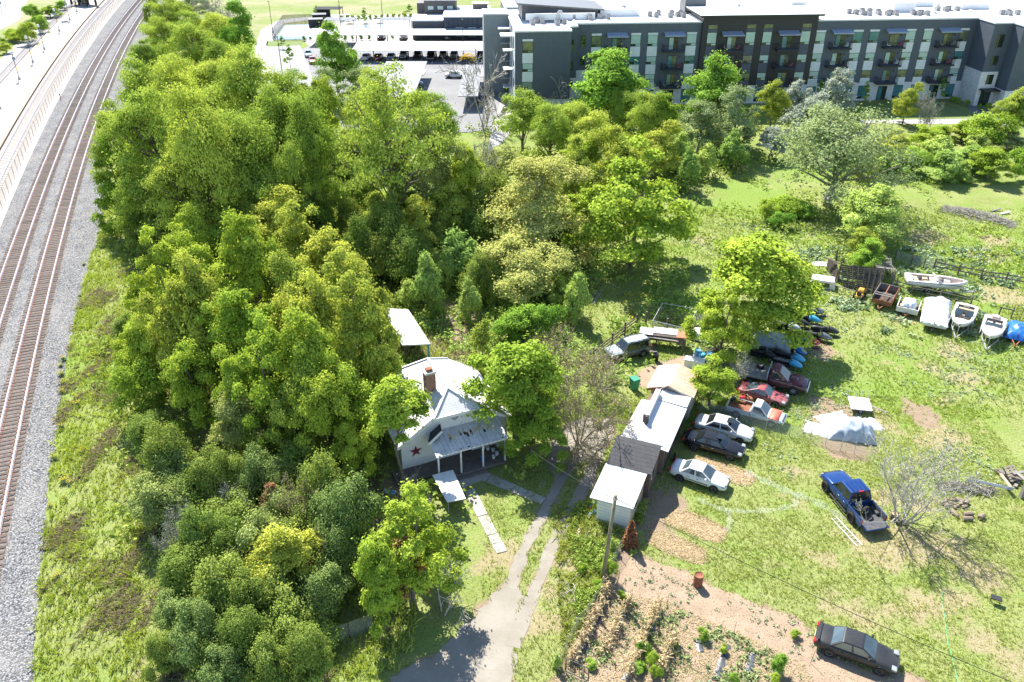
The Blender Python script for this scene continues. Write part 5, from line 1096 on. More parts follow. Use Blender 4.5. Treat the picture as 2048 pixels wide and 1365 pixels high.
def pane(t, name, cs, s0, s1, t0, t1, m, off=.008, parent=None):
    """glass on the face cs (bl, br, tr, tl), between fractions"""
    a, b, c, d = [Vector(v) for v in cs]; n = (b-a).cross(d-a).normalized()*off
    P_ = lambda s, u: (a*(1-s)+b*s)*(1-u)+(d*(1-s)+c*s)*u+n
    return MB().quad(P_(s0, t0), P_(s1, t0), P_(s1+(0), t1), P_(s0, t1)).build(name, m, parent or t)
def body_loft(st, W, t, m, zl=.26, name='body', sub=1):
    rings = []
    for x, w, zt, *lo in st:
        hw = W/2*w; z0 = lo[0] if lo else zl
        h = [(0, z0), (hw*.86, z0), (hw*.99, z0+.09), (hw*1.0, z0+(zt-z0)*.5), (hw*.975, zt-.13), (hw*.87, zt-.015), (hw*.5, zt+.012), (0, zt+.02)]
        rings.append([(x, y, z) for y, z in h]+[(x, -y, z) for y, z in h[-2:0:-1]])
    rings.reverse()
    return MB().loft([r[::-1] for r in rings[::-1]]).build(name, m, t, True, sub=sub)
def cabin(t, x0, x1, r0, r1, W, wt, zb, zr, m, gm='car_glass', split=(.0, .47, .53, .97), roof=None, sun=None, back=True, solid=None):
    """painted cabin shell with separate panes; x0/x1 base rear/front, r0/r1 roof rear/front"""
    a, b = W/2, wt/2
    B = [(x0, -a, zb), (x1, -a, zb), (x1, a, zb), (x0, a, zb)]; T = [(r0, -b, zr), (r1, -b, zr), (r1, b, zr), (r0, b, zr)]
    MB().hexa(B+T).build('cabin', m, t, bevel=.05, seg=2, smooth=False)
    crown = MB().loft([[(r0+.03, y, zr-.02+.03*(1-(y/b)**2)) for y in np.linspace(-b*.9, b*.9, 7)], [(r0*.5+r1*.5, y, zr+.035*(1-(y/b)**2)) for y in np.linspace(-b*.95, b*.95, 7)], [(r1-.03, y, zr-.02+.03*(1-(y/b)**2)) for y in np.linspace(-b*.9, b*.9, 7)]], closed=False, caps=False)
    crown.build('roof', roof or m, t, True)
    ws = (B[1], B[2], T[2], T[1]); rw = (B[3], B[0], T[0], T[3]); sr = (B[0], B[1], T[1], T[0]); sl_ = (B[2], B[3], T[3], T[2])
    pane(t, 'windshield', ws, .06, .94, .06, .92, gm)
    if back: pane(t, 'rear_window', rw, .07, .93, .08, .9, gm)
    s0, s1, s2, s3 = split
    for nm, f in (('side_window', sr), ('side_window', sl_)):
        q = [(s0+.06, s1), (s2, s3)] if f is sr else [(1-s3, 1-s2), (1-s1, 1-s0-.06)]
        if s1 - s0 < .05: q = [(s2, s3)] if f is sr else [(1-s3, 1-s2)]
        for u0, u1 in q: pane(t, nm, f, u0, u1, .12, .88, gm)
    if sun:
        MB().box(sun[0], sun[1], -b*.55, b*.55, zr+.028, zr+.042).build('sunroof', gm, t, bevel=.01)
def lights(t, L, W, zf, zr, hl='lamp_clear', wd=.34, xin=.10):
    for s in (-1, 1):
        y0, y1 = sorted((s*W*.5*.50, s*W*.5*.92))
        MB().hexa([(L/2-.34, y0, zf-.07), (L/2-.02-xin*(abs(y0) > abs(y1)), y0, zf-.08), (L/2-.02-xin*(abs(y1) > abs(y0)), y1, zf-.08), (L/2-.34, y1, zf-.07), (L/2-.40, y0, zf+.075), (L/2-.10, y0, zf+.05), (L/2-.14, y1, zf+.05), (L/2-.40, y1, zf+.075)]).build('headlight', hl, t, bevel=.02)
        MB().box(-L/2-.005, -L/2+.16, y0, y1, zr-.07, zr+.07).build('taillight', 'lamp_red', t, bevel=.02)
def mirrors(t, x, W, z, m):
    for s in (-1, 1): MB().cbox((x, s*(W/2+.07), z), (.12, .2, .14)).build('wing_mirror', m, t, bevel=.03)
def place(tail, nose, hgt=.55):
    a = gp(*tail, hgt); b = gp(*nose, hgt); return ((a.x+b.x)/2, (a.y+b.y)/2, 0), math.atan2(b.y-a.y, b.x-a.x)
def arches(t, xs, W, r):
    for x in xs:
        for s in (-1, 1):
            MB().lathe([(.01, 0), (r*1.16, 0), (r*1.16, .02), (.01, .02)], 18, axis='y', c=(x, s*(W/2+.004)-(.02 if s > 0 else 0), r*1.02)).build('wheel_arch', 'black_plastic', t)
def sedan(name, lab, tail, nose, m, L=4.6, W=1.74, H=1.42, gm='car_glass', rim='rim_alloy', sun=None, roof=None, group=None, pos=None, rz=None, spoiler=False, mould=None, wr=.32, hood=None, coupe=False):
    if pos is None: pos, rz = place(tail, nose)
    t = thing(name, lab, 'car', pos, rz, group); h = L/2; k = H/1.42; D = .98*k
    st = [(-h, .80, D*.74, .38), (-h*.965, .92, D*.93, .32), (-h*.85, .975, D*1.0), (-h*.6, 1.0, D*.99), (-h*.2, 1.0, D*.965), (h*.2, 1.0, D*.955), (h*.45, .985, D*.95), (h*.62, .97, D*.90), (h*.82, .93, D*.80), (h*.95, .84, D*.68, .3), (h, .70, D*.58, .36)]
    if coupe: st = [(x, w, z*.94, *lo) for x, w, z, *lo in st]; D *= .94
    body_loft(st, W, t, m)
    if hood: body_loft([(x, w*.99, z+.012, z-.12) for x, w, z, *lo in st if h*.4 < x < h*.9], W, t, hood, name='hood', sub=0)
    x0, x1, r0, r1 = (-h*.62, h*.46, -h*.34, h*.10) if not coupe else (-h*.72, h*.36, -h*.20, h*.05)
    cabin(t, x0, x1, r0, r1, W*.93, W*.70, D-.05, H, m, gm, roof=roof, sun=sun)
    xs = (-h*.585, h*.605); arches(t, xs, W, wr)
    for x in xs:
        for s in (-1, 1): wheel(t, x, s*(W/2-.07), wr, .2, rim)
    lights(t, L, W, D*.72, D*.80); mirrors(t, h*.30, W*.98, D+.06, m)
    MB().box(h-.10, h+.012, -W*.22, W*.22, D*.52, D*.66).build('grille', 'black_plastic', t, bevel=.02)
    MB().box(-h-.01, -h+.1, -.26, .26, D*.58, D*.70).build('number_plate', 'white_paint', t)
    if mould:
        for s in (-1, 1): MB().box(-h*.42, h*.38, s*(W/2+.003)-.01, s*(W/2+.003)+.01, D*.50, D*.56).build('side_moulding', mould, t)
    for s in (-1, 1):
        for x in (-h*.30, h*.02): MB().box(x-.09, x+.09, s*(W/2-.004)-.012, s*(W/2-.004)+.012, D*.76, D*.79).build('door_handle', 'chrome' if m in ('p_silver', 'p_black') else 'black_plastic', t)
    if spoiler: MB().box(-h*.95, -h*.87, -W*.42, W*.42, D+.03, D+.07).build('spoiler', m, t, bevel=.02)
    return t
def suv(name, lab, tail, nose, m, L=4.6, W=1.78, H=1.75, gm='car_glass', roof=None, group=None, hood=None, pos=None, rz=None):
    if pos is None: pos, rz = place(tail, nose)
    t = thing(name, lab, 'car', pos, rz, group); h = L/2; D = 1.05
    st = [(-h, .88, D*.9, .45), (-h*.97, .96, D, .4), (-h*.6, 1, D, .36), (0, 1, D, .34), (h*.4, .99, D*.99, .34), (h*.6, .97, D*.97, .36), (h*.9, .93, D*.92, .4), (h, .82, D*.74, .45)]
    body_loft(st, W, t, m)
    if hood: body_loft([(x, w*.98, z+.012, z-.1) for x, w, z, *lo in st if h*.35 < x < h*.95], W, t, hood, name='hood', sub=0)
    cabin(t, -h*.95, h*.42, -h*.86, h*.14, W*.95, W*.76, D-.05, H, m, gm, roof=roof, split=(.0, .42, .47, .96))
    xs = (-h*.56, h*.6); arches(t, xs, W, .38)
    for x in xs:
        for s in (-1, 1): wheel(t, x, s*(W/2-.06), .37, .24)
    lights(t, L, W, D*.78, D*.92); mirrors(t, h*.3, W, D+.08, m); MB().box(h-.08, h+.015, -W*.28, W*.28, D*.62, D*.82).build('grille', 'black_plastic', t)
    for s in (-1, 1): MB().bar((-h*.8, s*W*.33, H+.06), (h*.05, s*W*.33, H+.06), .04, .04).build('roof_rail', 'black_plastic', t)
    return t
def pickup(name, lab, tail, nose, m, L=5.8, W=2.0, H=1.9, bed=1.75, crew=True, gate_down=False, roof=None, hood=None, wr=.42, gm='car_glass', flat=False, group=None, bedm='bed_liner', pos=None, rz=None, junk=False, cabm=None, rim='rim_alloy'):
    if pos is None: pos, rz = place(tail, nose, .8)
    t = thing(name, lab, 'truck', pos, rz, group); h = L/2; D = H*.62; xb = -h+bed; cm_ = cabm or m
    st = [(xb, .99, D, .5), (xb+.1, 1, D, .45), (0, 1, D, .42), (h*.35, 1, D*.99, .42), (h*.5, .98, D*.97, .44), (h*.85, .95, D*.91, .48), (h*.97, .92, D*.82, .5), (h, .84, D*.72, .55)]
    body_loft(st, W, t, m)
    if hood: body_loft([(x, w*.985, z+.012, z-.12) for x, w, z, *lo in st if h*.4 < x < h*.96], W, t, hood, name='hood', sub=0)
    cabin(t, xb+.04, h*.46, xb+.22, h*.20 if crew else h*.16, W*.93, W*.74, D-.05, H, cm_, gm, roof=roof, split=(.0, .45, .50, .95) if crew else (.0, .0, .12, .94))
    wb = .09
    if not flat:
        zt = D-.04
        MB().box(-h, xb, -W/2+wb, W/2-wb, .52, .64).build('bed_floor', bedm, t)
        for s in (-1, 1):
            y0, y1 = sorted((s*(W/2-.005), s*(W/2-wb)))
            MB().box(-h, xb, y0, y1, .46, zt).build('bed_side', m, t, bevel=.03)
            MB().box(-h+.05, xb-.03, *sorted((s*(W/2-wb), s*(W/2-wb-.015))), .64, zt-.05).build('bed_lining', bedm, t)
            MB().box(-h*.75, -h*.45, *sorted((s*(W/2-wb-.01), s*(W/2-wb-.24))), .64, .86).build('wheel_tub', bedm, t, bevel=.04)
            MB().box(-h-.006, -h+.07, y0, y1, zt-.36, zt-.1).build('taillight', 'lamp_red', t)
        MB().box(xb-.05, xb-.005, -W/2+wb, W/2-wb, .64, zt).build('bed_front', m, t)
        if gate_down:
            g = MB().box(-h-.56, -h-.02, -W/2+wb+.02, W/2-wb-.02, .60, .66).build('tailgate', m, t); MB().box(-h-.52, -h-.06, -W/2+.2, W/2-.2, .66, .668).build('gate_liner', bedm, g)
        else: MB().box(-h-.03, -h+.05, -W/2+.08, W/2-.08, .52, zt).build('tailgate', m, t, bevel=.02)
    else:
        MB().box(-h, xb, -W/2-.15, W/2+.15, .95, 1.08).build('flat_bed', bedm, t); MB().box(xb-.1, xb-.02, -W/2-.1, W/2+.1, 1.08, 1.75).build('headboard', 'galv', t)
        for s in (-1, 1): MB().box(-h+.1, xb, s*.4-.06, s*.4+.06, .6, .95).build('chassis_rail', 'dark_metal', t)
    MB().box(-h-.16, -h-.02, -W*.46, W*.46, .45, .58).build('rear_bumper', 'chrome' if not gate_down else 'dark_metal', t, bevel=.02)
    MB().box(h-.06, h+.1, -W*.48, W*.48, .5, .68).build('front_bumper', 'chrome', t, bevel=.03); MB().box(h-.1, h+.012, -W*.34, W*.34, .70, D*.80).build('grille', 'black_plastic', t)
    xs = (-h*.60, h*.64); arches(t, xs, W, wr)
    for x in xs:
        for s in (-1, 1): wheel(t, x, s*(W/2-.04), wr, .28, rim)
    for s in (-1, 1):
        MB().box(h-.12, h-.005, *sorted((s*W*.36, s*W*.46)), D*.62, D*.78).build('headlight', 'lamp_clear', t); MB().box(xb, h*.38, s*(W/2+.06)-.06, s*(W/2+.06)+.06, .38, .44).build('running_board', 'black_plastic', t)
        for x in ((xb+.45, h*.08) if crew else (xb+.35,)): MB().box(x-.1, x+.1, s*(W/2)-.012, s*(W/2)+.012, D*.78, D*.81).build('door_handle', 'chrome', t)
    mirrors(t, h*.36, W+.06, D+.12, 'black_plastic')
    if crew and gate_down:
        for y in (-.5, -.17, .17, .5): MB().box(xb+.35, h*.1, y-.03, y+.03, H+.03, H+.045).build('roof_rib', m, t)
        MB().box(xb+.18, xb+.26, -.2, .2, H-.02, H+.03).build('brake_lamp', 'lamp_red', t)
    return t
sedan('parked_sedan', 'white four-door sedan parked nearest the white end shed', (1345, 932), (1457, 969), 'p_white', L=4.45, W=1.70, H=1.39, gm='pale_glass', mould='black_plastic')
sedan('parked_sedan', 'glossy black sedan with sunroof parked between the white and silver cars', (1372, 873), (1487, 905), 'p_black', L=4.83, W=1.82, H=1.43, sun=(.15, .75))
sedan('parked_sedan', 'silver sedan with sunroof and red tail lamps parked by the wire fence', (1392, 842), (1507, 872), 'p_silver', L=4.83, W=1.82, H=1.43, sun=(.15, .75))
sedan('parked_sedan', 'worn black sedan with peeling clear-coat beside the vegetable garden', (1631, 1268), (1798, 1328), 'p_oldblack', L=4.75, W=1.78, H=1.38, gm='pale_glass', spoiler=True)
pickup('pickup_truck', 'dark blue crew-cab pickup with lowered tailgate on the lawn', (1742, 1038), (1668, 952), 'p_blue', L=5.5, W=2.02, H=1.95, bed=1.75, gate_down=True, wr=.44, rim='black_plastic')
bp = gp(1745, 1035, .9); w_ = thing('spare_wheel', 'loose spare wheel lying in the blue pickup bed', 'wheel', (bp.x-.3, bp.y+.55, .65), .4); ty, rm, hb = wheel_mesh(.36, .24)
for n_, me_ in (('tyre', ty), ('rim', rm)): link(n_, me_, w_, loc=(0, 0, .36))
suv('parked_suv', 'dark green off-road car with pale bonnet and roof beside the rail fence', (1295, 692), (1214, 712), 'p_green', L=4.5, W=1.75, H=1.75, roof='p_sky', hood='p_sky')  # bonnet and roof coloured paler and bluer than the body sides
pickup('flatbed_truck', 'old maroon flatbed truck with peeling paint under the maple', (1492, 742), (1602, 767), 'p_maroon', L=6.1, W=2.0, H=1.9, bed=2.7, crew=False, flat=True, bedm='grey_wood', wr=.42, hood='maroon_peeled', cabm='maroon_peeled')
sp_ = gp(1521, 735, 1.09); w_ = thing('spare_wheel', 'loose tyre lying flat on the maroon flatbed', 'wheel', (sp_.x, sp_.y, 1.09), 0)
for n_, me_ in (('tyre', ty), ('rim', rm)): link(n_, me_, w_, loc=(0, 0, .13), rot=(PI/2, 0, 0))
sedan('sports_coupe', 'faded dark red hatchback coupe between the flatbed and the old pickup', (1484, 775), (1571, 800), 'p_red', L=4.3, W=1.72, H=1.26, gm='pale_glass', coupe=True)
pickup('old_pickup', 'derelict pale pickup with orange-red bonnet behind the wire fence', (1463, 806), (1563, 834), 'p_faded', L=4.75, W=1.68, H=1.55, bed=2.0, crew=False, wr=.33, hood='p_orange', gm='pale_glass', bedm='rust', roof='p_white')
# things in the old pickup bed
jp = gp(1490, 800, .8)
for i, (mm, dx, dy) in enumerate((('bright_red', -.2, .1), ('black_plastic', -.9, 0), ('rust', .4, -.1))):
    t = thing('scrap_part', ('red scrap casing', 'black scrap casing', 'rusty scrap casing')[i]+' lying in the derelict pale pickup bed', 'scrap', (jp.x+dx, jp.y+dy+.1, .65), i)
    MB().cbox((0, 0, .2), (.6, .45, .4)).build('casing', mm, t, bevel=.08); MB().tube([(-.3, .1, .3), (0, .2, .55), (.4, 0, .5)], .04, 6).build('pipe', 'rust', t)
# cars of the car park
PK = [((704, 127), 'p_white', 0, 'white sedan parked nose-out'), ((733, 125), 'p_white', 1, 'white hatchback backed in'), ((757, 125), 'p_darkred', 1, 'dark red car'), ((782, 125), 'p_paleblue', 0, 'pale blue sedan'),
      ((808, 122), 'p_white', 2, 'white off-road car'), ((836, 121), 'p_black', 2, 'black off-road car'), ((863, 124), 'p_black', 3, 'black pickup with chrome front'), ((887, 121), 'p_tan', 2, 'tan off-road car'), ((908, 121), 'p_tan', 0, 'tan sedan'), ((961, 121), 'p_black', 0, 'black sedan')]
for (px, py), m_, ty_, d in PK:
    p = gp(px, py-6); lab = d+' under the middle long carport'
    if ty_ == 3: pickup('parked_truck', lab, None, None, m_, pos=(p.x, p.y, 0), rz=-PI/2-.03)
    elif ty_ == 2: suv('parked_suv', lab, None, None, m_, pos=(p.x, p.y, 0), rz=-PI/2-.03)
    else: sedan('parked_sedan', lab, None, None, m_, pos=(p.x, p.y, 0), rz=(-PI/2 if ty_ == 0 else PI/2)-.03)
for (px, py), m_, d in (((763, 83), 'p_black', 'black sedan'), ((807, 83), 'p_grey', 'dark grey sedan'), ((875, 80), 'p_silver', 'silver sedan'), ((896, 82), 'p_white', 'white sedan'), ((918, 81), 'p_darkred', 'dark red sedan'), ((980, 78), 'p_grey', 'slate grey sedan')):
    p = gp(px, py-4); sedan('parked_sedan', d+' under the carport beside the clubhouse', None, None, m_, pos=(p.x, p.y, 0), rz=PI/2)
for (px, py), m_, d in (((617, 118), 'p_paleblue', 'pale blue car behind the red car at the car park kerb'), ((626, 131), 'p_red', 'red hatchback at the car park kerb by the gravel bed')):
    p = gp(px, py-5); sedan('parked_sedan', d, None, None, 'bright_red' if m_ == 'p_red' else m_, pos=(p.x, p.y, 0), rz=-PI/2+.25)
for (px, py), m_, d in (((911, 160), 'p_white', 'white car at the edge of the grey carport by the dead tree'), ((825, 176), 'p_paleblue', 'pale car beside the grey carport behind the great elm'), ((965, 208), 'p_black', 'black car parked below the dead tree')):
    p = gp(px, py-4); sedan('parked_sedan', d, None, None, m_, pos=(p.x, p.y, 0), rz=PI/2*(1 if m_ == 'p_black' else 0))

# ------------------------------------------------------------------ boats and trailers
def trailer_frame(t, L, W, z=.45, tongue=1.4, m='galv'):
    for s in (-1, 1):
        MB().bar((-L*.42, s*W*.36, z), (L*.2, s*W*.36, z), .08, .1).build('frame_rail', m, t); MB().bar((L*.2, s*W*.36, z), (L/2+tongue, 0, z), .08, .1).build('drawbar', m, t); wheel(t, -L*.12, s*(W*.46), .28, .18)
        MB().lathe([(.3, -.11), (.34, -.11), (.34, .11), (.3, .11)], 12, axis='y', c=(-L*.12, s*W*.46, .34)).build('mudguard', m, t)
    MB().box(-L*.2, -L*.05, -W*.44, W*.44, z-.06, z+.02).build('axle', 'dark_metal', t); MB().cyl((L/2+tongue-.15, .0, 0), .035, z+.25, 6).build('jockey_leg', 'dark_metal', t)
    MB().bar((L/2-.1, 0, z), (L/2+.05, 0, 1.15), .07, .07).build('winch_post', m, t)
def hull(t, L, W, z0, free, m, inner='boat_inner', open_from=-.42, open_to=.30, bow=1.0, deck=None, top=None):
    """planing hull with a hollow cockpit"""
    n = 13; xs = np.linspace(-L/2, L/2, n); out = []; rim = []
    for x in xs:
        f = (x+L/2)/L; w = W/2*(1 if f < .55 else max(.02, 1-((f-.55)/.45)**2.2*bow)); zk = z0+(.0 if f < .6 else ((f-.6)/.4)**2*free*.75); sh = z0+free+.12*f*f
        out.append([(x, 0, zk), (x, w*.55, zk+.10*free), (x, w*.88, zk*.45+sh*.55-.08), (x, w, sh), (x, w*.93, sh+.05), (x, -w*.93, sh+.05), (x, -w, sh), (x, -w*.88, zk*.45+sh*.55-.08), (x, -w*.55, zk+.10*free)])
    b = MB(); vs = [p for r_ in out for p in r_]; k = 9; fs = []
    for i in range(n-1):
        for j in range(k):
            if j == 4: continue
            j2 = (j+1) % k; fs.append((i*k+j, (i+1)*k+j, (i+1)*k+j2, i*k+j2))
    fs.append(tuple(range(k))); b.add(vs, fs); b.build('hull', m, t, True)
    dk = MB(); ck = MB()
    for i in range(n-1):
        fa = (xs[i]+xs[i+1])/2/L
        a, c = out[i], out[i+1]
        if open_from < fa < open_to:
            for s in (4, 5):
                sg = 1 if s == 4 else -1
                ai = (a[s][0], a[s][1]*.78, a[s][2]); ci_ = (c[s][0], c[s][1]*.78, c[s][2]); q = (a[s], c[s], ci_, ai); dk.quad(*(q if sg < 0 else q[::-1]))
                ad = (ai[0], ai[1]*.96, z0+.18); cd = (ci_[0], ci_[1]*.96, z0+.18); q = (ai, ci_, cd, ad); ck.quad(*(q if sg < 0 else q[::-1]))
            ck.quad((a[4][0], a[4][1]*.75, z0+.18), (a[5][0], a[5][1]*.75, z0+.18), (c[5][0], c[5][1]*.75, z0+.18), (c[4][0], c[4][1]*.75, z0+.18))
        else:
            m1 = (a[4][0], 0, a[4][2]+.06); m2 = (c[4][0], 0, c[4][2]+.06); dk.quad(a[4], m1, m2, c[4]); dk.quad(m1, a[5], c[5], m2)
    dk.build('deck', deck or m, t); 
    if ck.v: ck.build('cockpit', inner, t)
def boat(lab, tail, nose, L, W, m, style, z0=.55, free=.75, deck=None, hgt=.9):
    pos, rz = place(tail, nose, hgt); t = thing('motorboat', lab, 'boat', pos, rz, 'boats stored on the lawn')
    if style == 'bow': hull(t, L, W, z0, free, m, open_from=-.40, open_to=.40, bow=1, inner='gel_pink')
    elif style == 'run': hull(t, L, W, z0, free, m, open_from=-.42, open_to=.26, bow=.95)
    elif style == 'closed': hull(t, L, W, z0, free, m, open_from=-.34, open_to=.02, deck=deck, inner='vinyl_tan')
    zt = z0+free
    if style in ('bow', 'run'):
        for s in (-1, 1):
            y0, y1 = sorted((s*.12, s*W*.40)); MB().hexa([(L*.02, y0, zt+.02), (L*.10, y0, zt+.02), (L*.05, y1, zt+.02), (-L*.02, y1, zt+.02), (-L*.03, y0, zt+.48), (-L*.025, y0, zt+.5), (-L*.06, y1, zt+.45), (-L*.065, y1, zt+.43)]).build('windscreen', 'pale_glass' if style == 'run' else 'gel_white', t)
            MB().box(-L*.10, L*.0, y0, y1, z0+.19, zt-.05).build('console', m, t, bevel=.03); MB().box(-L*.22, -L*.13, y0+.05, y1-.05, z0+.19, zt-.12).build('seat', 'vinyl_tan', t, bevel=.04); MB().box(L*.14, L*.24, *sorted((s*.22, s*W*.33)), z0+.19, zt-.15).build('bow_seat', 'vinyl_tan' if style == 'run' else 'gel_white', t, bevel=.04)
        MB().box(-L*.38, -L*.30, -W*.36, W*.36, z0+.19, zt-.1).build('rear_bench', 'vinyl_tan', t, bevel=.04); MB().box(-L*.47, -L*.40, -.3, .3, zt-.1, zt+.18).build('engine_cover', m, t, bevel=.05)
    if style == 'closed':
        MB().hexa([(L*.0, -W*.40, zt+.05), (L*.06, -W*.33, zt+.05), (L*.06, W*.33, zt+.05), (L*.0, W*.40, zt+.05), (-L*.05, -W*.38, zt+.32), (-L*.04, -W*.34, zt+.33), (-L*.04, W*.34, zt+.33), (-L*.05, W*.38, zt+.32)]).build('windscreen', 'pale_glass', t)
        for s in (-1, 1): MB().box(-L*.24, -L*.10, *sorted((s*.1, s*.62)), z0+.2, zt).build('seat', 'gel_white', t, bevel=.05)
        MB().box(-L*.49, -L*.36, -.35, .35, zt, zt+.3).build('engine_cover', deck or m, t, bevel=.06)
    MB().box(-L*.49, L*.40, -W/2-.01, -W/2+.02, zt-.02, zt+.05).build('rub_rail', 'dark_metal' if style == 'bow' else m, t); MB().box(-L*.49, L*.05, W/2-.02, W/2+.01, zt-.02, zt+.05).build('rub_rail', 'dark_metal' if style == 'bow' else m, t)
    trailer_frame(t, L, W, .38, 1.0); return t
boat('white bowrider boat on a trailer lying along the plank fence', (1816, 562), (1928, 573), 6.2, 2.3, 'gel_white', 'bow', free=.8)
boat('white open runabout with tan seats pointing at the lawn', (1932, 619), (1918, 656), 5.2, 2.1, 'gel_white', 'run', free=.75)
boat('faded pink-decked speedboat on a white trailer', (1990, 640), (1979, 680), 5.0, 2.0, 'gel_white', 'closed', free=.65, deck='gel_pink')
def drape(name, L, W, H, m, t, seed=0, nx_=22, ny_=14, sag=.12, peak=None, z0=.1, over=1.06):
    """a cover thrown over a shape: domed grid with folds"""
    r = np.random.default_rng(seed); V = []; 
    ph = r.uniform(0, 6, 6)
    for i in range(nx_+1):
        for j in range(ny_+1):
            a, b = i/nx_*2-1, j/ny_*2-1; e = max(abs(a), abs(b)); f = np.clip((1-e)/.22, 0, 1)**.6
            hh = (peak(a, b) if peak else 1.0)*H
            z = z0+(hh-z0)*f+sag*f*(.5*math.sin(a*7+ph[0])*math.cos(b*5+ph[1])+.35*math.sin(a*13+b*9+ph[2]))*H*.6
            k = 1+(over-1)*(1-f)*(1+.6*math.sin(math.atan2(b, a)*15+ph[3])); V.append((a*L/2*k, b*W/2*k, max(z, .02)))
    idx = np.arange((nx_+1)*(ny_+1)).reshape(nx_+1, ny_+1); F_ = np.stack([idx[:-1, :-1], idx[1:, :-1], idx[1:, 1:], idx[:-1, 1:]], -1).reshape(-1, 4)
    return link(name, npmesh(name, V, F_, m, smooth=True), t)
pos, rz = place((1876, 602), (1867, 653), .8); t = thing('covered_boat', 'deck boat under a white cover on a black drawbar trailer', 'boat', pos, rz)
drape('cover', 5.6, 2.5, 1.6, 'tarp_white', t, 3, peak=lambda a, b: .82+.25*math.exp(-((a+.8)**2+(b-.2)**2)*6)+.12*a*-1, z0=.9, over=1.03)
MB().hexa([(-2.7, -1.15, .55), (2.75, -1.15, .5), (2.75, 1.15, .5), (-2.7, 1.15, .55), (-2.75, -1.28, 1.0), (2.85, -1.25, 1.0), (2.85, 1.25, 1.0), (-2.75, 1.28, 1.0)]).build('hull', 'gel_white', t, bevel=.06); trailer_frame(t, 5.4, 2.3, .4, .7, 'dark_metal')
for s in (-1, 1): MB().tube([(1.6, s*1.1, 1.35), (2.7, s*1.1, 1.3), (2.8, s*.3, 1.3)], .02, 5).build('grab_rail', 'steel', t)
pos, rz = place((2040, 635), (2032, 688), .7); t = thing('covered_boat', 'small craft under a bright blue tarpaulin on a rusty trailer', 'boat', pos, rz)
drape('cover', 3.4, 1.9, 1.35, 'tarp_blue', t, 5, peak=lambda a, b: .75+.3*math.exp(-(a*a+b*b)*3), z0=.45, over=1.05); MB().box(-1.5, 1.4, -.6, .6, .4, .8).build('hull', 'black_plastic', t, bevel=.1); trailer_frame(t, 3.2, 1.7, .4, 1.4, 'rust')
pos, rz = place((1765, 575), (1776, 610), .8); t = thing('utility_trailer', 'rusty brown box trailer with open top beside the barn ruins', 'trailer', pos, rz-.35)
MB().box(-1.7, 1.7, -.95, .95, .55, .62).build('floor', 'dark_wood', t)
for s in (-1, 1): MB().box(-1.7, 1.7, *sorted((s*.95, s*1.0)), .55, 1.35).build('side_panel', 'grey_wood' if s < 0 else 'rust', t)
MB().box(-1.75, -1.7, -1, 1, .55, 1.4).build('rear_panel', 'grey_wood', t); MB().box(1.7, 1.75, -1, 1, .55, 1.0).build('front_panel', 'rust', t)
MB().bar((-1.7, 0, 1.38), (1.75, 0, 1.05), .1, .1).build('centre_bar', 'rust', t); MB().bar((.6, -1, 1.3), (.6, 1, 1.3), .12, .05).build('cross_plank', 'grey_wood', t); MB().bar((1.0, -1, 1.25), (1.0, 1, 1.28), .12, .05).build('cross_plank', 'grey_wood', t); trailer_frame(t, 3.2, 1.9, .45, 1.1, 'rust')
pos, rz = place((1822, 600), (1812, 628), .6); t = thing('utility_trailer', 'small white trailer heaped with wire mesh junk', 'trailer', pos, rz)
for s in (-1, 1): MB().box(-1.25, 1.25, *sorted((s*.98, s*1.05)), .45, 1.0).build('side_panel', 'gel_white', t)
MB().box(1.25, 1.32, -1.05, 1.05, .45, 1.0).build('front_panel', 'gel_white', t); MB().box(-1.25, 1.25, -.98, .98, .42, .5).build('floor', 'dark_wood', t); trailer_frame(t, 2.4, 2.0, .4, .6, 'rust')
drape('wire_junk', 1.5, 1.4, 1.35, 'plastic_net', t, 8, z0=.55, nx_=8, ny_=8); MB().cbox((.5, -.6, .7), (.5, .4, .4)).build('crate', 'pale_wood', t)
p = gp(1718, 596); t = thing('garden_tractor', 'small yellow ride-on tractor beside the brown box trailer', 'tractor', p, 1.0)
MB().box(.1, .95, -.3, .3, .4, .85).build('bonnet', 'tractor_yellow', t, bevel=.08); MB().box(-.9, .2, -.38, .38, .35, .55).build('chassis', 'tractor_yellow', t, bevel=.05); MB().box(-.75, -.3, -.22, .22, .55, .72).build('seat', 'black_plastic', t, bevel=.06); MB().box(-.8, -.72, -.22, .22, .7, 1.05).build('seat_back', 'black_plastic', t, bevel=.04)
MB().tube([(.05, 0, .8), (-.15, 0, 1.05)], .03, 6).build('steering_column', 'dark_metal', t); MB().lathe([(.17, -.015), (.2, 0), (.17, .015)], 12, c=(-.15, 0, 1.06)).build('steering_wheel', 'black_plastic', t)
for x, r_ in ((-.55, .34), (.65, .24)):
    for s in (-1, 1): wheel(t, x, s*.45, r_, .22)
MB().bar((.9, 0, .4), (2.0, -.2, .25), .1, .1).build('front_boom', 'tractor_yellow', t)
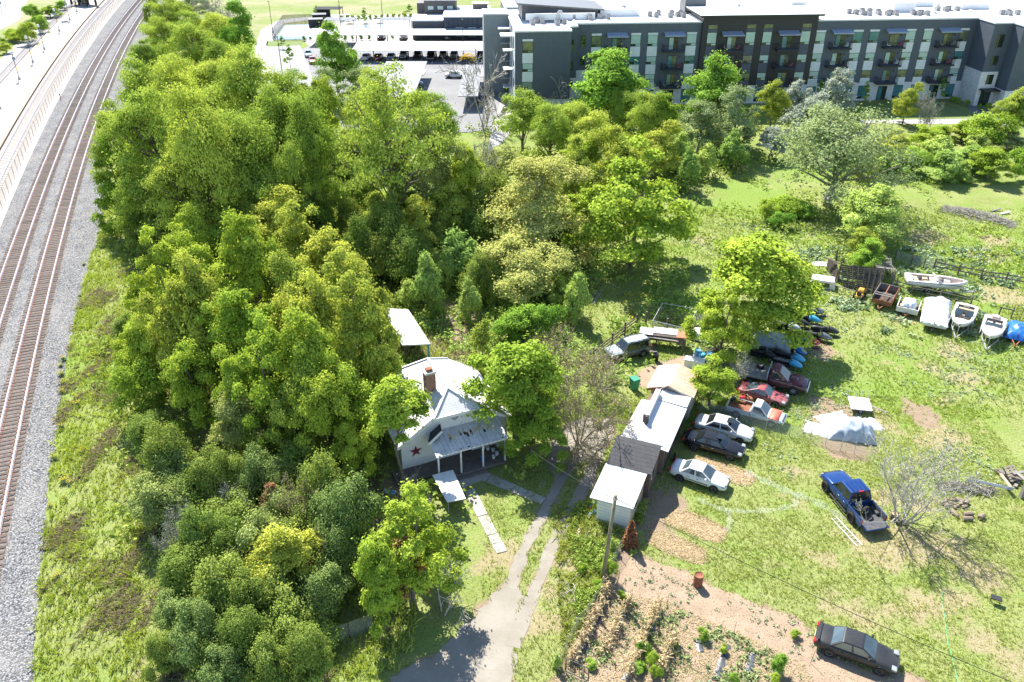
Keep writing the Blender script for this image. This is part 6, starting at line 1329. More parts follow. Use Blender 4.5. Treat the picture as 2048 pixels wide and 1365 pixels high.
# snowmobiles
def snowmobile(px, rz, hoodm, seatm, lab):
    p = gp(*px); t = thing('snowmobile', lab, 'snowmobile', p, rz, 'snowmobiles parked under the maple')
    body = MB().loft([[(x, w*math.cos(a), z0+(z1-z0)*(.5+.5*math.sin(a))) for a in np.linspace(0, 2*PI, 10, endpoint=False)] for x, w, z0, z1 in ((.15, .30, .25, .85), (.45, .38, .22, .92), (.8, .40, .22, .80), (1.1, .34, .24, .62), (1.35, .14, .30, .45))]); body.build('hood', hoodm, t, True)
    MB().loft([[(x, w*math.cos(a), z0+(z1-z0)*(.5+.5*math.sin(a))) for a in np.linspace(0, 2*PI, 8, endpoint=False)] for x, w, z0, z1 in ((-1.35, .18, .45, .72), (-.9, .22, .45, .80), (-.3, .22, .45, .74), (.2, .2, .45, .86))]).build('seat', seatm, t, True)
    MB().loft([[(-1.45, y, .28), (-1.3, y, .08), (.0, y, .06), (.15, y, .3), (-.0, y, .42), (-1.35, y, .42)] for y in (-.2, .2)]).build('track', 'black_rubber', t)
    MB().hexa([(.28, -.22, .88), (.40, -.24, .84), (.40, .24, .84), (.28, .22, .88), (.18, -.16, 1.2), (.2, -.16, 1.22), (.2, .16, 1.22), (.18, .16, 1.2)]).build('windscreen', 'pale_glass', t)
    MB().tube([(.1, -.36, .98), (.15, 0, 1.02), (.1, .36, .98)], .02, 6).build('handlebar', 'dark_metal', t)
    for s in (-1, 1):
        MB().loft([[(x, s*.46+y, z) for y in (-.06, .06)]+[(x, s*.46+y, z+.03) for y in (.06, -.06)] for x, z in ((.35, .03), (.9, .03), (1.2, .05), (1.42, .16))]).build('ski', 'black_plastic', t); MB().bar((.85, s*.28, .4), (.8, s*.46, .07), .05, .05).build('ski_leg', 'steel', t)
        MB().box(-.6, .35, *sorted((s*.24, s*.42)), .24, .28).build('running_board', 'dark_metal', t)
for px, a, hm, sm_, lab in (((1613, 645), -.35, 'light_blue', 'black_plastic', 'bright blue-hooded snowmobile nearest the white camper shell'), ((1590, 652), -.3, 'black_plastic', 'black_plastic', 'all-black snowmobile under the maple shade'),
        ((1648, 668), -.3, 'black_plastic', 'black_plastic', 'black snowmobile standing farthest out on the sunny grass'), ((1634, 680), -.35, 'p_grey', 'black_plastic', 'black and grey snowmobile next to the red-marked one'), ((1610, 689), -.4, 'bright_red', 'deep_blue', 'red-hooded snowmobile with blue seat'),
        ((1572, 660), -.35, 'p_faded', 'black_plastic', 'grey-hooded snowmobile deep under the maple'), ((1574, 626), -.2, 'orange', 'black_plastic', 'orange-red snowmobile farthest back under the maple'), ((1584, 708), -.45, 'deep_blue', 'black_plastic', 'dark blue snowmobile beside the maroon flatbed'),
        ((1580, 722), -.45, 'light_blue', 'black_plastic', 'light blue snowmobile, the upper of two beside the flatbed cab'), ((1574, 734), -.45, 'light_blue', 'p_grey', 'light blue snowmobile touching the maroon flatbed cab'), ((1545, 712), -.4, 'black_plastic', 'black_plastic', 'black snowmobile between flatbed and grey tarpaulin'), ((1626, 634), .4, 'p_grey', 'black_plastic', 'battered grey snowmobile turned askew behind the blue one'), ((1525, 716), -.5, 'black_plastic', 'black_plastic', 'black snowmobile tucked behind the flatbed headboard')):
    snowmobile(px, a, hm, sm_, lab)

# ------------------------------------------------------------------ farmhouse
house = thing('farmhouse', 'white farmhouse with pale shingle roof, brick chimney and covered porch', 'house', (-8.6, 49.9, 0), math.radians(24))
RX, RZ, EZ = 4.4, 5.9, 2.75; sl_ = (RZ-EZ)/(RX+.4)
MB().prism([(0, -.4), (8.8, -.4), (8.8, 6.8), (0, 6.8)], 0, 2.85).build('wall', 'siding_white', house)
MB().add([(0, -.4, 2.85), (8.8, -.4, 2.85), (6.0, -.4, 4.66), (2.8, -.4, 4.66), (0, -.1, 2.85), (8.8, -.1, 2.85), (6.0, -.1, 4.66), (2.8, -.1, 4.66)], [(0, 1, 2, 3), (5, 4, 7, 6), (0, 3, 7, 4), (1, 5, 6, 2), (3, 2, 6, 7)]).build('gable_wall', 'siding_white', house)
rz_ = lambda x: EZ+(x+.4)*sl_ if x <= RX else EZ+(9.2-x)*sl_
yf, yb = -.85, 7.2; xh0, xh1 = 2.75, 6.05
P_ = lambda x, y, dz=0: (x, y, rz_(x)+dz)
def slab(pts, th=.14):
    n = len(pts); return MB().add([(x, y, z) for x, y, z in pts]+[(x, y, z-th) for x, y, z in pts], [tuple(range(n)), tuple(reversed(range(n, 2*n)))]+[(i, n+i, n+(i+1) % n, (i+1) % n) for i in range(n)])
mroof = 'shingle_white'
slab([P_(-.4, yf), P_(xh0, yf), P_(RX, 1.0), P_(RX, 5.6), P_(2.2, yb), P_(-.4, yb)]).build('roof', mroof, house)
slab([P_(xh1, yf), P_(9.2, yf), P_(9.2, yb), P_(6.6, yb), P_(RX, 5.6), P_(RX, 1.0)]).build('roof', mroof, house)
slab([(xh0-.25, yf-.12, rz_(xh0)-.12), (xh1+.25, yf-.12, rz_(xh0)-.12), (RX, 1.02, RZ+.02)]).build('front_hip', mroof, house)
slab([P_(RX, 5.6), P_(6.6, yb), P_(2.2, yb)]).build('rear_hip', mroof, house)
for a, b in ((P_(-.42, yf-.03, -.05), P_(xh0-.2, yf-.03, -.05)), (P_(9.22, yf-.03, -.05), P_(xh1+.2, yf-.03, -.05)), ((xh0-.25, yf-.16, rz_(xh0)-.2), (xh1+.25, yf-.16, rz_(xh0)-.2))): MB().bar(a, b, .05, .24).build('fascia', 'trim_white', house)
for a, b in ((P_(RX, 1.0, .03), (xh0-.2, yf-.1, rz_(xh0)-.06)), (P_(RX, 1.0, .03), (xh1+.2, yf-.1, rz_(xh0)-.06)), ((RX, 1.0, RZ+.03), (RX, 5.6, RZ+.03)), ((RX, 5.6, RZ+.03), P_(2.2, yb, .03)), ((RX, 5.6, RZ+.03), P_(6.6, yb, .03))): MB().bar(a, b, .22, .05).build('ridge_cap', mroof, house)
# small side dormer eave beside the porch
slab([(1.9, -1.5, 2.95), (3.0, -1.4, 3.75), (3.2, -.5, 3.8), (2.1, -.5, 3.0)], .1).build('eave_return', 'shingle_black', house); MB().bar((1.85, -1.55, 2.93), (3.0, -1.46, 3.76), .05, .2).build('fascia', 'trim_white', house)
MB().lathe([(.26, -.03), (.26, .03), (.2, .03), (.005, .02)], 8, axis='y', c=(4.4, -.43, 4.0)).build('gable_vent', 'galv', house)
ch = MB().box(2.95, 3.75, 1.75, 2.45, 4.2, 6.9).build('chimney', 'chimney_brick', house)
MB().box(2.88, 3.82, 1.68, 2.52, 6.9, 7.05).build('chimney_cap', 'kerb_concrete', ch); MB().box(3.1, 3.6, 1.9, 2.3, 7.05, 7.25).build('flue', 'rust', ch); MB().box(2.8, 3.9, 1.5, 1.75, 4.5, 4.95).build('flashing', 'galv', ch)
st = []
for k in range(10): a = PI/2+k*PI/5; r_ = .52 if k % 2 == 0 else .2; st.append((1.15+r_*math.cos(a), -.46, 1.75+r_*math.sin(a)))
b_ = MB(); b_.add(st+[(x, -.42, z) for x, y, z in st]+[(1.15, -.52, 1.75)], [(i, (i+1) % 10, 20) for i in range(10)]+[(i, i+10, (i+1) % 10+10, (i+1) % 10) for i in range(10)])
tag(b_.build('barn_star', 'star_red'), 'dark red metal barn star hung on the white house wall', 'star'); bs_ = bpy.data.objects['barn_star']; bs_.location = house.location; bs_.rotation_euler = house.rotation_euler
for x0, x1 in ((3.2, 4.1), (6.2, 7.2)):
    w = MB().box(x0, x1, -.47, -.39, .95, 2.25).build('window', 'trim_white', house); MB().box(x0+.08, x1-.08, -.485, -.47, 1.03, 2.17).build('pane', 'window_dark', w)
d = MB().box(4.8, 5.7, -.47, -.39, .38, 2.35).build('door', mat('door_brown', (.10, .06, .05)), house); MB().cbox((4.9, -.5, 1.35), (.05, .06, .05)).build('handle', 'chrome', d)
# porch
pr = MB().box(2.1, 7.75, -2.75, -.4, .12, .35).build('porch_deck', 'deck_wood', house); MB().box(-.9, 2.1, -1.9, -.42, .1, .33).build('side_deck', 'deck_wood', house)
for i in range(26): MB().box(2.12, 7.73, -2.74+i*.089, -2.74+i*.089+.082, .35, .362).build('deck_board', 'deck_wood', pr)
MB().box(3.4, 6.0, -3.15, -2.76, .0, .2).build('porch_step', 'deck_wood', house)
for x in (2.2, 4.0, 5.8, 7.65): MB().box(x-.06, x+.06, -2.68, -2.56, .36, 2.5).build('porch_post', 'trim_white', house)
MB().bar((2.0, -2.72, 2.53), (7.85, -2.72, 2.53), .08, .16).build('porch_beam', 'trim_white', house)
rr_ = random.Random(4); ns = 34
for i in range(ns):
    x0 = 2.0+5.85*i/ns; x1 = x0+5.85/ns; zb = lambda y: 2.62+(y+2.85)/2.4*.5; gaps = []
    hole = (i > 8 and rr_.random() < .55)
    segs = [(-2.9, -.42)]
    if hole: a = rr_.uniform(-1.6, -.9); segs = [(-2.9, a-.3), (a+rr_.uniform(.05, .35), -.42)]
    if i % 2: segs = [(max(s0, -2.9+rr_.uniform(.05, .3)), s1) for s0, s1 in segs]
    for s0, s1 in segs:
        if s1-s0 < .1: continue
        dz = .03 if i % 2 else 0
        MB().hexa([(x0+.006, s0, zb(s0)+dz), (x1-.006, s0, zb(s0)+dz), (x1-.006, s1, zb(s1)+dz), (x0+.006, s1, zb(s1)+dz), (x0+.006, s0, zb(s0)+dz+.015), (x1-.006, s0, zb(s0)+dz+.015), (x1-.006, s1, zb(s1)+dz+.015), (x0+.006, s1, zb(s1)+dz+.015)]).build('corrugated_strip', 'white_sheet', house)
for i in range(6): MB().bar((2.1+i*1.13, -2.7, 2.5), (2.1+i*1.13, -.42, 2.98), .05, .1).build('rafter', 'dark_wood', house)
def hp(x, y, z=0): c, s = math.cos(math.radians(24)), math.sin(math.radians(24)); return (-8.6+x*c-y*s, 49.9+x*s+y*c, z)
t = thing('water_jug', 'blue plastic water jug on the porch deck', 'jug', hp(6.0, -2.0, .362), .4); MB().lathe([(.005, 0), (.17, 0), (.18, .05), (.18, .38), (.08, .46), (.06, .55), (.005, .56)], 12).build('body', 'deep_blue', t, True); MB().tube([(.1, 0, .5), (.18, 0, .46), (.17, 0, .34)], .02, 6).build('handle', 'deep_blue', t)
for i, (x, y) in enumerate(((6.9, -.9), (7.2, -1.3), (6.6, -.7), (7.3, -1.8), (6.9, -2.1))):
    t = thing('flower_pot', 'white pot among the clutter at the porch end', 'pot', hp(x, y, .362), 0, 'white pots at the porch end'); MB().lathe([(.005, 0), (.1, 0), (.15, .28), (.13, .28), (.11, .22), (.005, .22)], 10).build('pot', 'white_paint', t, True); MB().lathe([(.155, .24), (.165, .25), (.165, .3), (.15, .3)], 10).build('rim', 'white_paint', t)
for i, (x, y, m_) in enumerate(((-.9, -3.0, 'white_paint'), (-1.5, -2.7, 'blue_drum'), (-1.9, -2.3, 'galv'))):
    t = thing('bucket', ('white', 'dull blue', 'grey')[i]+' bucket in the shade below the side deck', 'bucket', hp(x, y), 0); MB().lathe([(.005, .02), (.15, 0), (.19, .4), (.17, .4), (.15, .1), (.005, .08)], 12).build('pail', m_, t, True); MB().tube([(-.19, 0, .38), (0, .05, .52), (.19, 0, .38)], .008, 5).build('handle', 'steel', t)
# white panel canopy in front of the porch
t = thing('canopy', 'white flat-topped canopy panel standing before the porch', 'canopy', (-4.55, 46.6, 0), math.radians(-68))
MB().hexa([(-1.75, -.85, 1.05), (1.6, -.75, 1.12), (1.75, .6, 1.12), (-1.75, .8, 1.05), (-1.75, -.85, 1.12), (1.6, -.75, 1.19), (1.75, .6, 1.19), (-1.75, .8, 1.12)]).build('top_panel', 'white_paint', t)
for x in (-1.6, 1.45):
    for y in (-.65, .5): MB().cyl((x, y, 0), .03, 1.06, 6).build('leg', 'galv', t)
for y in (-.65, .5): MB().bar((-1.6, y, .98), (1.45, y, 1.03), .04, .06).build('side_rail', 'grey_wood', t)
# concrete walk: separate slabs
walk = thing('concrete_walk', 'cracked concrete walk of separate slabs from porch step to driveway', 'path'); walk['kind'] = 'structure'
def slabs(a, b, wa, wb, cuts):
    a, b = Vector(a), Vector(b); n = (b-a).normalized(); s = Vector((n.y, -n.x))
    for f0, f1 in zip(cuts, cuts[1:]):
        p0, p1 = a.lerp(b, f0)+n*.02, a.lerp(b, f1)-n*.02; w0, w1 = wa+(wb-wa)*f0, wa+(wb-wa)*f1; q = [p0+s*w0/2, p1+s*w1/2, p1-s*w1/2, p0-s*w0/2]; z = .05+U(-.012, .012)
        o = MB().prism([(v.x+U(-.03, .03), v.y+U(-.03, .03)) for v in q][::-1], -.05, z).build('paving_slab', 'concrete', walk)
slabs(gxy(938, 980), gxy(1004, 1106), .85, .75, [0, .2, .44, .68, .73, .86, 1]); slabs(gxy(955, 948), gxy(1087, 1004), 1.0, .8, [0, .18, .36, .55, .74, 1]); slabs(gxy(918, 970), gxy(968, 948), 1.1, 1.0, [0, .5, 1])
# shed behind the house
def quadroof(pts, th, name, m, parent): return slab(pts, th).build(name, m, parent)
t = thing('lean_to_shed', 'white flat-roofed lean-to shed behind the house half hidden by trees', 'shed'); c = [(-13.0, 71.6), (-10.2, 71.2), (-7.5, 65.0), (-10.1, 64.8)]
quadroof([(c[3][0], c[3][1], 2.4), (c[2][0], c[2][1], 2.4), (c[1][0], c[1][1], 2.65), (c[0][0], c[0][1], 2.65)], .12, 'roof', 'roll_white', t)
MB().prism([(-12.7, 71.2), (-10.6, 70.9), (-9.3, 68), (-11.4, 68)], 0, 2.35).build('wall', 'dark_wood', t)
for x, y, m_ in ((-7.75, 65.2, 'blue_drum'), (-9.9, 65.1, 'dark_wood'), (-9.0, 68.2, 'dark_wood')): MB().box(x-.08, x+.08, y-.08, y+.08, 0, 2.38).build('post', m_, t)

# ------------------------------------------------------------------ row of sheds
SA = math.radians(-22.5); SO = (6.05, 44.13)
def sp(x, y, z=0): c, s = math.cos(SA), math.sin(SA); return (SO[0]+x*c-y*s, SO[1]+x*s+y*c, z)
def shed(lab): return thing('shed', lab, 'shed', (SO[0], SO[1], 0), SA, None)
t = shed('small white-fronted end shed with flat dappled tin roof, nearest the utility pole'); MB().prism([(0, 0), (2.4, 0), (2.4, 3.75), (0, 3.75)], 0, 2.2).build('wall', 'boards_tan', t); MB().box(-.02, 2.42, -.03, 0, 0, 2.2).build('front_wall', 'boards_white', t)
quadroof([(-.55, -.2, 2.22), (2.6, -.2, 2.22), (2.6, 3.68, 2.42), (-.55, 3.68, 2.42)], .08, 'roof', 'roll_white', t)
w = MB().box(2.40, 2.44, 1.0, 1.9, 1.0, 1.8).build('window', 'trim_white', t); MB().box(2.44, 2.455, 1.08, 1.82, 1.08, 1.72).build('pane', 'window_dark', w); MB().box(2.40, 2.45, 3.2, 3.6, 1.2, 1.9).build('sign_board', 'p_paleblue', t)
t = shed('shed with dark shingle roof in the middle of the shed row'); MB().prism([(-.05, 3.85), (2.75, 3.85), (2.75, 6.68), (-.05, 6.68)], 0, 2.5).build('wall', 'boards_brown', t)
MB().add([(2.75, 3.85, 2.5), (2.75, 6.68, 2.5), (2.75, 6.0, 3.25), (-.05, 3.85, 2.5), (-.05, 6.68, 2.5), (-.05, 6.0, 3.25)], [(0, 1, 2), (3, 5, 4), (0, 2, 5, 3), (1, 4, 5, 2)]).build('gable', 'boards_brown', t)
slab([(-.45, 3.6, 2.45), (2.9, 3.6, 2.45), (2.98, 5.0, 3.02), (2.98, 6.05, 3.36), (-.45, 6.05, 3.36), (-.45, 5.0, 3.02)], .1).build('roof', 'shingle_black', t); slab([(-.45, 6.05, 3.36), (2.98, 6.05, 3.36), (2.95, 6.85, 2.75), (-.45, 6.85, 2.75)], .1).build('rear_roof', 'shingle_black', t)
w = MB().box(2.75, 2.79, 4.5, 5.2, 1.2, 2.1).build('window', 'trim_white', t); MB().box(2.79, 2.805, 4.57, 5.13, 1.27, 2.03).build('pane', 'window_dark', w)
t = shed('longest shed with white metal roof and brown board wall in the shed row'); MB().prism([(0, 6.9), (3.1, 6.9), (3.2, 14.0), (.2, 14.0)], 0, 2.35).build('wall', 'boards_brown', t)
slab([(-.4, 6.72, 2.55), (1.15, 6.72, 2.62), (1.15, 12.6, 2.62), (-.2, 12.6, 2.55)], .08).build('side_roof', 'tin_plain', t); slab([(1.12, 6.72, 2.64), (3.42, 6.72, 2.42), (3.55, 13.9, 2.42), (1.12, 13.9, 2.64)], .08).build('roof', 'tin_roof', t)
MB().box(.72, 1.1, 9.6, 13.6, 2.6, 3.2).build('roof_monitor', 'trim_white', t); MB().box(.68, 1.14, 9.5, 9.6, 2.6, 3.3).build('monitor_end', 'old_wood', t); MB().box(.9, 1.1, 9.2, 9.5, 2.6, 3.35).build('flue_box', 'dark_metal', t)
slab([(1.1, 12.9, 2.70), (3.5, 12.9, 2.52), (3.55, 14.5, 2.55), (1.1, 14.5, 2.72)], .04).build('patch_sheet', 'tin_plain', t)
for y in (7.3, 9.0, 10.8): MB().box(3.1, 3.16, y, y+.12, .1, 2.3).build('wall_batten', 'dark_wood', t)
w = MB().box(3.1, 3.15, 9.6, 10.4, 1.0, 1.8).build('window', 'trim_white', t); MB().box(3.15, 3.165, 9.68, 10.32, 1.08, 1.72).build('pane', 'window_dark', w)
t = shed('cream gabled shed with half rusty half white roof at the end of the shed row'); MB().prism([(.1, 14.7), (3.4, 14.7), (3.5, 18.0), (.2, 18.0)], 0, 2.5).build('wall', 'cream_wall', t)
MB().add([(.1, 14.7, 2.5), (3.4, 14.7, 2.5), (1.6, 14.7, 3.12), (.2, 18, 2.5), (3.5, 18, 2.5), (1.6, 18, 3.12)], [(0, 1, 2), (4, 3, 5), (0, 2, 5, 3), (1, 4, 5, 2)]).build('gable', 'cream_wall', t)
slab([(-.25, 14.45, 2.55), (1.6, 14.45, 3.12), (1.6, 18.25, 3.12), (-.15, 18.25, 2.55)], .07).build('white_roof_half', 'tin_pink', t); slab([(1.6, 14.45, 3.12), (3.75, 14.45, 2.52), (3.8, 18.25, 2.52), (1.6, 18.25, 3.12)], .07).build('rusty_roof_half', 'tin_rust', t)
MB().bar((-.2, 14.42, 2.36), (1.6, 14.42, 3.13), .05, .16).build('bargeboard', 'rust', t); MB().bar((3.72, 14.42, 2.33), (1.6, 14.42, 3.13), .05, .16).build('bargeboard', 'cream_wall', t); MB().tube([(.9, 14.2, 2.8), (1.8, 14.5, 3.4)], .03, 6).build('leaning_pipe', 'galv', t)
for i in range(9):
    x, y = sp(-.35+.25*math.sin(i*2), .3+i*.38)[:2]
    t = thing('plastic_jug', 'small %s container in the clutter line beside the white end shed' % ('white', 'blue', 'orange', 'white', 'grey', 'white', 'blue', 'white', 'white')[i], 'container', (x-.25, y, 0), i, 'containers beside the white end shed')
    MB().lathe([(.005, 0), (.13, 0), (.14, .25), (.05, .33), (.05, .38), (.005, .38)], 10).build('body', ('white_paint', 'blue_drum', 'orange', 'gel_white', 'galv', 'white_paint', 'light_blue', 'gel_white', 'white_paint')[i], t, True); MB().lathe([(.055, .36), (.06, .38), (.06, .42), (.005, .42)], 8).build('cap', 'blue_drum', t)
for i, (x, y, r_) in enumerate(((3.6, 9.0, .33), (3.7, 12.2, .3))):
    t = thing('spare_wheel', 'old bare wheel tyre leaning on the brown shed wall %s' % ('near the black car' if i == 0 else 'near the silver car'), 'wheel', sp(x, y), SA+.15); link('tyre', wheel_mesh(.33, .2)[0], t, loc=(0, 0, .33), rot=(0, .2, PI/2))
# ------------------------------------------------------------------ barn ruins
t = thing('barn_ruins', 'collapsed dark board barn with bare rafters and bushes growing through', 'barn'); A = gp(1684, 534, 2.5); B = gp(1765, 539, 2.6); C = Vector((40.0, 79.3, 0)); D = Vector((36.6, 81.6, 0)); A = Vector((36.3, 82.6, 2.2)); B = Vector((40.6, 80.9, 2.5)); C = Vector((39.7, 79.2, .05)); D = Vector((36.6, 81.3, .05))
for i in range(12):
    f0, f1 = i/12+.006, (i+1)/12-.006; r_ = lambda: U(-.05, .05); a, b = D.lerp(A, f0), C.lerp(B, f0); c, d = C.lerp(B, f1), D.lerp(A, f1); n = (C-D).cross(A-D).normalized()*.03; s0 = U(0, .03); s1 = 1-U(0, .05)
    if i == 4: s0 = .35
    q = [a.lerp(b, s0), a.lerp(b, s1), d.lerp(c, s1), d.lerp(c, s0)]; MB().hexa([v-n for v in q]+[v+n for v in q]).build('board', 'dark_wood', t)
for i in range(8):
    f = .04+i*.131; a, b = D.lerp(C, f), A.lerp(B, f); n = (C-D).cross(A-D).normalized()*.07; MB().bar(a+n, b+n, .1, .06).build('batten', 'old_wood', t)
for i in range(11): y = 81.3+i*.33; MB().bar((39.9+i*.06, y, 2.45-i*.02+U(-.1, .1)), (41.9+i*.05+U(-.2, .2), y+U(-.1, .1), 2.1+U(-.15, .15)), .12, .04).build('roof_slat', 'grey_wood', t)
for x in (40.3, 41.2, 42.0): MB().bar((x, 81.0, 2.2-(x-40)*.12), (x+.6, 85.2, 2.1-(x-40)*.12), .08, .12).build('rafter', 'old_wood', t)
for x, y, h in ((36.4, 82.5, 2.5), (40.6, 81.0, 2.6), (42.2, 84.9, 2.2), (37.4, 86.0, 2.4), (42.0, 81.3, 2.0)): MB().bar((x, y, 0), (x+U(-.2, .2), y+U(-.2, .2), h), .16, .16).build('post', 'old_wood', t)
MB().bar((41.9, 80.6, .2), (42.3, 83.6, 2.5), .14, .05).build('leaning_board', 'grey_wood', t); MB().bar((36.3, 82.6, 2.3), (35.9, 85.8, 1.6), .12, .12).build('beam', 'old_wood', t); MB().bar((34.6, 80.6, .9), (38.9, 79.0, .1), .1, .06).build('fallen_beam', 'grey_wood', t)
for i in range(5): MB().prism([(36.3+.02*i, 82.7+i*.7), (36.42+.02*i, 82.7+i*.7), (36.42+.02*i, 83.3+i*.7), (36.3+.02*i, 83.3+i*.7)], 0, 2.0-U(0, .7)).build('side_board', 'dark_wood', t)
p = gp(1647, 562, .6); t = thing('camper_shell', 'white fibreglass camper shell sitting on the grass by the barn', 'camper shell', (p.x, p.y, 0), -.35)
MB().hexa([(-1.35, -.9, .0), (1.35, -.9, .0), (1.35, .9, .0), (-1.35, .9, .0), (-1.2, -.75, .95), (1.15, -.75, .95), (1.15, .75, .95), (-1.2, .75, .95)]).build('shell', 'gel_white', t, bevel=.08, seg=2); MB().hexa([(-.9, -.90, .25), (.7, -.90, .25), (.7, -.86, .25), (-.9, -.86, .25), (-.85, -.82, .7), (.65, -.82, .7), (.65, -.78, .7), (-.85, -.78, .7)]).build('side_window', 'car_glass', t)
p = gp(1637, 528); o = sheet('plywood_sheet', [(p.x-1.2, p.y-.6), (p.x+1.1, p.y-.9), (p.x+1.2, p.y+.4), (p.x-1.0, p.y+.7)], .06, 'white_sheet', k='thing', thick=.04); tag(o, 'pale board lying in the grass between barn and maple', 'board'); del o['kind']
# ------------------------------------------------------------------ fences
def rail_fence(name, lab, pts, h, rails_z, post=.13, m='old_wood', extra=None, rw=.05, rh=.13):
    t = thing(name, lab, 'fence')
    for x, y in pts: MB().bar((x, y, -.1), (x+U(-.06, .06), y+U(-.06, .06), h+U(-.1, .12)), post, post).build('post', m, t)
    for a, b in zip(pts, pts[1:]):
        for z in rails_z: MB().bar((a[0], a[1]-.08, z+U(-.07, .07)), (b[0], b[1]-.08, z+U(-.07, .07)), rw, rh).build('rail', m, t)
    return t
G = lambda *q: [gxy(x, y) for x, y in q]
rail_fence('plank_fence', 'weathered plank fence running behind the white bowrider boat', G((1866, 540), (1914, 551), (1960, 559), (2010, 566), (2062, 576)), 1.35, (.55, 1.05))
chain('wire_fence', 'sagging wire fence from barn ruins to the plank fence', G((1790, 520), (1821, 531), (1846, 537), (1866, 540)), 1.25, 'net_wire', 'old_wood', 3.5, .06, toprail=False)
rail_fence('pole_fence', 'thin pole fence in front of the white bowrider boat', G((1790, 577), (1821, 588), (1878, 600), (1939, 614)), 1.15, (.5, .95), post=.12, rw=.06, rh=.08)
rail_fence('post_rail', 'short weathered post and rail beside the rusty gate', G((1996, 634), (2021, 637)), 1.2, (1.05,), post=.12)
def tube_gate(lab, a, b, h, n, m='rust', z0=.15, tilt=None, bars=0, name='field_gate'):
    a = Vector((a[0], a[1], 0)); b = Vector((b[0], b[1], 0)); t = thing(name, lab, 'gate', a, math.atan2(b.y-a.y, b.x-a.x)); L = (b-a).length
    T = tilt or (lambda x, z: (x, 0, z))
    for x in (0, L): MB().tube([T(x, z0), T(x, h)], .035, 6).build('upright', m, t)
    for i in range(n+1): z = z0+(h-z0)*i/n; MB().tube([T(0, z), T(L, z)], .025, 6).build('bar', m, t)
    for i in range(bars): x = L*(i+1)/(bars+1); MB().tube([T(x, z0), T(x, h)], .02, 6).build('brace', m, t)
    return t
tube_gate('rusty tubular farm gate behind the blue-tarped boat', gxy(2022, 637), gxy(2075, 643), 1.6, 4, bars=2)
tube_gate('grey tubular gate panel leaning low beside the bare tree', gxy(1932, 970), gxy(2024, 990), .9, 5, 'galv', tilt=lambda x, z: (x, .5-z*.6, z*.75), bars=3)
tube_gate('dark tubular garden gate at the corner of the wire net fence', gxy(1131, 1346), gxy(1176, 1366), 1.25, 1, 'dark_metal', bars=4)
rail_fence('rail_fence', 'old wooden rail fence beside the dark green off-road car', G((1187, 722), (1224, 691), (1249, 671), (1273, 654)), 1.4, (.4, .75, 1.1), post=.17)
t = thing('gate_post', 'tall weathered post standing at the end of the rail fence', 'post', gp(1290, 655)); MB().bar((0, 0, 0), (.05, 0, 1.8), .2, .2).build('post', 'old_wood', t); MB().bar((-.1, 0, 1.5), (.2, 0, 1.55), .06, .06).build('hinge', 'rust', t)
t = thing('gate_post', 'shorter weathered post right of the tall gate post', 'post', gp(1333, 664)); MB().bar((0, 0, 0), (0, .05, 1.5), .16, .16).build('post', 'old_wood', t); MB().bar((-.1, 0, 1.2), (.2, 0, 1.2), .05, .05).build('hinge', 'rust', t)
chain('wire_fence', 'drooping wire fence dividing the parked cars from the lawn with tarpaulins', G((1401, 822), (1440, 835), (1480, 848), (1530, 862), (1578, 873), (1620, 880), (1650, 893), (1680, 902), (1708, 908), (1746, 924)), 1.15, 'net_wire', 'galv', 2.2, .025, toprail=False)
chain('wire_fence', 'wire net fence curving along the garden edge by the utility pole', G((1252, 1085), (1236, 1112), (1216, 1150), (1206, 1180), (1190, 1210), (1175, 1235), (1152, 1262), (1134, 1300), (1117, 1340)), 1.15, 'net_wire', 'galv', 2.0, .022, toprail=False)
chain('wire_fence', 'old wire fence with leaning wooden post at the thicket corner', G((652, 1372), (650, 1330), (652, 1292), (700, 1276), (748, 1258)), 1.35, 'net_wire', 'old_wood', 2.2, .05, toprail=False)
# tube kennel frame, planks, brush pile
t = thing('kennel_frame', 'galvanised tube kennel frame standing in the grass', 'kennel'); q = G((1303, 668), (1368, 684), (1392, 645), (1322, 632)); hz = 1.5
for x, y in q: MB().tube([(x, y, 0), (x, y, hz)], .03, 6).build('post', 'galv', t)
for i in range(4): MB().tube([q[i]+(hz,), q[(i+1) % 4]+(hz,)], .03, 6).build('top_rail', 'galv', t)
fence_mesh('wire_mesh', q[:2], .05, hz, 'net_wire', t); fence_mesh('wire_mesh', [q[3], q[0]], .05, hz, 'net_wire', t)
def planks(lab, px, rz, L, n=1, m='pale_wood', g=None, w=.22):
    for i in range(n):
        p = gp(*px); o = MB().box(-L/2, L/2, -w/2, w/2, 0, .05).build('plank', m, None, bevel=.008); o.location = (p.x+U(-.3, .3), p.y+i*.5+U(-.1, .1), .015+i*.004); o.rotation_euler = (0, 0, rz+U(-.15, .15)); tag(o, lab, 'plank', g)
planks('pale plank lying in the grass inside the kennel frame', (1358, 638), -.12, 3.2, 4, g='planks inside the kennel frame'); planks('pale plank lying in the grass behind the kennel frame', (1322, 620), -.05, 3.0, 2, g='planks behind the kennel frame')
planks('bleached board lying in the dry marsh behind the house', (920, 640), .5, 3, 4, 'grey_wood', 'boards in the dry marsh'); planks('pale board lying beside the clutter by the white shed', (1165, 1075), 1.2, 1.8, 2, 'pale_wood', 'boards by the white shed')
planks('long grey board beside the marsh willows', (1190, 600), 1.0, 3, 3, 'grey_wood', 'boards beside the marsh willows')
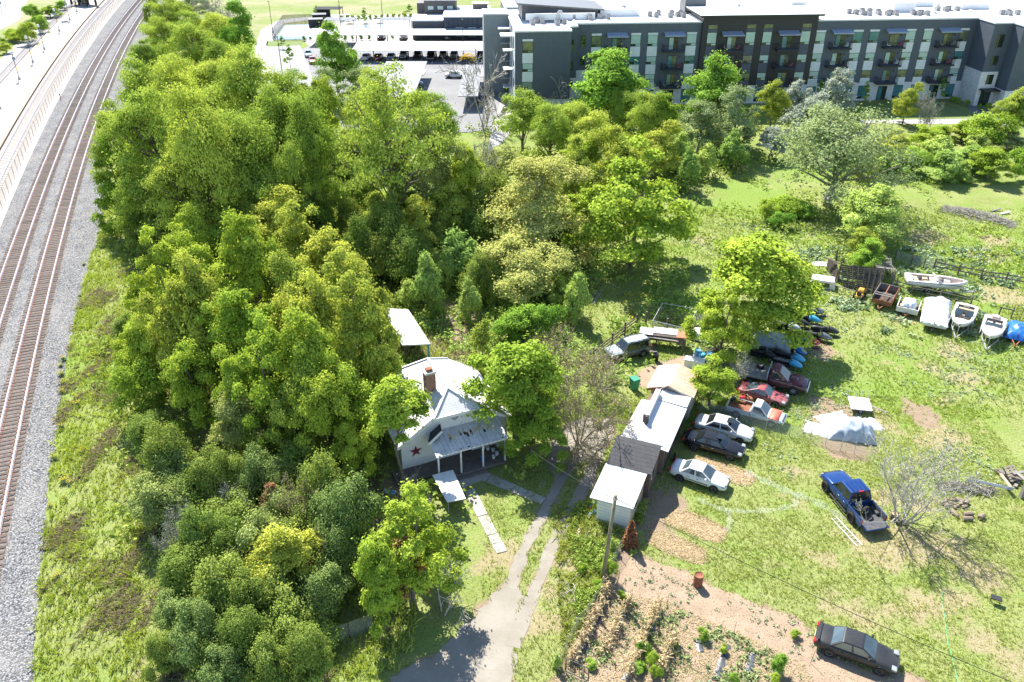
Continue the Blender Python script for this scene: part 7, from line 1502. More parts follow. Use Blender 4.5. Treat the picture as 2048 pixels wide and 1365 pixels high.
def brush_pile(lab, px, L, Wd, H, n, m, rz=0, seed=1, name='brush_pile'):
    r = np.random.default_rng(seed); mb = MB()
    for _ in range(n):
        a = r.uniform(-1, 1); b = r.normal(0, .45); z = max(.04, H*(1-b*b*1.2)*(1-abs(a)**3)*r.uniform(.1, 1)); c = np.array([a*L/2, np.clip(b, -1, 1)*Wd/2, z]); d = np.array([r.normal(0, 1), r.normal(0, .5), r.normal(0, .22)]); d /= np.linalg.norm(d); l = r.uniform(.4, 1.1)
        q = [c-d*l*.5, c+r.normal(0, .06, 3), c+d*l*.5]; q = [np.array([v[0], v[1], max(v[2], .02)]) for v in q]; mb.tube(q, [.03, .022, .008], 4, cap=False)
    o = mb.build(name, m); p = gp(*px); o.location = p; o.rotation_euler = (0, 0, rz); return tag(o, lab, 'brush pile')
brush_pile('long grey heap of cut branches on the meadow', (1955, 435), 9, 3.4, .9, 900, 'pale_twig', -.75, 2); brush_pile('grey heap of branches beside the kennel frame', (1405, 648), 3.2, 2.2, 1.1, 260, 'pale_twig', .3, 3); brush_pile('tangle of grey twigs beside the blue drums', (1425, 712), 3.0, 1.4, .9, 220, 'grey_bark', .5, 4); brush_pile('grey tangle of twigs behind the lying gate panel', (1935, 980), 4, 1.2, .6, 200, 'grey_bark', -.2, 5)
p = gp(1112, 1205); bb = MB(); grow(np.random.default_rng(8), bb, np.array([1.5, 2.2, .1]), np.array([-.6, -.8, .05]), 2.6, .07, 3, .3, 0.0, (3, 4)); o = bb.build('dead_branch', 'pale_twig', None, True); o.location = p; tag(o, 'fallen pale dead branch in the weeds beside the driveway', 'branch')
# ------------------------------------------------------------------ yard things
def drum(px, m, lab, r_=.29, h=.88, name='drum', cat='drum', tip=False, g=None):
    p = gp(*px); t = thing(name, lab, cat, p, 0, g); prof = [(.005, 0), (r_, 0), (r_*1.02, .03), (r_, .05), (r_, h*.32), (r_*1.04, h*.34), (r_, h*.36), (r_, h*.65), (r_*1.04, h*.67), (r_, h*.69), (r_, h-.03), (r_*1.02, h-.02), (r_*1.02, h), (r_*.94, h), (r_*.93, h-.03), (.005, h-.03)]
    MB().lathe(prof, 20).build('shell', m, t, True); MB().cyl((r_*.5, 0, h-.03), .035, .02, 8).build('bung', 'dark_metal', t); return t
drum((1395, 1171), 'rust', 'rusty oil drum standing at the garden edge', .30, .95)
drum((1394, 716), 'blue_drum', 'blue drum, the leftmost by the twig tangle'); drum((1402, 722), 'light_blue', 'lighter blue drum with white lid among the three', .3, .8); drum((1418, 722), 'blue_drum', 'blue drum closest to the small maple')
def bin_(px, rz, m, lab, s=1.0):
    p = gp(*px); t = thing('wheelie_bin', lab, 'bin', p, rz, None, s); MB().hexa([(-.24, -.27, .06), (.24, -.27, .06), (.24, .27, .06), (-.24, .27, .06), (-.31, -.34, .98), (.31, -.34, .98), (.31, .36, .98), (-.31, .36, .98)]).build('body', m, t, bevel=.03)
    MB().hexa([(-.33, -.38, .985), (.33, -.38, .985), (.33, .38, .985), (-.33, .38, .985), (-.3, -.34, 1.06), (.3, -.34, 1.06), (.3, .34, 1.1), (-.3, .34, 1.1)]).build('lid', m, t, bevel=.02); MB().bar((-.28, .42, .95), (.28, .42, .95), .04, .04).build('handle', m, t)
    for s_ in (-1, 1): MB().lathe([(.005, -.03), (.1, -.03), (.1, .03), (.005, .03)], 10, axis='y', c=(0, 0, 0)).build('wheel', 'black_rubber', t, loc=(s_*.24, .3, .1), rot=(0, 0, PI/2))
bin_((1268, 779), .5, 'green_bin', 'green wheelie bin standing alone on the yard grass', 1.12)
p = gp(1311, 722); t = thing('trash_can', 'black round trash can beside the dark green off-road car', 'trash can', p); MB().lathe([(.005, 0), (.24, 0), (.3, .75), (.32, .76), (.32, .8), (.28, .8), (.25, .2), (.005, .15)], 16).build('can', 'black_plastic', t, True)
for s_ in (-1, 1): MB().tube([(s_*.28, -.08, .55), (s_*.36, 0, .58), (s_*.28, .08, .55)], .015, 5).build('handle', 'black_plastic', t)
p = gp(1388, 735); t = thing('chest_freezer', 'old white chest freezer behind the rusty-roofed shed', 'freezer', p, -.35); MB().box(-.9, .9, -.4, .4, 0, .8).build('body', 'white_paint', t, bevel=.03); MB().box(-.92, .92, -.42, .42, .81, .9).build('lid', 'white_paint', t, bevel=.03)
p = gp(1325, 690); t = thing('rabbit_hutch', 'ramshackle wooden hutch with white lids and orange end roof', 'hutch', p, math.radians(-14))
for x in (-2.0, -.6, .7, 1.9):
    for y in (-.5, .5): MB().box(x-.05, x+.05, y-.05, y+.05, 0, .75).build('leg', 'old_wood', t)
MB().box(-2.05, 1.3, -.55, .55, .7, 1.25).build('cage', 'dark_wood', t); MB().box(-2.3, -1.0, -.6, .7, 1.26, 1.31).build('lid', 'white_sheet', t); MB().hexa([(-1.0, -.1, 1.27), (1.3, -.1, 1.27), (1.3, .8, 1.4), (-1.0, .8, 1.4), (-1.0, -.1, 1.32), (1.3, -.1, 1.32), (1.3, .8, 1.45), (-1.0, .8, 1.45)]).build('lid', 'white_paint', t); MB().box(1.32, 2.2, -.5, .6, .5, 1.3).build('end_box', 'old_wood', t); MB().box(1.25, 2.28, -.58, .68, 1.31, 1.36).build('end_roof', mat('orange_tin', (.55, .16, .08), (.45, .13, .07), sc=3), t)
for y in (-.75, -.62): MB().bar((-2.4, y, 1.1), (1.5, y-.1, 1.05), .1, .06).build('pole', 'grey_wood', t)
MB().bar((1.5, -.55, .0), (1.3, -.5, .7), .06, .06).build('prop', 'pale_wood', t); MB().bar((2.1, -.55, .0), (1.7, -.5, .7), .06, .06).build('prop', 'pale_wood', t)
p = gp(1300, 700); t = thing('pallet', 'weathered wooden pallet lying before the hutch', 'pallet', p, .1)
for i in range(7): MB().box(-.55, .55, -.6+i*.18, -.48+i*.18, .1, .125).build('slat', 'grey_wood', t)
for x in (-.5, 0, .5): MB().box(x-.05, x+.05, -.6, .6, 0, .1).build('bearer', 'grey_wood', t)
p = gp(1405, 678); t = thing('tarpaulin', 'white sheet thrown over junk left of the snowmobile maple', 'tarpaulin', p, -.5); drape('cover', 2.6, 1.5, .8, 'tarp_white', t, 12); MB().box(-.8, .8, -.4, .4, 0, .55).build('covered_box', 'old_wood', t)
p = gp(1542, 693); t = thing('tarpaulin', 'grey tarpaulin draped over machines under the maple', 'tarpaulin', p, -.3); drape('cover', 3.6, 2.6, 1.1, 'tarp_grey', t, 13); MB().box(-1.1, 1.1, -.7, .7, 0, .8).build('covered_machine', 'dark_metal', t)
p = gp(1702, 866); t = thing('tarpaulin', 'big pale grey tarpaulin mound on the lawn behind the wire fence', 'tarpaulin', p, -.25); drape('cover', 3.3, 2.5, 1.25, 'tarp_grey', t, 14, peak=lambda a, b: .55+.45*math.exp(-((a-.2)**2*2+(b+.1)**2*3))+.15*(abs(a) < .35), z0=.05, over=1.10, nx_=30, ny_=24, sag=.32); MB().box(-.9, .9, -.6, .6, 0, .7).build('covered_machine', 'dark_metal', t)
for px, L, Wd, rz_, lab in (((1643, 862), 2.4, 1.5, -.5, 'flat white sheet on the grass left of the tarpaulin mound'), ((1668, 840), 2.4, 1.6, .3, 'crumpled white sheet behind the tarpaulin mound'), ((1738, 850), 1.6, 1.6, .2, 'crumpled white sheet right of the tarpaulin mound')):
    p = gp(*px); t = thing('ground_sheet', lab, 'sheet', p, rz_); drape('sheet', L, Wd, .16, 'white_sheet', t, int(px[0]), z0=.02, over=1.15, sag=.5)
p = gp(1717, 818); t = thing('cart', 'white slatted cart with tube rails behind the tarpaulin mound', 'cart', p, -.2)
MB().box(-.85, .85, -.95, .95, .5, .55).build('base', 'white_paint', t)
for i in range(7): MB().box(-.85+i*.255, -.66+i*.255, -.95, .95, .56, .585).build('slat', 'white_paint', t)
for s_ in (-1, 1): MB().tube([(s_*.8, .9, .55), (s_*.8, .9, 1.25), (s_*.2, .9, 1.25), (s_*.2, .9, .55)], .025, 6).build('rail', 'galv', t); wheel(t, 0, s_*.75, .22, .14)
MB().bar((.8, 0, .45), (2.2, -.4, .2), .06, .06).build('drawbar', 'galv', t)
# ladder on the lawn
a, b = gp(1667, 1037), gp(1719, 1093); t = thing('ladder', 'long aluminium ladder lying on the lawn beside the blue pickup', 'ladder', a, math.atan2(b.y-a.y, b.x-a.x)); L = (b-a).length
for s_ in (-1, 1): MB().box(0, L, s_*.2-.03, s_*.2+.03, .02, .09).build('rail', 'white_paint', t)
for i in range(int(L/.3)): MB().cyl((.15+i*.3, -.2, .055), .018, .4, 6, axis='y').build('rung', 'galv', t)
def log(px, L, r_, rz_, lab, g=None, upright=False):
    p = gp(*px); o = MB(); n = 9
    o.tube([(-L/2, 0, 0), (-L*.1, .02, .01), (L/2, 0, 0)], [r_, r_*1.05, r_*.95], n, mi=0, cap=False); o.add([(-L/2, r_*.98*math.cos(2*PI*i/n), r_*.98*math.sin(2*PI*i/n)) for i in range(n)], [tuple(range(n))], 1); o.add([(L/2, r_*.94*math.cos(2*PI*i/n), r_*.94*math.sin(2*PI*i/n)) for i in range(n)], [tuple(reversed(range(n)))], 1)
    q = o.build('tree_stump' if upright else 'log', ['bark' if upright else 'log_wood', 'log_end'], None); q.location = (p.x, p.y, L/2 if upright else r_*.95); q.rotation_euler = (0, -PI/2, 0) if upright else (0, 0, rz_); tag(q, lab, 'stump' if upright else 'log', g)
log((1787, 1040), .6, .28, 0, 'sawn stump standing at the foot of the bare tree', None, True)
for i, (x, y, rz_) in enumerate(((1885, 1008, .3), (1893, 1014, .9), (1903, 1010, -.2), (1912, 1016, .5), (1921, 1010, 1.2), (1905, 1003, .1), (1918, 1004, -.6), (1928, 1016, .2), (1891, 1002, 1.4), (1933, 1008, .7))): log((x, y), U(.35, .6), U(.10, .15), rz_, 'split log in the loose heap right of the bare tree', 'logs in the loose heap')
log((1906, 1029), .8, .14, -1.2, 'log rolled out just below the loose heap'); log((1935, 1032), .7, .17, .1, 'thicker log below the right end of the loose heap'); log((1934, 1041), .7, .16, 0, 'log lying lowest below the loose heap'); log((1962, 1037), .5, .18, .6, 'short log lying apart toward the gate panel'); log((1920, 1000), 1.1, .07, -.4, 'thin pale pole lying across the log heap')
for i in range(9):
    p = gp(2018+R.uniform(-14, 18), 960+R.uniform(-10, 14)); o = MB().box(-U(.5, .9), U(.5, .9), -.12, .12, 0, .07).build('timber', R.choice(['pale_wood', 'old_wood', 'grey_wood'])); o.location = (p.x, p.y, .05+i*.07); o.rotation_euler = (U(-.15, .15), U(-.15, .15), U(0, 3)); tag(o, 'short timber offcut in the pallet wood heap', 'timber', 'timber in the pallet wood heap')
p = gp(2018, 957); t = thing('pallet', 'broken pallet leaning on the timber heap', 'pallet', (p.x, p.y, .45), .4); t.rotation_euler = (.6, .1, .4)
for i in range(6): MB().box(-.55, .55, -.6+i*.21, -.46+i*.21, .1, .125).build('slat', 'pale_wood', t)
for x in (-.5, 0, .5): MB().box(x-.05, x+.05, -.6, .6, 0, .1).build('bearer', 'old_wood', t)
t = thing('gate_post', 'thick grey post right of the lying gate panel', 'post', gp(2043, 996)); MB().bar((0, 0, 0), (0, 0, 1.5), .3, .3).build('post', 'grey_wood', t); MB().bar((-.2, 0, 1.2), (.1, 0, 1.2), .06, .06).build('hinge', 'rust', t)
p = gp(1989, 1206); t = thing('garden_stool', 'small black folding stool alone on the lawn', 'stool', p, -.5)
MB().box(-.32, .32, -.2, .2, .42, .47).build('seat', 'black_plastic', t)
for x in (-.28, .28):
    for y in (-.17, .17): MB().bar((x, y, 0), (x*.85, -y, .42), .03, .03).build('leg', 'dark_metal', t)
for px, h, m_, lab in (((2012, 430), .4, 'white_paint', 'white beam end on the meadow right of the brush heap'), ((1993, 424), .35, 'grey_wood', 'grey board on the meadow right of the brush heap')):
    p = gp(*px); o = MB().bar((-.8, 0, .08), (.7, .5, .25), .25, .12).build('timber', m_); o.location = p; tag(o, lab, 'timber')
# withered cut conifer leaning at the white shed corner
p = gp(1259, 1092); t = thing('dead_conifer', 'withered red-brown cut conifer beside the white shed corner', 'dead tree', p); r = np.random.default_rng(5); n = 1500; zz = r.random(n)**1.3*2.1; aa = r.uniform(0, 6.28, n); rad = (2.3-zz)*.26*np.sqrt(r.random(n)); V, F = leaf_cloud(np.column_stack([rad*np.cos(aa), rad*np.sin(aa), zz+.1]), unit(n, r), .13, 2.6, r); link('needles', npmesh('needles', V, F, 'leaf_red', r.random(n)), t); MB().tube([(0, 0, 0), (.05, 0, 2.2)], [.05, .015], 6).build('trunk', 'brown_twig', t)
# utility pole and cables
pb = gp(1205, 1162); t = thing('utility_pole', 'leaning wooden utility pole beside the garden wire fence', 'utility pole', pb); top = Vector((.42, .15, 7.2)); MB().tube([(0, 0, -.2), top*.5, top], [.15, .125, .10], 10).build('pole', 'pole_wood', t, True); MB().cyl((top.x, top.y, top.z-.3), .16, .12, 8).build('band', 'galv', t); MB().lathe([(.03, 0), (.06, .03), (.06, .12), (.02, .16)], 8, c=(top.x-.12, top.y, top.z-.25)).build('insulator', 'white_paint', t)
def cable(lab, a, b, sag, name='overhead_cable', m='black_plastic', r_=.025):
    a = Vector(a); b = Vector(b); pts = [a.lerp(b, i/24)+Vector((0, 0, -sag*4*(i/24)*(1-i/24))) for i in range(25)]; tag(MB().tube(pts, r_, 4).build(name, m), lab, 'cable')
pt = pb+top
cable('overhead cable from the utility pole out across the garden', (pt.x, pt.y, 6.95), (24, 25.5, 7.0), .35); cable('overhead cable from the utility pole towards the farmhouse', (pt.x, pt.y, 6.9), (-.5, 51.0, 3.1), .5)
# hose, nets, hairline stakes
q = [gp(x, y, .03) for x, y in ((1886, 1185), (1886, 1215), (1890, 1240), (1893, 1263), (1897, 1290), (1904, 1314), (1912, 1345), (1918, 1380))]; tag(MB().tube(q, .022, 5).build('garden_hose', mat('hose', (.16, .48, .26), rough=.4)), 'thin green garden hose snaking across the lawn', 'hose')
def net(px, w, lab, lift=.06, m='plastic_net'):
    c = [gp(x, y) for x, y in px]; pts = []
    for a, b in zip(c, c[1:]): pts += [a.lerp(b, i/6) for i in range(6)]
    pts.append(c[-1]); V = []; uv = []; s = 0; nw = 5
    for i, p in enumerate(pts):
        d = (pts[min(i+1, len(pts)-1)]-pts[max(i-1, 0)]).normalized(); n = Vector((d.y, -d.x, 0)); s += (pts[i]-pts[i-1]).length if i else 0; ww = w*(.75+.35*math.sin(i*1.3))
        for j in range(nw): f = j/(nw-1)-.5; q_ = p+n*(f*ww); V.append((q_.x, q_.y, lift+.05*math.sin(i*2.1+j*1.7)+.05)); uv.append((s, f*ww*1.6, 0))
    idx = np.arange(len(V)).reshape(-1, nw); F_ = np.stack([idx[:-1, :-1], idx[:-1, 1:], idx[1:, 1:], idx[1:, :-1]], -1).reshape(-1, 4)
    o = link('garden_net', npmesh('garden_net', V, F_, m, smooth=True, extra=[('fuv', 'FLOAT_VECTOR', 'POINT', uv)])); tag(o, lab, 'net')
net([(1490, 945), (1530, 965), (1575, 985), (1620, 1000), (1665, 1025), (1692, 1042)], .8, 'pale plastic net strung out between the black car and the blue pickup'); net([(1395, 1000), (1440, 1020), (1490, 1026), (1550, 1022), (1590, 1012), (1592, 990)], .55, 'pale plastic net lying in a loop below the white sedan'); net([(1455, 1020), (1460, 1045), (1452, 1065)], .5, 'short end of pale net beside the upper straw bed')
stake_me = MB().cyl((0, 0, 0), .015, 1.1, 5).mesh('stake', 'dark_metal')
for i, (x, y) in enumerate(((1333, 1215), (1467, 1269), (1621, 1327), (1236, 1165), (1270, 1130))):
    o = link('garden_stake', stake_me, loc=gp(x, y), rot=(U(-.08, .08), U(-.05, .1), 0)); tag(o, 'thin dark stake pushed into the garden soil', 'stake', 'stakes in the garden soil')

# ------------------------------------------------------------------ low plants
OCC = [[(x, y) for x, y in ((-8.9, 46.5), (0, 50.2), (2, 52), (-4, 58.5), (-11.5, 56.5))], [sp(x, y)[:2] for x, y in ((-.4, -.2), (2.6, -.2), (3.5, 14), (3.6, 18.2), (-.2, 18.2))]]
SOFT = [DRIVE, RUT_A, RUT_B, GARDEN, YARD_DIRT]+STRAW
def scatter(n, x0, x1, y0, y1, dens, seed):
    r = np.random.default_rng(seed); P = np.column_stack([r.uniform(x0, x1, n), r.uniform(y0, y1, n)]); 
    zc = P[:, 1]*CP+CAMH*SP; ok = np.abs(P[:, 0]/zc)*FPX < 1080
    P = P[ok]; return P[r.random(len(P)) < dens(P)], r
def blades(name, P, r, h, w, m, lean=.35, per=3, label=None, tint=None, droop=0.0):
    """tufts: 'per' narrow upright blades at each point"""
    n = len(P); k = np.repeat(np.arange(n), per); B = np.column_stack([P[k]+r.normal(0, .05, (len(k), 2)), np.zeros(len(k))]); hh = (np.asarray(h)*np.ones(n))[k]*r.uniform(.55, 1.3, len(k))
    a = r.uniform(0, 6.28, len(k)); D = np.column_stack([np.cos(a), np.sin(a), np.zeros(len(k))]); S = np.column_stack([-np.sin(a), np.cos(a), np.zeros(len(k))])
    ww = (np.asarray(w)*np.ones(n))[k][:, None]; ln = (np.abs(r.normal(0, lean, len(k)))*hh)[:, None]
    V = np.stack([B-S*ww, B+S*ww, B+S*ww*.55+D*ln*.5+np.array([0, 0, 1])*(hh*.62)[:, None], B+D*ln*1.2+np.array([0, 0, 1])*(hh*(1-droop))[:, None]], 1).reshape(-1, 3)
    F = np.arange(len(V)).reshape(-1, 4); t_ = r.random(len(k)) if tint is None else np.clip(tint[k]+r.normal(0, .2, len(k)), 0, 1)
    o = kind(link(name, npmesh(name, V, F, m, t_)), 'stuff')
    if label: o['label'] = label
    return o
def clear(P, soft=.15):
    ok = np.ones(len(P))
    for q in OCC: ok *= sdf(P, q) > 0
    for q in SOFT: ok *= sdf(P, q) > -soft
    ex = np.array([edge_r(y) for y in np.linspace(20, 130, 60)]); e = np.interp(P[:, 1], np.linspace(20, 130, 60), ex); return ok*(P[:, 0] > e-.1)
# lawns
P, r = scatter(80000, -2, 40, 26, 60, lambda P: clear(P)*(1-.75*masks(P)[1])*(1-masks(P)[0])*np.clip(fnoise(P, .8)*1.7-.15, .1, 1), 101)
blades('lawn_grass', P, r, .11+.10*fnoise(P, .5), .022, 'grass_blade', per=3, tint=fnoise(P, 1.1))
P, r = scatter(60000, -2, 75, 56, 105, lambda P: clear(P)*(1-.7*masks(P)[1])*(1-masks(P)[0])*np.clip(fnoise(P, .5)*1.8-.25, .05, 1), 102)
blades('meadow_grass', P, r, .16+.16*fnoise(P, .3), .035, 'grass_lush', per=3, tint=fnoise(P, .35))
P, r = scatter(85000, -58, -6, 24, 108, lambda P: clear(P)*np.clip(fnoise(P, .6)*1.7-.2, .1, 1), 103)
blades('bank_grass', P, r, .22+.35*fnoise(P, .4), .028, 'grass_lush', per=4, tint=fnoise(P, .9), lean=.5)
P, r = scatter(80000, -46, -8, 24, 86, lambda P: clear(P)*np.clip((fnoise(P*np.array([1, .4]), .7)-.56)*6, 0, 1)*np.clip((-6-P[:, 0])/8, 0, 1), 104)
blades('dry_grass', P, r, .35, .018, 'grass_dry', per=6, lean=.9, droop=.35)
P, r = scatter(30000, -4, 60, 28, 100, lambda P: clear(P)*np.clip(masks(P)[1]-.3, 0, 1)*.5, 105)
blades('dry_tufts', P, r, .09, .02, 'grass_dry', per=3, lean=.7)
# blue-green broadleaf weeds in the right lawn and meadow
def rosettes(name, P, r, size, m, per=6, up=.5, z=.06, aspect=2.4, tint=None):
    k = np.repeat(np.arange(len(P)), per); Q = np.column_stack([P[k]+r.normal(0, 1, (len(k), 2))*np.asarray(size)*.9, z+np.abs(r.normal(0, z, len(k)))]); N = r.normal(0, .55, Q.shape)+np.array([0, 0, up]); V, F = leaf_cloud(Q, N, size, aspect, r)
    return kind(link(name, npmesh(name, V, F, m, r.random(len(k)) if tint is None else tint[k])), 'stuff')
P, r = scatter(26000, 17, 60, 48, 100, lambda P: clear(P)*np.clip((fnoise(P, .28)-.47)*6, 0, 1)*np.clip((fnoise(P, 1.4)-.35)*3, 0, 1), 106); rosettes('meadow_weeds', P, r, .085, 'weed_blue', 6, .8, .035)
P, r = scatter(3000, 34, 64, 70, 92, lambda P: clear(P)*np.clip((fnoise(P, .35)-.5)*7, 0, 1), 107); rosettes('thistle_patch', P, r, .19, 'weed_blue', 8, .8, .12)
P, r = scatter(5000, 4, 12, 34, 46, lambda P: np.clip((fnoise(P, .6)-.42)*5, 0, 1)*(sdf(P, GARDEN) > -.1)*(sdf(P, DRIVE) > .2)*(np.abs(P[:, 0]-(3.0+(P[:, 1]-34)*.22)-1.6) < 2.6), 108); rosettes('verge_weeds', P, r, .09, 'grass_lush', 9, .6, .14)
P, r = scatter(2600, 3, 12, 31, 46, lambda P: (sdf(P, GARDEN) > 0)*(sdf(P, DRIVE) > .3)*(P[:, 0] < 8)*.6, 109); blades('verge_grass', P, r, .4, .02, 'grass_blade', per=9, lean=.6)
# undergrowth beneath the trees
TREES_XY = np.array([(o.location.x, o.location.y) for o in list(COL.objects) if o.type == 'EMPTY' and o.get('category') in ('tree', 'shrub')])
def near_trees(P, d=3.2):
    out = np.zeros(len(P), bool)
    for i in range(0, len(P), 4000): out[i:i+4000] = (((P[i:i+4000, None, :]-TREES_XY[None])**2).sum(2) < d*d).any(1)
    return out
P, r = scatter(30000, -75, 62, 40, 150, lambda P: clear(P, 0)*near_trees(P, 3.6)*(.55 if True else 0)*((P[:, 0] < 2) | (P[:, 1] > 84)), 110); rosettes('undergrowth', P, r, .24, 'leaf_dark', 5, .6, .35, 1.7)
P, r = scatter(16000, -20, 20, 62, 90, lambda P: clear(P, 0)*np.clip((fnoise(P, .25)-.4)*4, 0, 1)*.5, 111); rosettes('marsh_weeds', P, r, .17, 'leaf_willow', 6, .4, .3, 2.2)
P, r = scatter(7000, 15, 62, 84, 125, lambda P: np.clip((fnoise(P, .2)-.5)*4, 0, 1)*.6, 112); rosettes('meadow_brush', P, r, .17, 'grass_lush', 5, .7, .18, 2.4)
P, r = scatter(2500, -14, 2, 58, 70, lambda P: .5*np.ones(len(P)), 113); blades('marsh_reeds', P, r, .5, .02, 'grass_dry', per=6, lean=.5)
# straw litter and garden litter
def litter(name, poly, n, m, size, seed, aspect=6, z=.03):
    r = np.random.default_rng(seed); q = np.array(poly); P = np.column_stack([r.uniform(q[:, 0].min(), q[:, 0].max(), n), r.uniform(q[:, 1].min(), q[:, 1].max(), n)]); P = P[sdf(P, poly) < .25]
    Q = np.column_stack([P, z+np.abs(r.normal(0, .012, len(P)))]); N = r.normal(0, .25, Q.shape)+np.array([0, 0, 1]); V, F = leaf_cloud(Q, N, size, aspect, r); return kind(link(name, npmesh(name, V, F, m, r.random(len(P)))), 'stuff')
for i, q in enumerate(STRAW): litter('straw_litter', q, 3600, 'straw_bits', .035, 120+i)
BED = pix((1205, 1185), (1262, 1200), (1330, 1205), (1420, 1250), (1520, 1290), (1600, 1330), (1640, 1400), (1080, 1400), (1140, 1320))
litter('garden_litter', GARDEN, 9000, 'straw_bits', .032, 130, 3); litter('garden_litter', BED, 15000, 'corn_dry', .04, 131, 3.5, .03)
P, r = scatter(9000, 3, 21, 28, 40, lambda P: (sdf(P, BED) < 0)*np.clip((fnoise(P, .55)-.45)*5, 0, 1)*.35, 132); rosettes('garden_weeds', P, r, .10, 'leaf_pale', 7, .5, .06)
P, r = scatter(5000, 3, 28, 28, 42, lambda P: (sdf(P, GARDEN) < 0)*np.clip((fnoise(P+9, .7)-.58)*7, 0, 1)*.5, 133); rosettes('garden_weeds', P, r, .07, 'weed_blue', 6, .5, .05)
# dry corn rows
cs = MB(); r = np.random.default_rng(9)
for _ in range(1): cs.tube([(0, 0, 0), (.03, 0, .6), (.08, .03, 1.15)], [.016, .013, .006], 5, cap=False)
corn_stem = [None]*3
for v in range(3):
    m = MB(); z = r.uniform(.7, 1.3); m.tube([(0, 0, 0), (r.normal(0, .04), r.normal(0, .04), z*.5), (r.normal(0, .1), r.normal(0, .1), z)], [.017, .014, .006], 5, cap=False)
    for k_ in range(6):
        a = r.uniform(0, 6.28); h0 = z*r.uniform(.15, .9); l = r.uniform(.25, .5); d = np.array([math.cos(a), math.sin(a)]); s = np.array([-d[1], d[0]])*.03
        m.add([(s[0], s[1], h0), (-s[0], -s[1], h0), (d[0]*l*.5-s[0], d[1]*l*.5-s[1], h0+.12), (d[0]*l*.5+s[0], d[1]*l*.5+s[1], h0+.12), (d[0]*l, d[1]*l, h0-.12)], [(0, 1, 2, 3), (3, 2, 4)])
    me = m.mesh('corn_stalk', 'corn_dry'); a_ = me.attributes.new('tint', 'FLOAT', 'FACE'); a_.data.foreach_set('value', r.random(len(me.polygons)).astype(np.float32)); corn_stem[v] = me
for row, (a, b, n) in enumerate((((1222, 1176), (1141, 1332), 80), ((1262, 1200), (1205, 1310), 40), ((1318, 1212), (1251, 1358), 64), ((1350, 1276), (1318, 1350), 34))):
    A, B = gp(*a), gp(*b); lab = 'dry corn stalk in the row %s' % ('along the wire net fence', 'second from the wire net fence', 'in the middle of the garden', 'beside the green vegetable patch')[row]
    for i in range(n):
        p = A.lerp(B, (i+U(-.4, .4))/n); o = link('corn_stalk', corn_stem[R.randrange(3)], loc=(p.x+U(-.1, .1), p.y+U(-.1, .1), 0), rot=(U(-.35, .35), U(-.35, .35), U(0, 6))); o.scale = (1, 1, U(.5, 1.15)); tag(o, lab, 'corn stalk', 'dry corn row %s' % ('along the fence', 'second from the fence', 'mid garden', 'by the vegetable patch')[row])
# mulch film strips
for a, b, lab in (((1454, 1290), (1432, 1362), 'strip of grey mulch film showing through the litter in mid garden'), ((1505, 1308), (1496, 1352), 'short strip of grey mulch film right of mid garden'), ((1216, 1195), (1150, 1330), 'strip of black mulch film along the fence corn row'), ((1250, 1225), (1228, 1268), 'strip of black mulch film beside the second corn row'), ((1318, 1230), (1250, 1362), 'strip of grey mulch film along the middle corn row'), ((1395, 1280), (1402, 1305), 'scrap of grey film by the round green plant'), ((1552, 1335), (1545, 1370), 'scrap of grey film beside the tall leafy plant')):
    A, B = gp(*a), gp(*b); d = (B-A).normalized(); n = Vector((d.y, -d.x, 0)); k = 14; V = []
    for i in range(k+1):
        for j in range(4): p = A.lerp(B, i/k)+n*((j/3-.5)*(.42+.12*math.sin(i*1.9))); V.append((p.x, p.y, .035+.05*math.sin(j/3*PI)+.015*math.sin(i*2+j)))
    idx = np.arange(len(V)).reshape(-1, 4); F_ = np.stack([idx[:-1, :-1], idx[:-1, 1:], idx[1:, 1:], idx[1:, :-1]], -1).reshape(-1, 4); o = link('mulch_film', npmesh('mulch_film', V, F_, 'black_film', smooth=True)); tag(o, lab, 'mulch film')
# garden plants
tree('bush1', 1406, 1270, 12, .8, 'round dark green herb clump in the garden litter', cat='plant'); tree('poplar1', 1561, 1325, 13, 1.4, 'tall leafy green vegetable plant near the worn black sedan', cat='plant'); tree('bush0', 1448, 1300, 9, .5, 'small green plant at the head of the grey film strip', cat='plant'); tree('bush0', 1590, 1268, 10, .5, 'grey-green weed clump on the bare soil by the worn black sedan', cat='plant')
many(['bush1', 'bush0'], [(1290, 1300, 14, .7), (1305, 1320, 15, .8), (1280, 1335, 15, .7), (1310, 1345, 14, .7), (1182, 1330, 10, .7), (1245, 1195, 8, .5), (1350, 1290, 8, .5), (1550, 1358, 14, .6), (1470, 1358, 12, .6)], 'leafy green vegetable clump among the garden litter', 'vegetable clumps in the garden', 'plant')
many(['bush0', 'willow0'], [(1218, 1140, 16, 1.0), (1205, 1115, 11, .7), (1165, 1140, 10, .5), (1225, 1090, 10, .8), (1200, 1175, 12, .8), (1115, 1325, 12, .8)], 'leafy weed clump round the foot of the utility pole', 'weed clumps round the utility pole', 'plant')
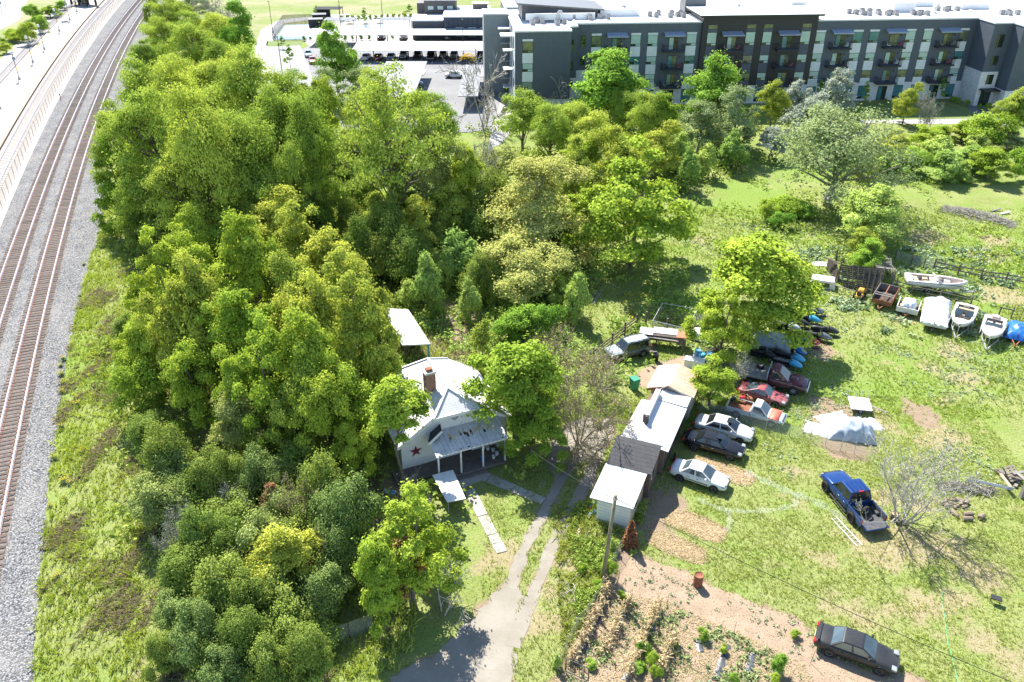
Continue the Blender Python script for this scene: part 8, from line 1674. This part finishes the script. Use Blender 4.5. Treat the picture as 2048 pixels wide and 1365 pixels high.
# yellow-flowering weeds on the bank
r = np.random.default_rng(12); V1 = []; n1 = 60
fm = MB()
Pf = np.column_stack([r.normal(0, .28, n1), r.normal(0, .28, n1), .72+r.normal(0, .09, n1)]); Vf, Ff = leaf_cloud(Pf, r.normal(0, .5, (n1, 3))+np.array([0, 0, 1]), .11, 1.1, r); flower_me = npmesh('flowers', Vf, Ff, 'flower_yellow', r.random(n1))
n2 = 90; Pl = np.column_stack([r.normal(0, .2, n2), r.normal(0, .2, n2), r.uniform(.05, .55, n2)]); Vl, Fl = leaf_cloud(Pl, unit(n2, r)+np.array([0, 0, .4]), .13, 2.4, r); fleaf_me = npmesh('leaves', Vl, Fl, 'weed_blue', r.random(n2))
for i in range(14): fm.tube([(r.normal(0, .06), r.normal(0, .06), 0), tuple(Pf[i*4])], [.012, .006], 4, cap=False)
fstem_me = fm.mesh('stems', 'leaf_willow')
for x, y, s in ((128, 718, 1.1), (124, 748, 1.2), (128, 765, 1.0), (125, 782, .8), (153, 795, .9), (156, 808, 1.0), (124, 853, 1.0), (108, 916, 1.0), (165, 902, .9), (130, 962, 1.0), (140, 965, .8), (128, 996, .8), (100, 1010, .7), (118, 1152, .9), (108, 1158, .7), (168, 527, .8), (160, 590, .8), (122, 730, .9)):
    t = thing('flowering_weed', 'yellow-flowering weed clump along the ballast edge', 'flowering weed', gp(x, y+4), U(0, 6), 'yellow-flowering weeds along the ballast edge', s*.6); link('flowers', flower_me, t); link('leaves', fleaf_me, t); link('stems', fstem_me, t)
P, r = scatter(500, 12, 18, 74, 80, lambda P: .5*np.ones(len(P)), 140); Q = np.column_stack([P, np.full(len(P), .2)]); V, F = leaf_cloud(Q, r.normal(0, .4, Q.shape)+np.array([0, 0, 1]), .16, 1.2, r); kind(link('meadow_flowers', npmesh('meadow_flowers', V, F, 'flower_yellow', r.random(len(Q)))), 'stuff')
p = gp(62, 1042); bb = MB(); grow(np.random.default_rng(3), bb, np.array([-.5, 0, .05]), np.array([.9, .3, .05]), 1.0, .09, 2, .4, 0, (2, 3)); o = bb.build('driftwood', 'dark_wood', None, True); o.location = p; tag(o, 'dark twisted piece of wood lying on the ballast', 'driftwood')
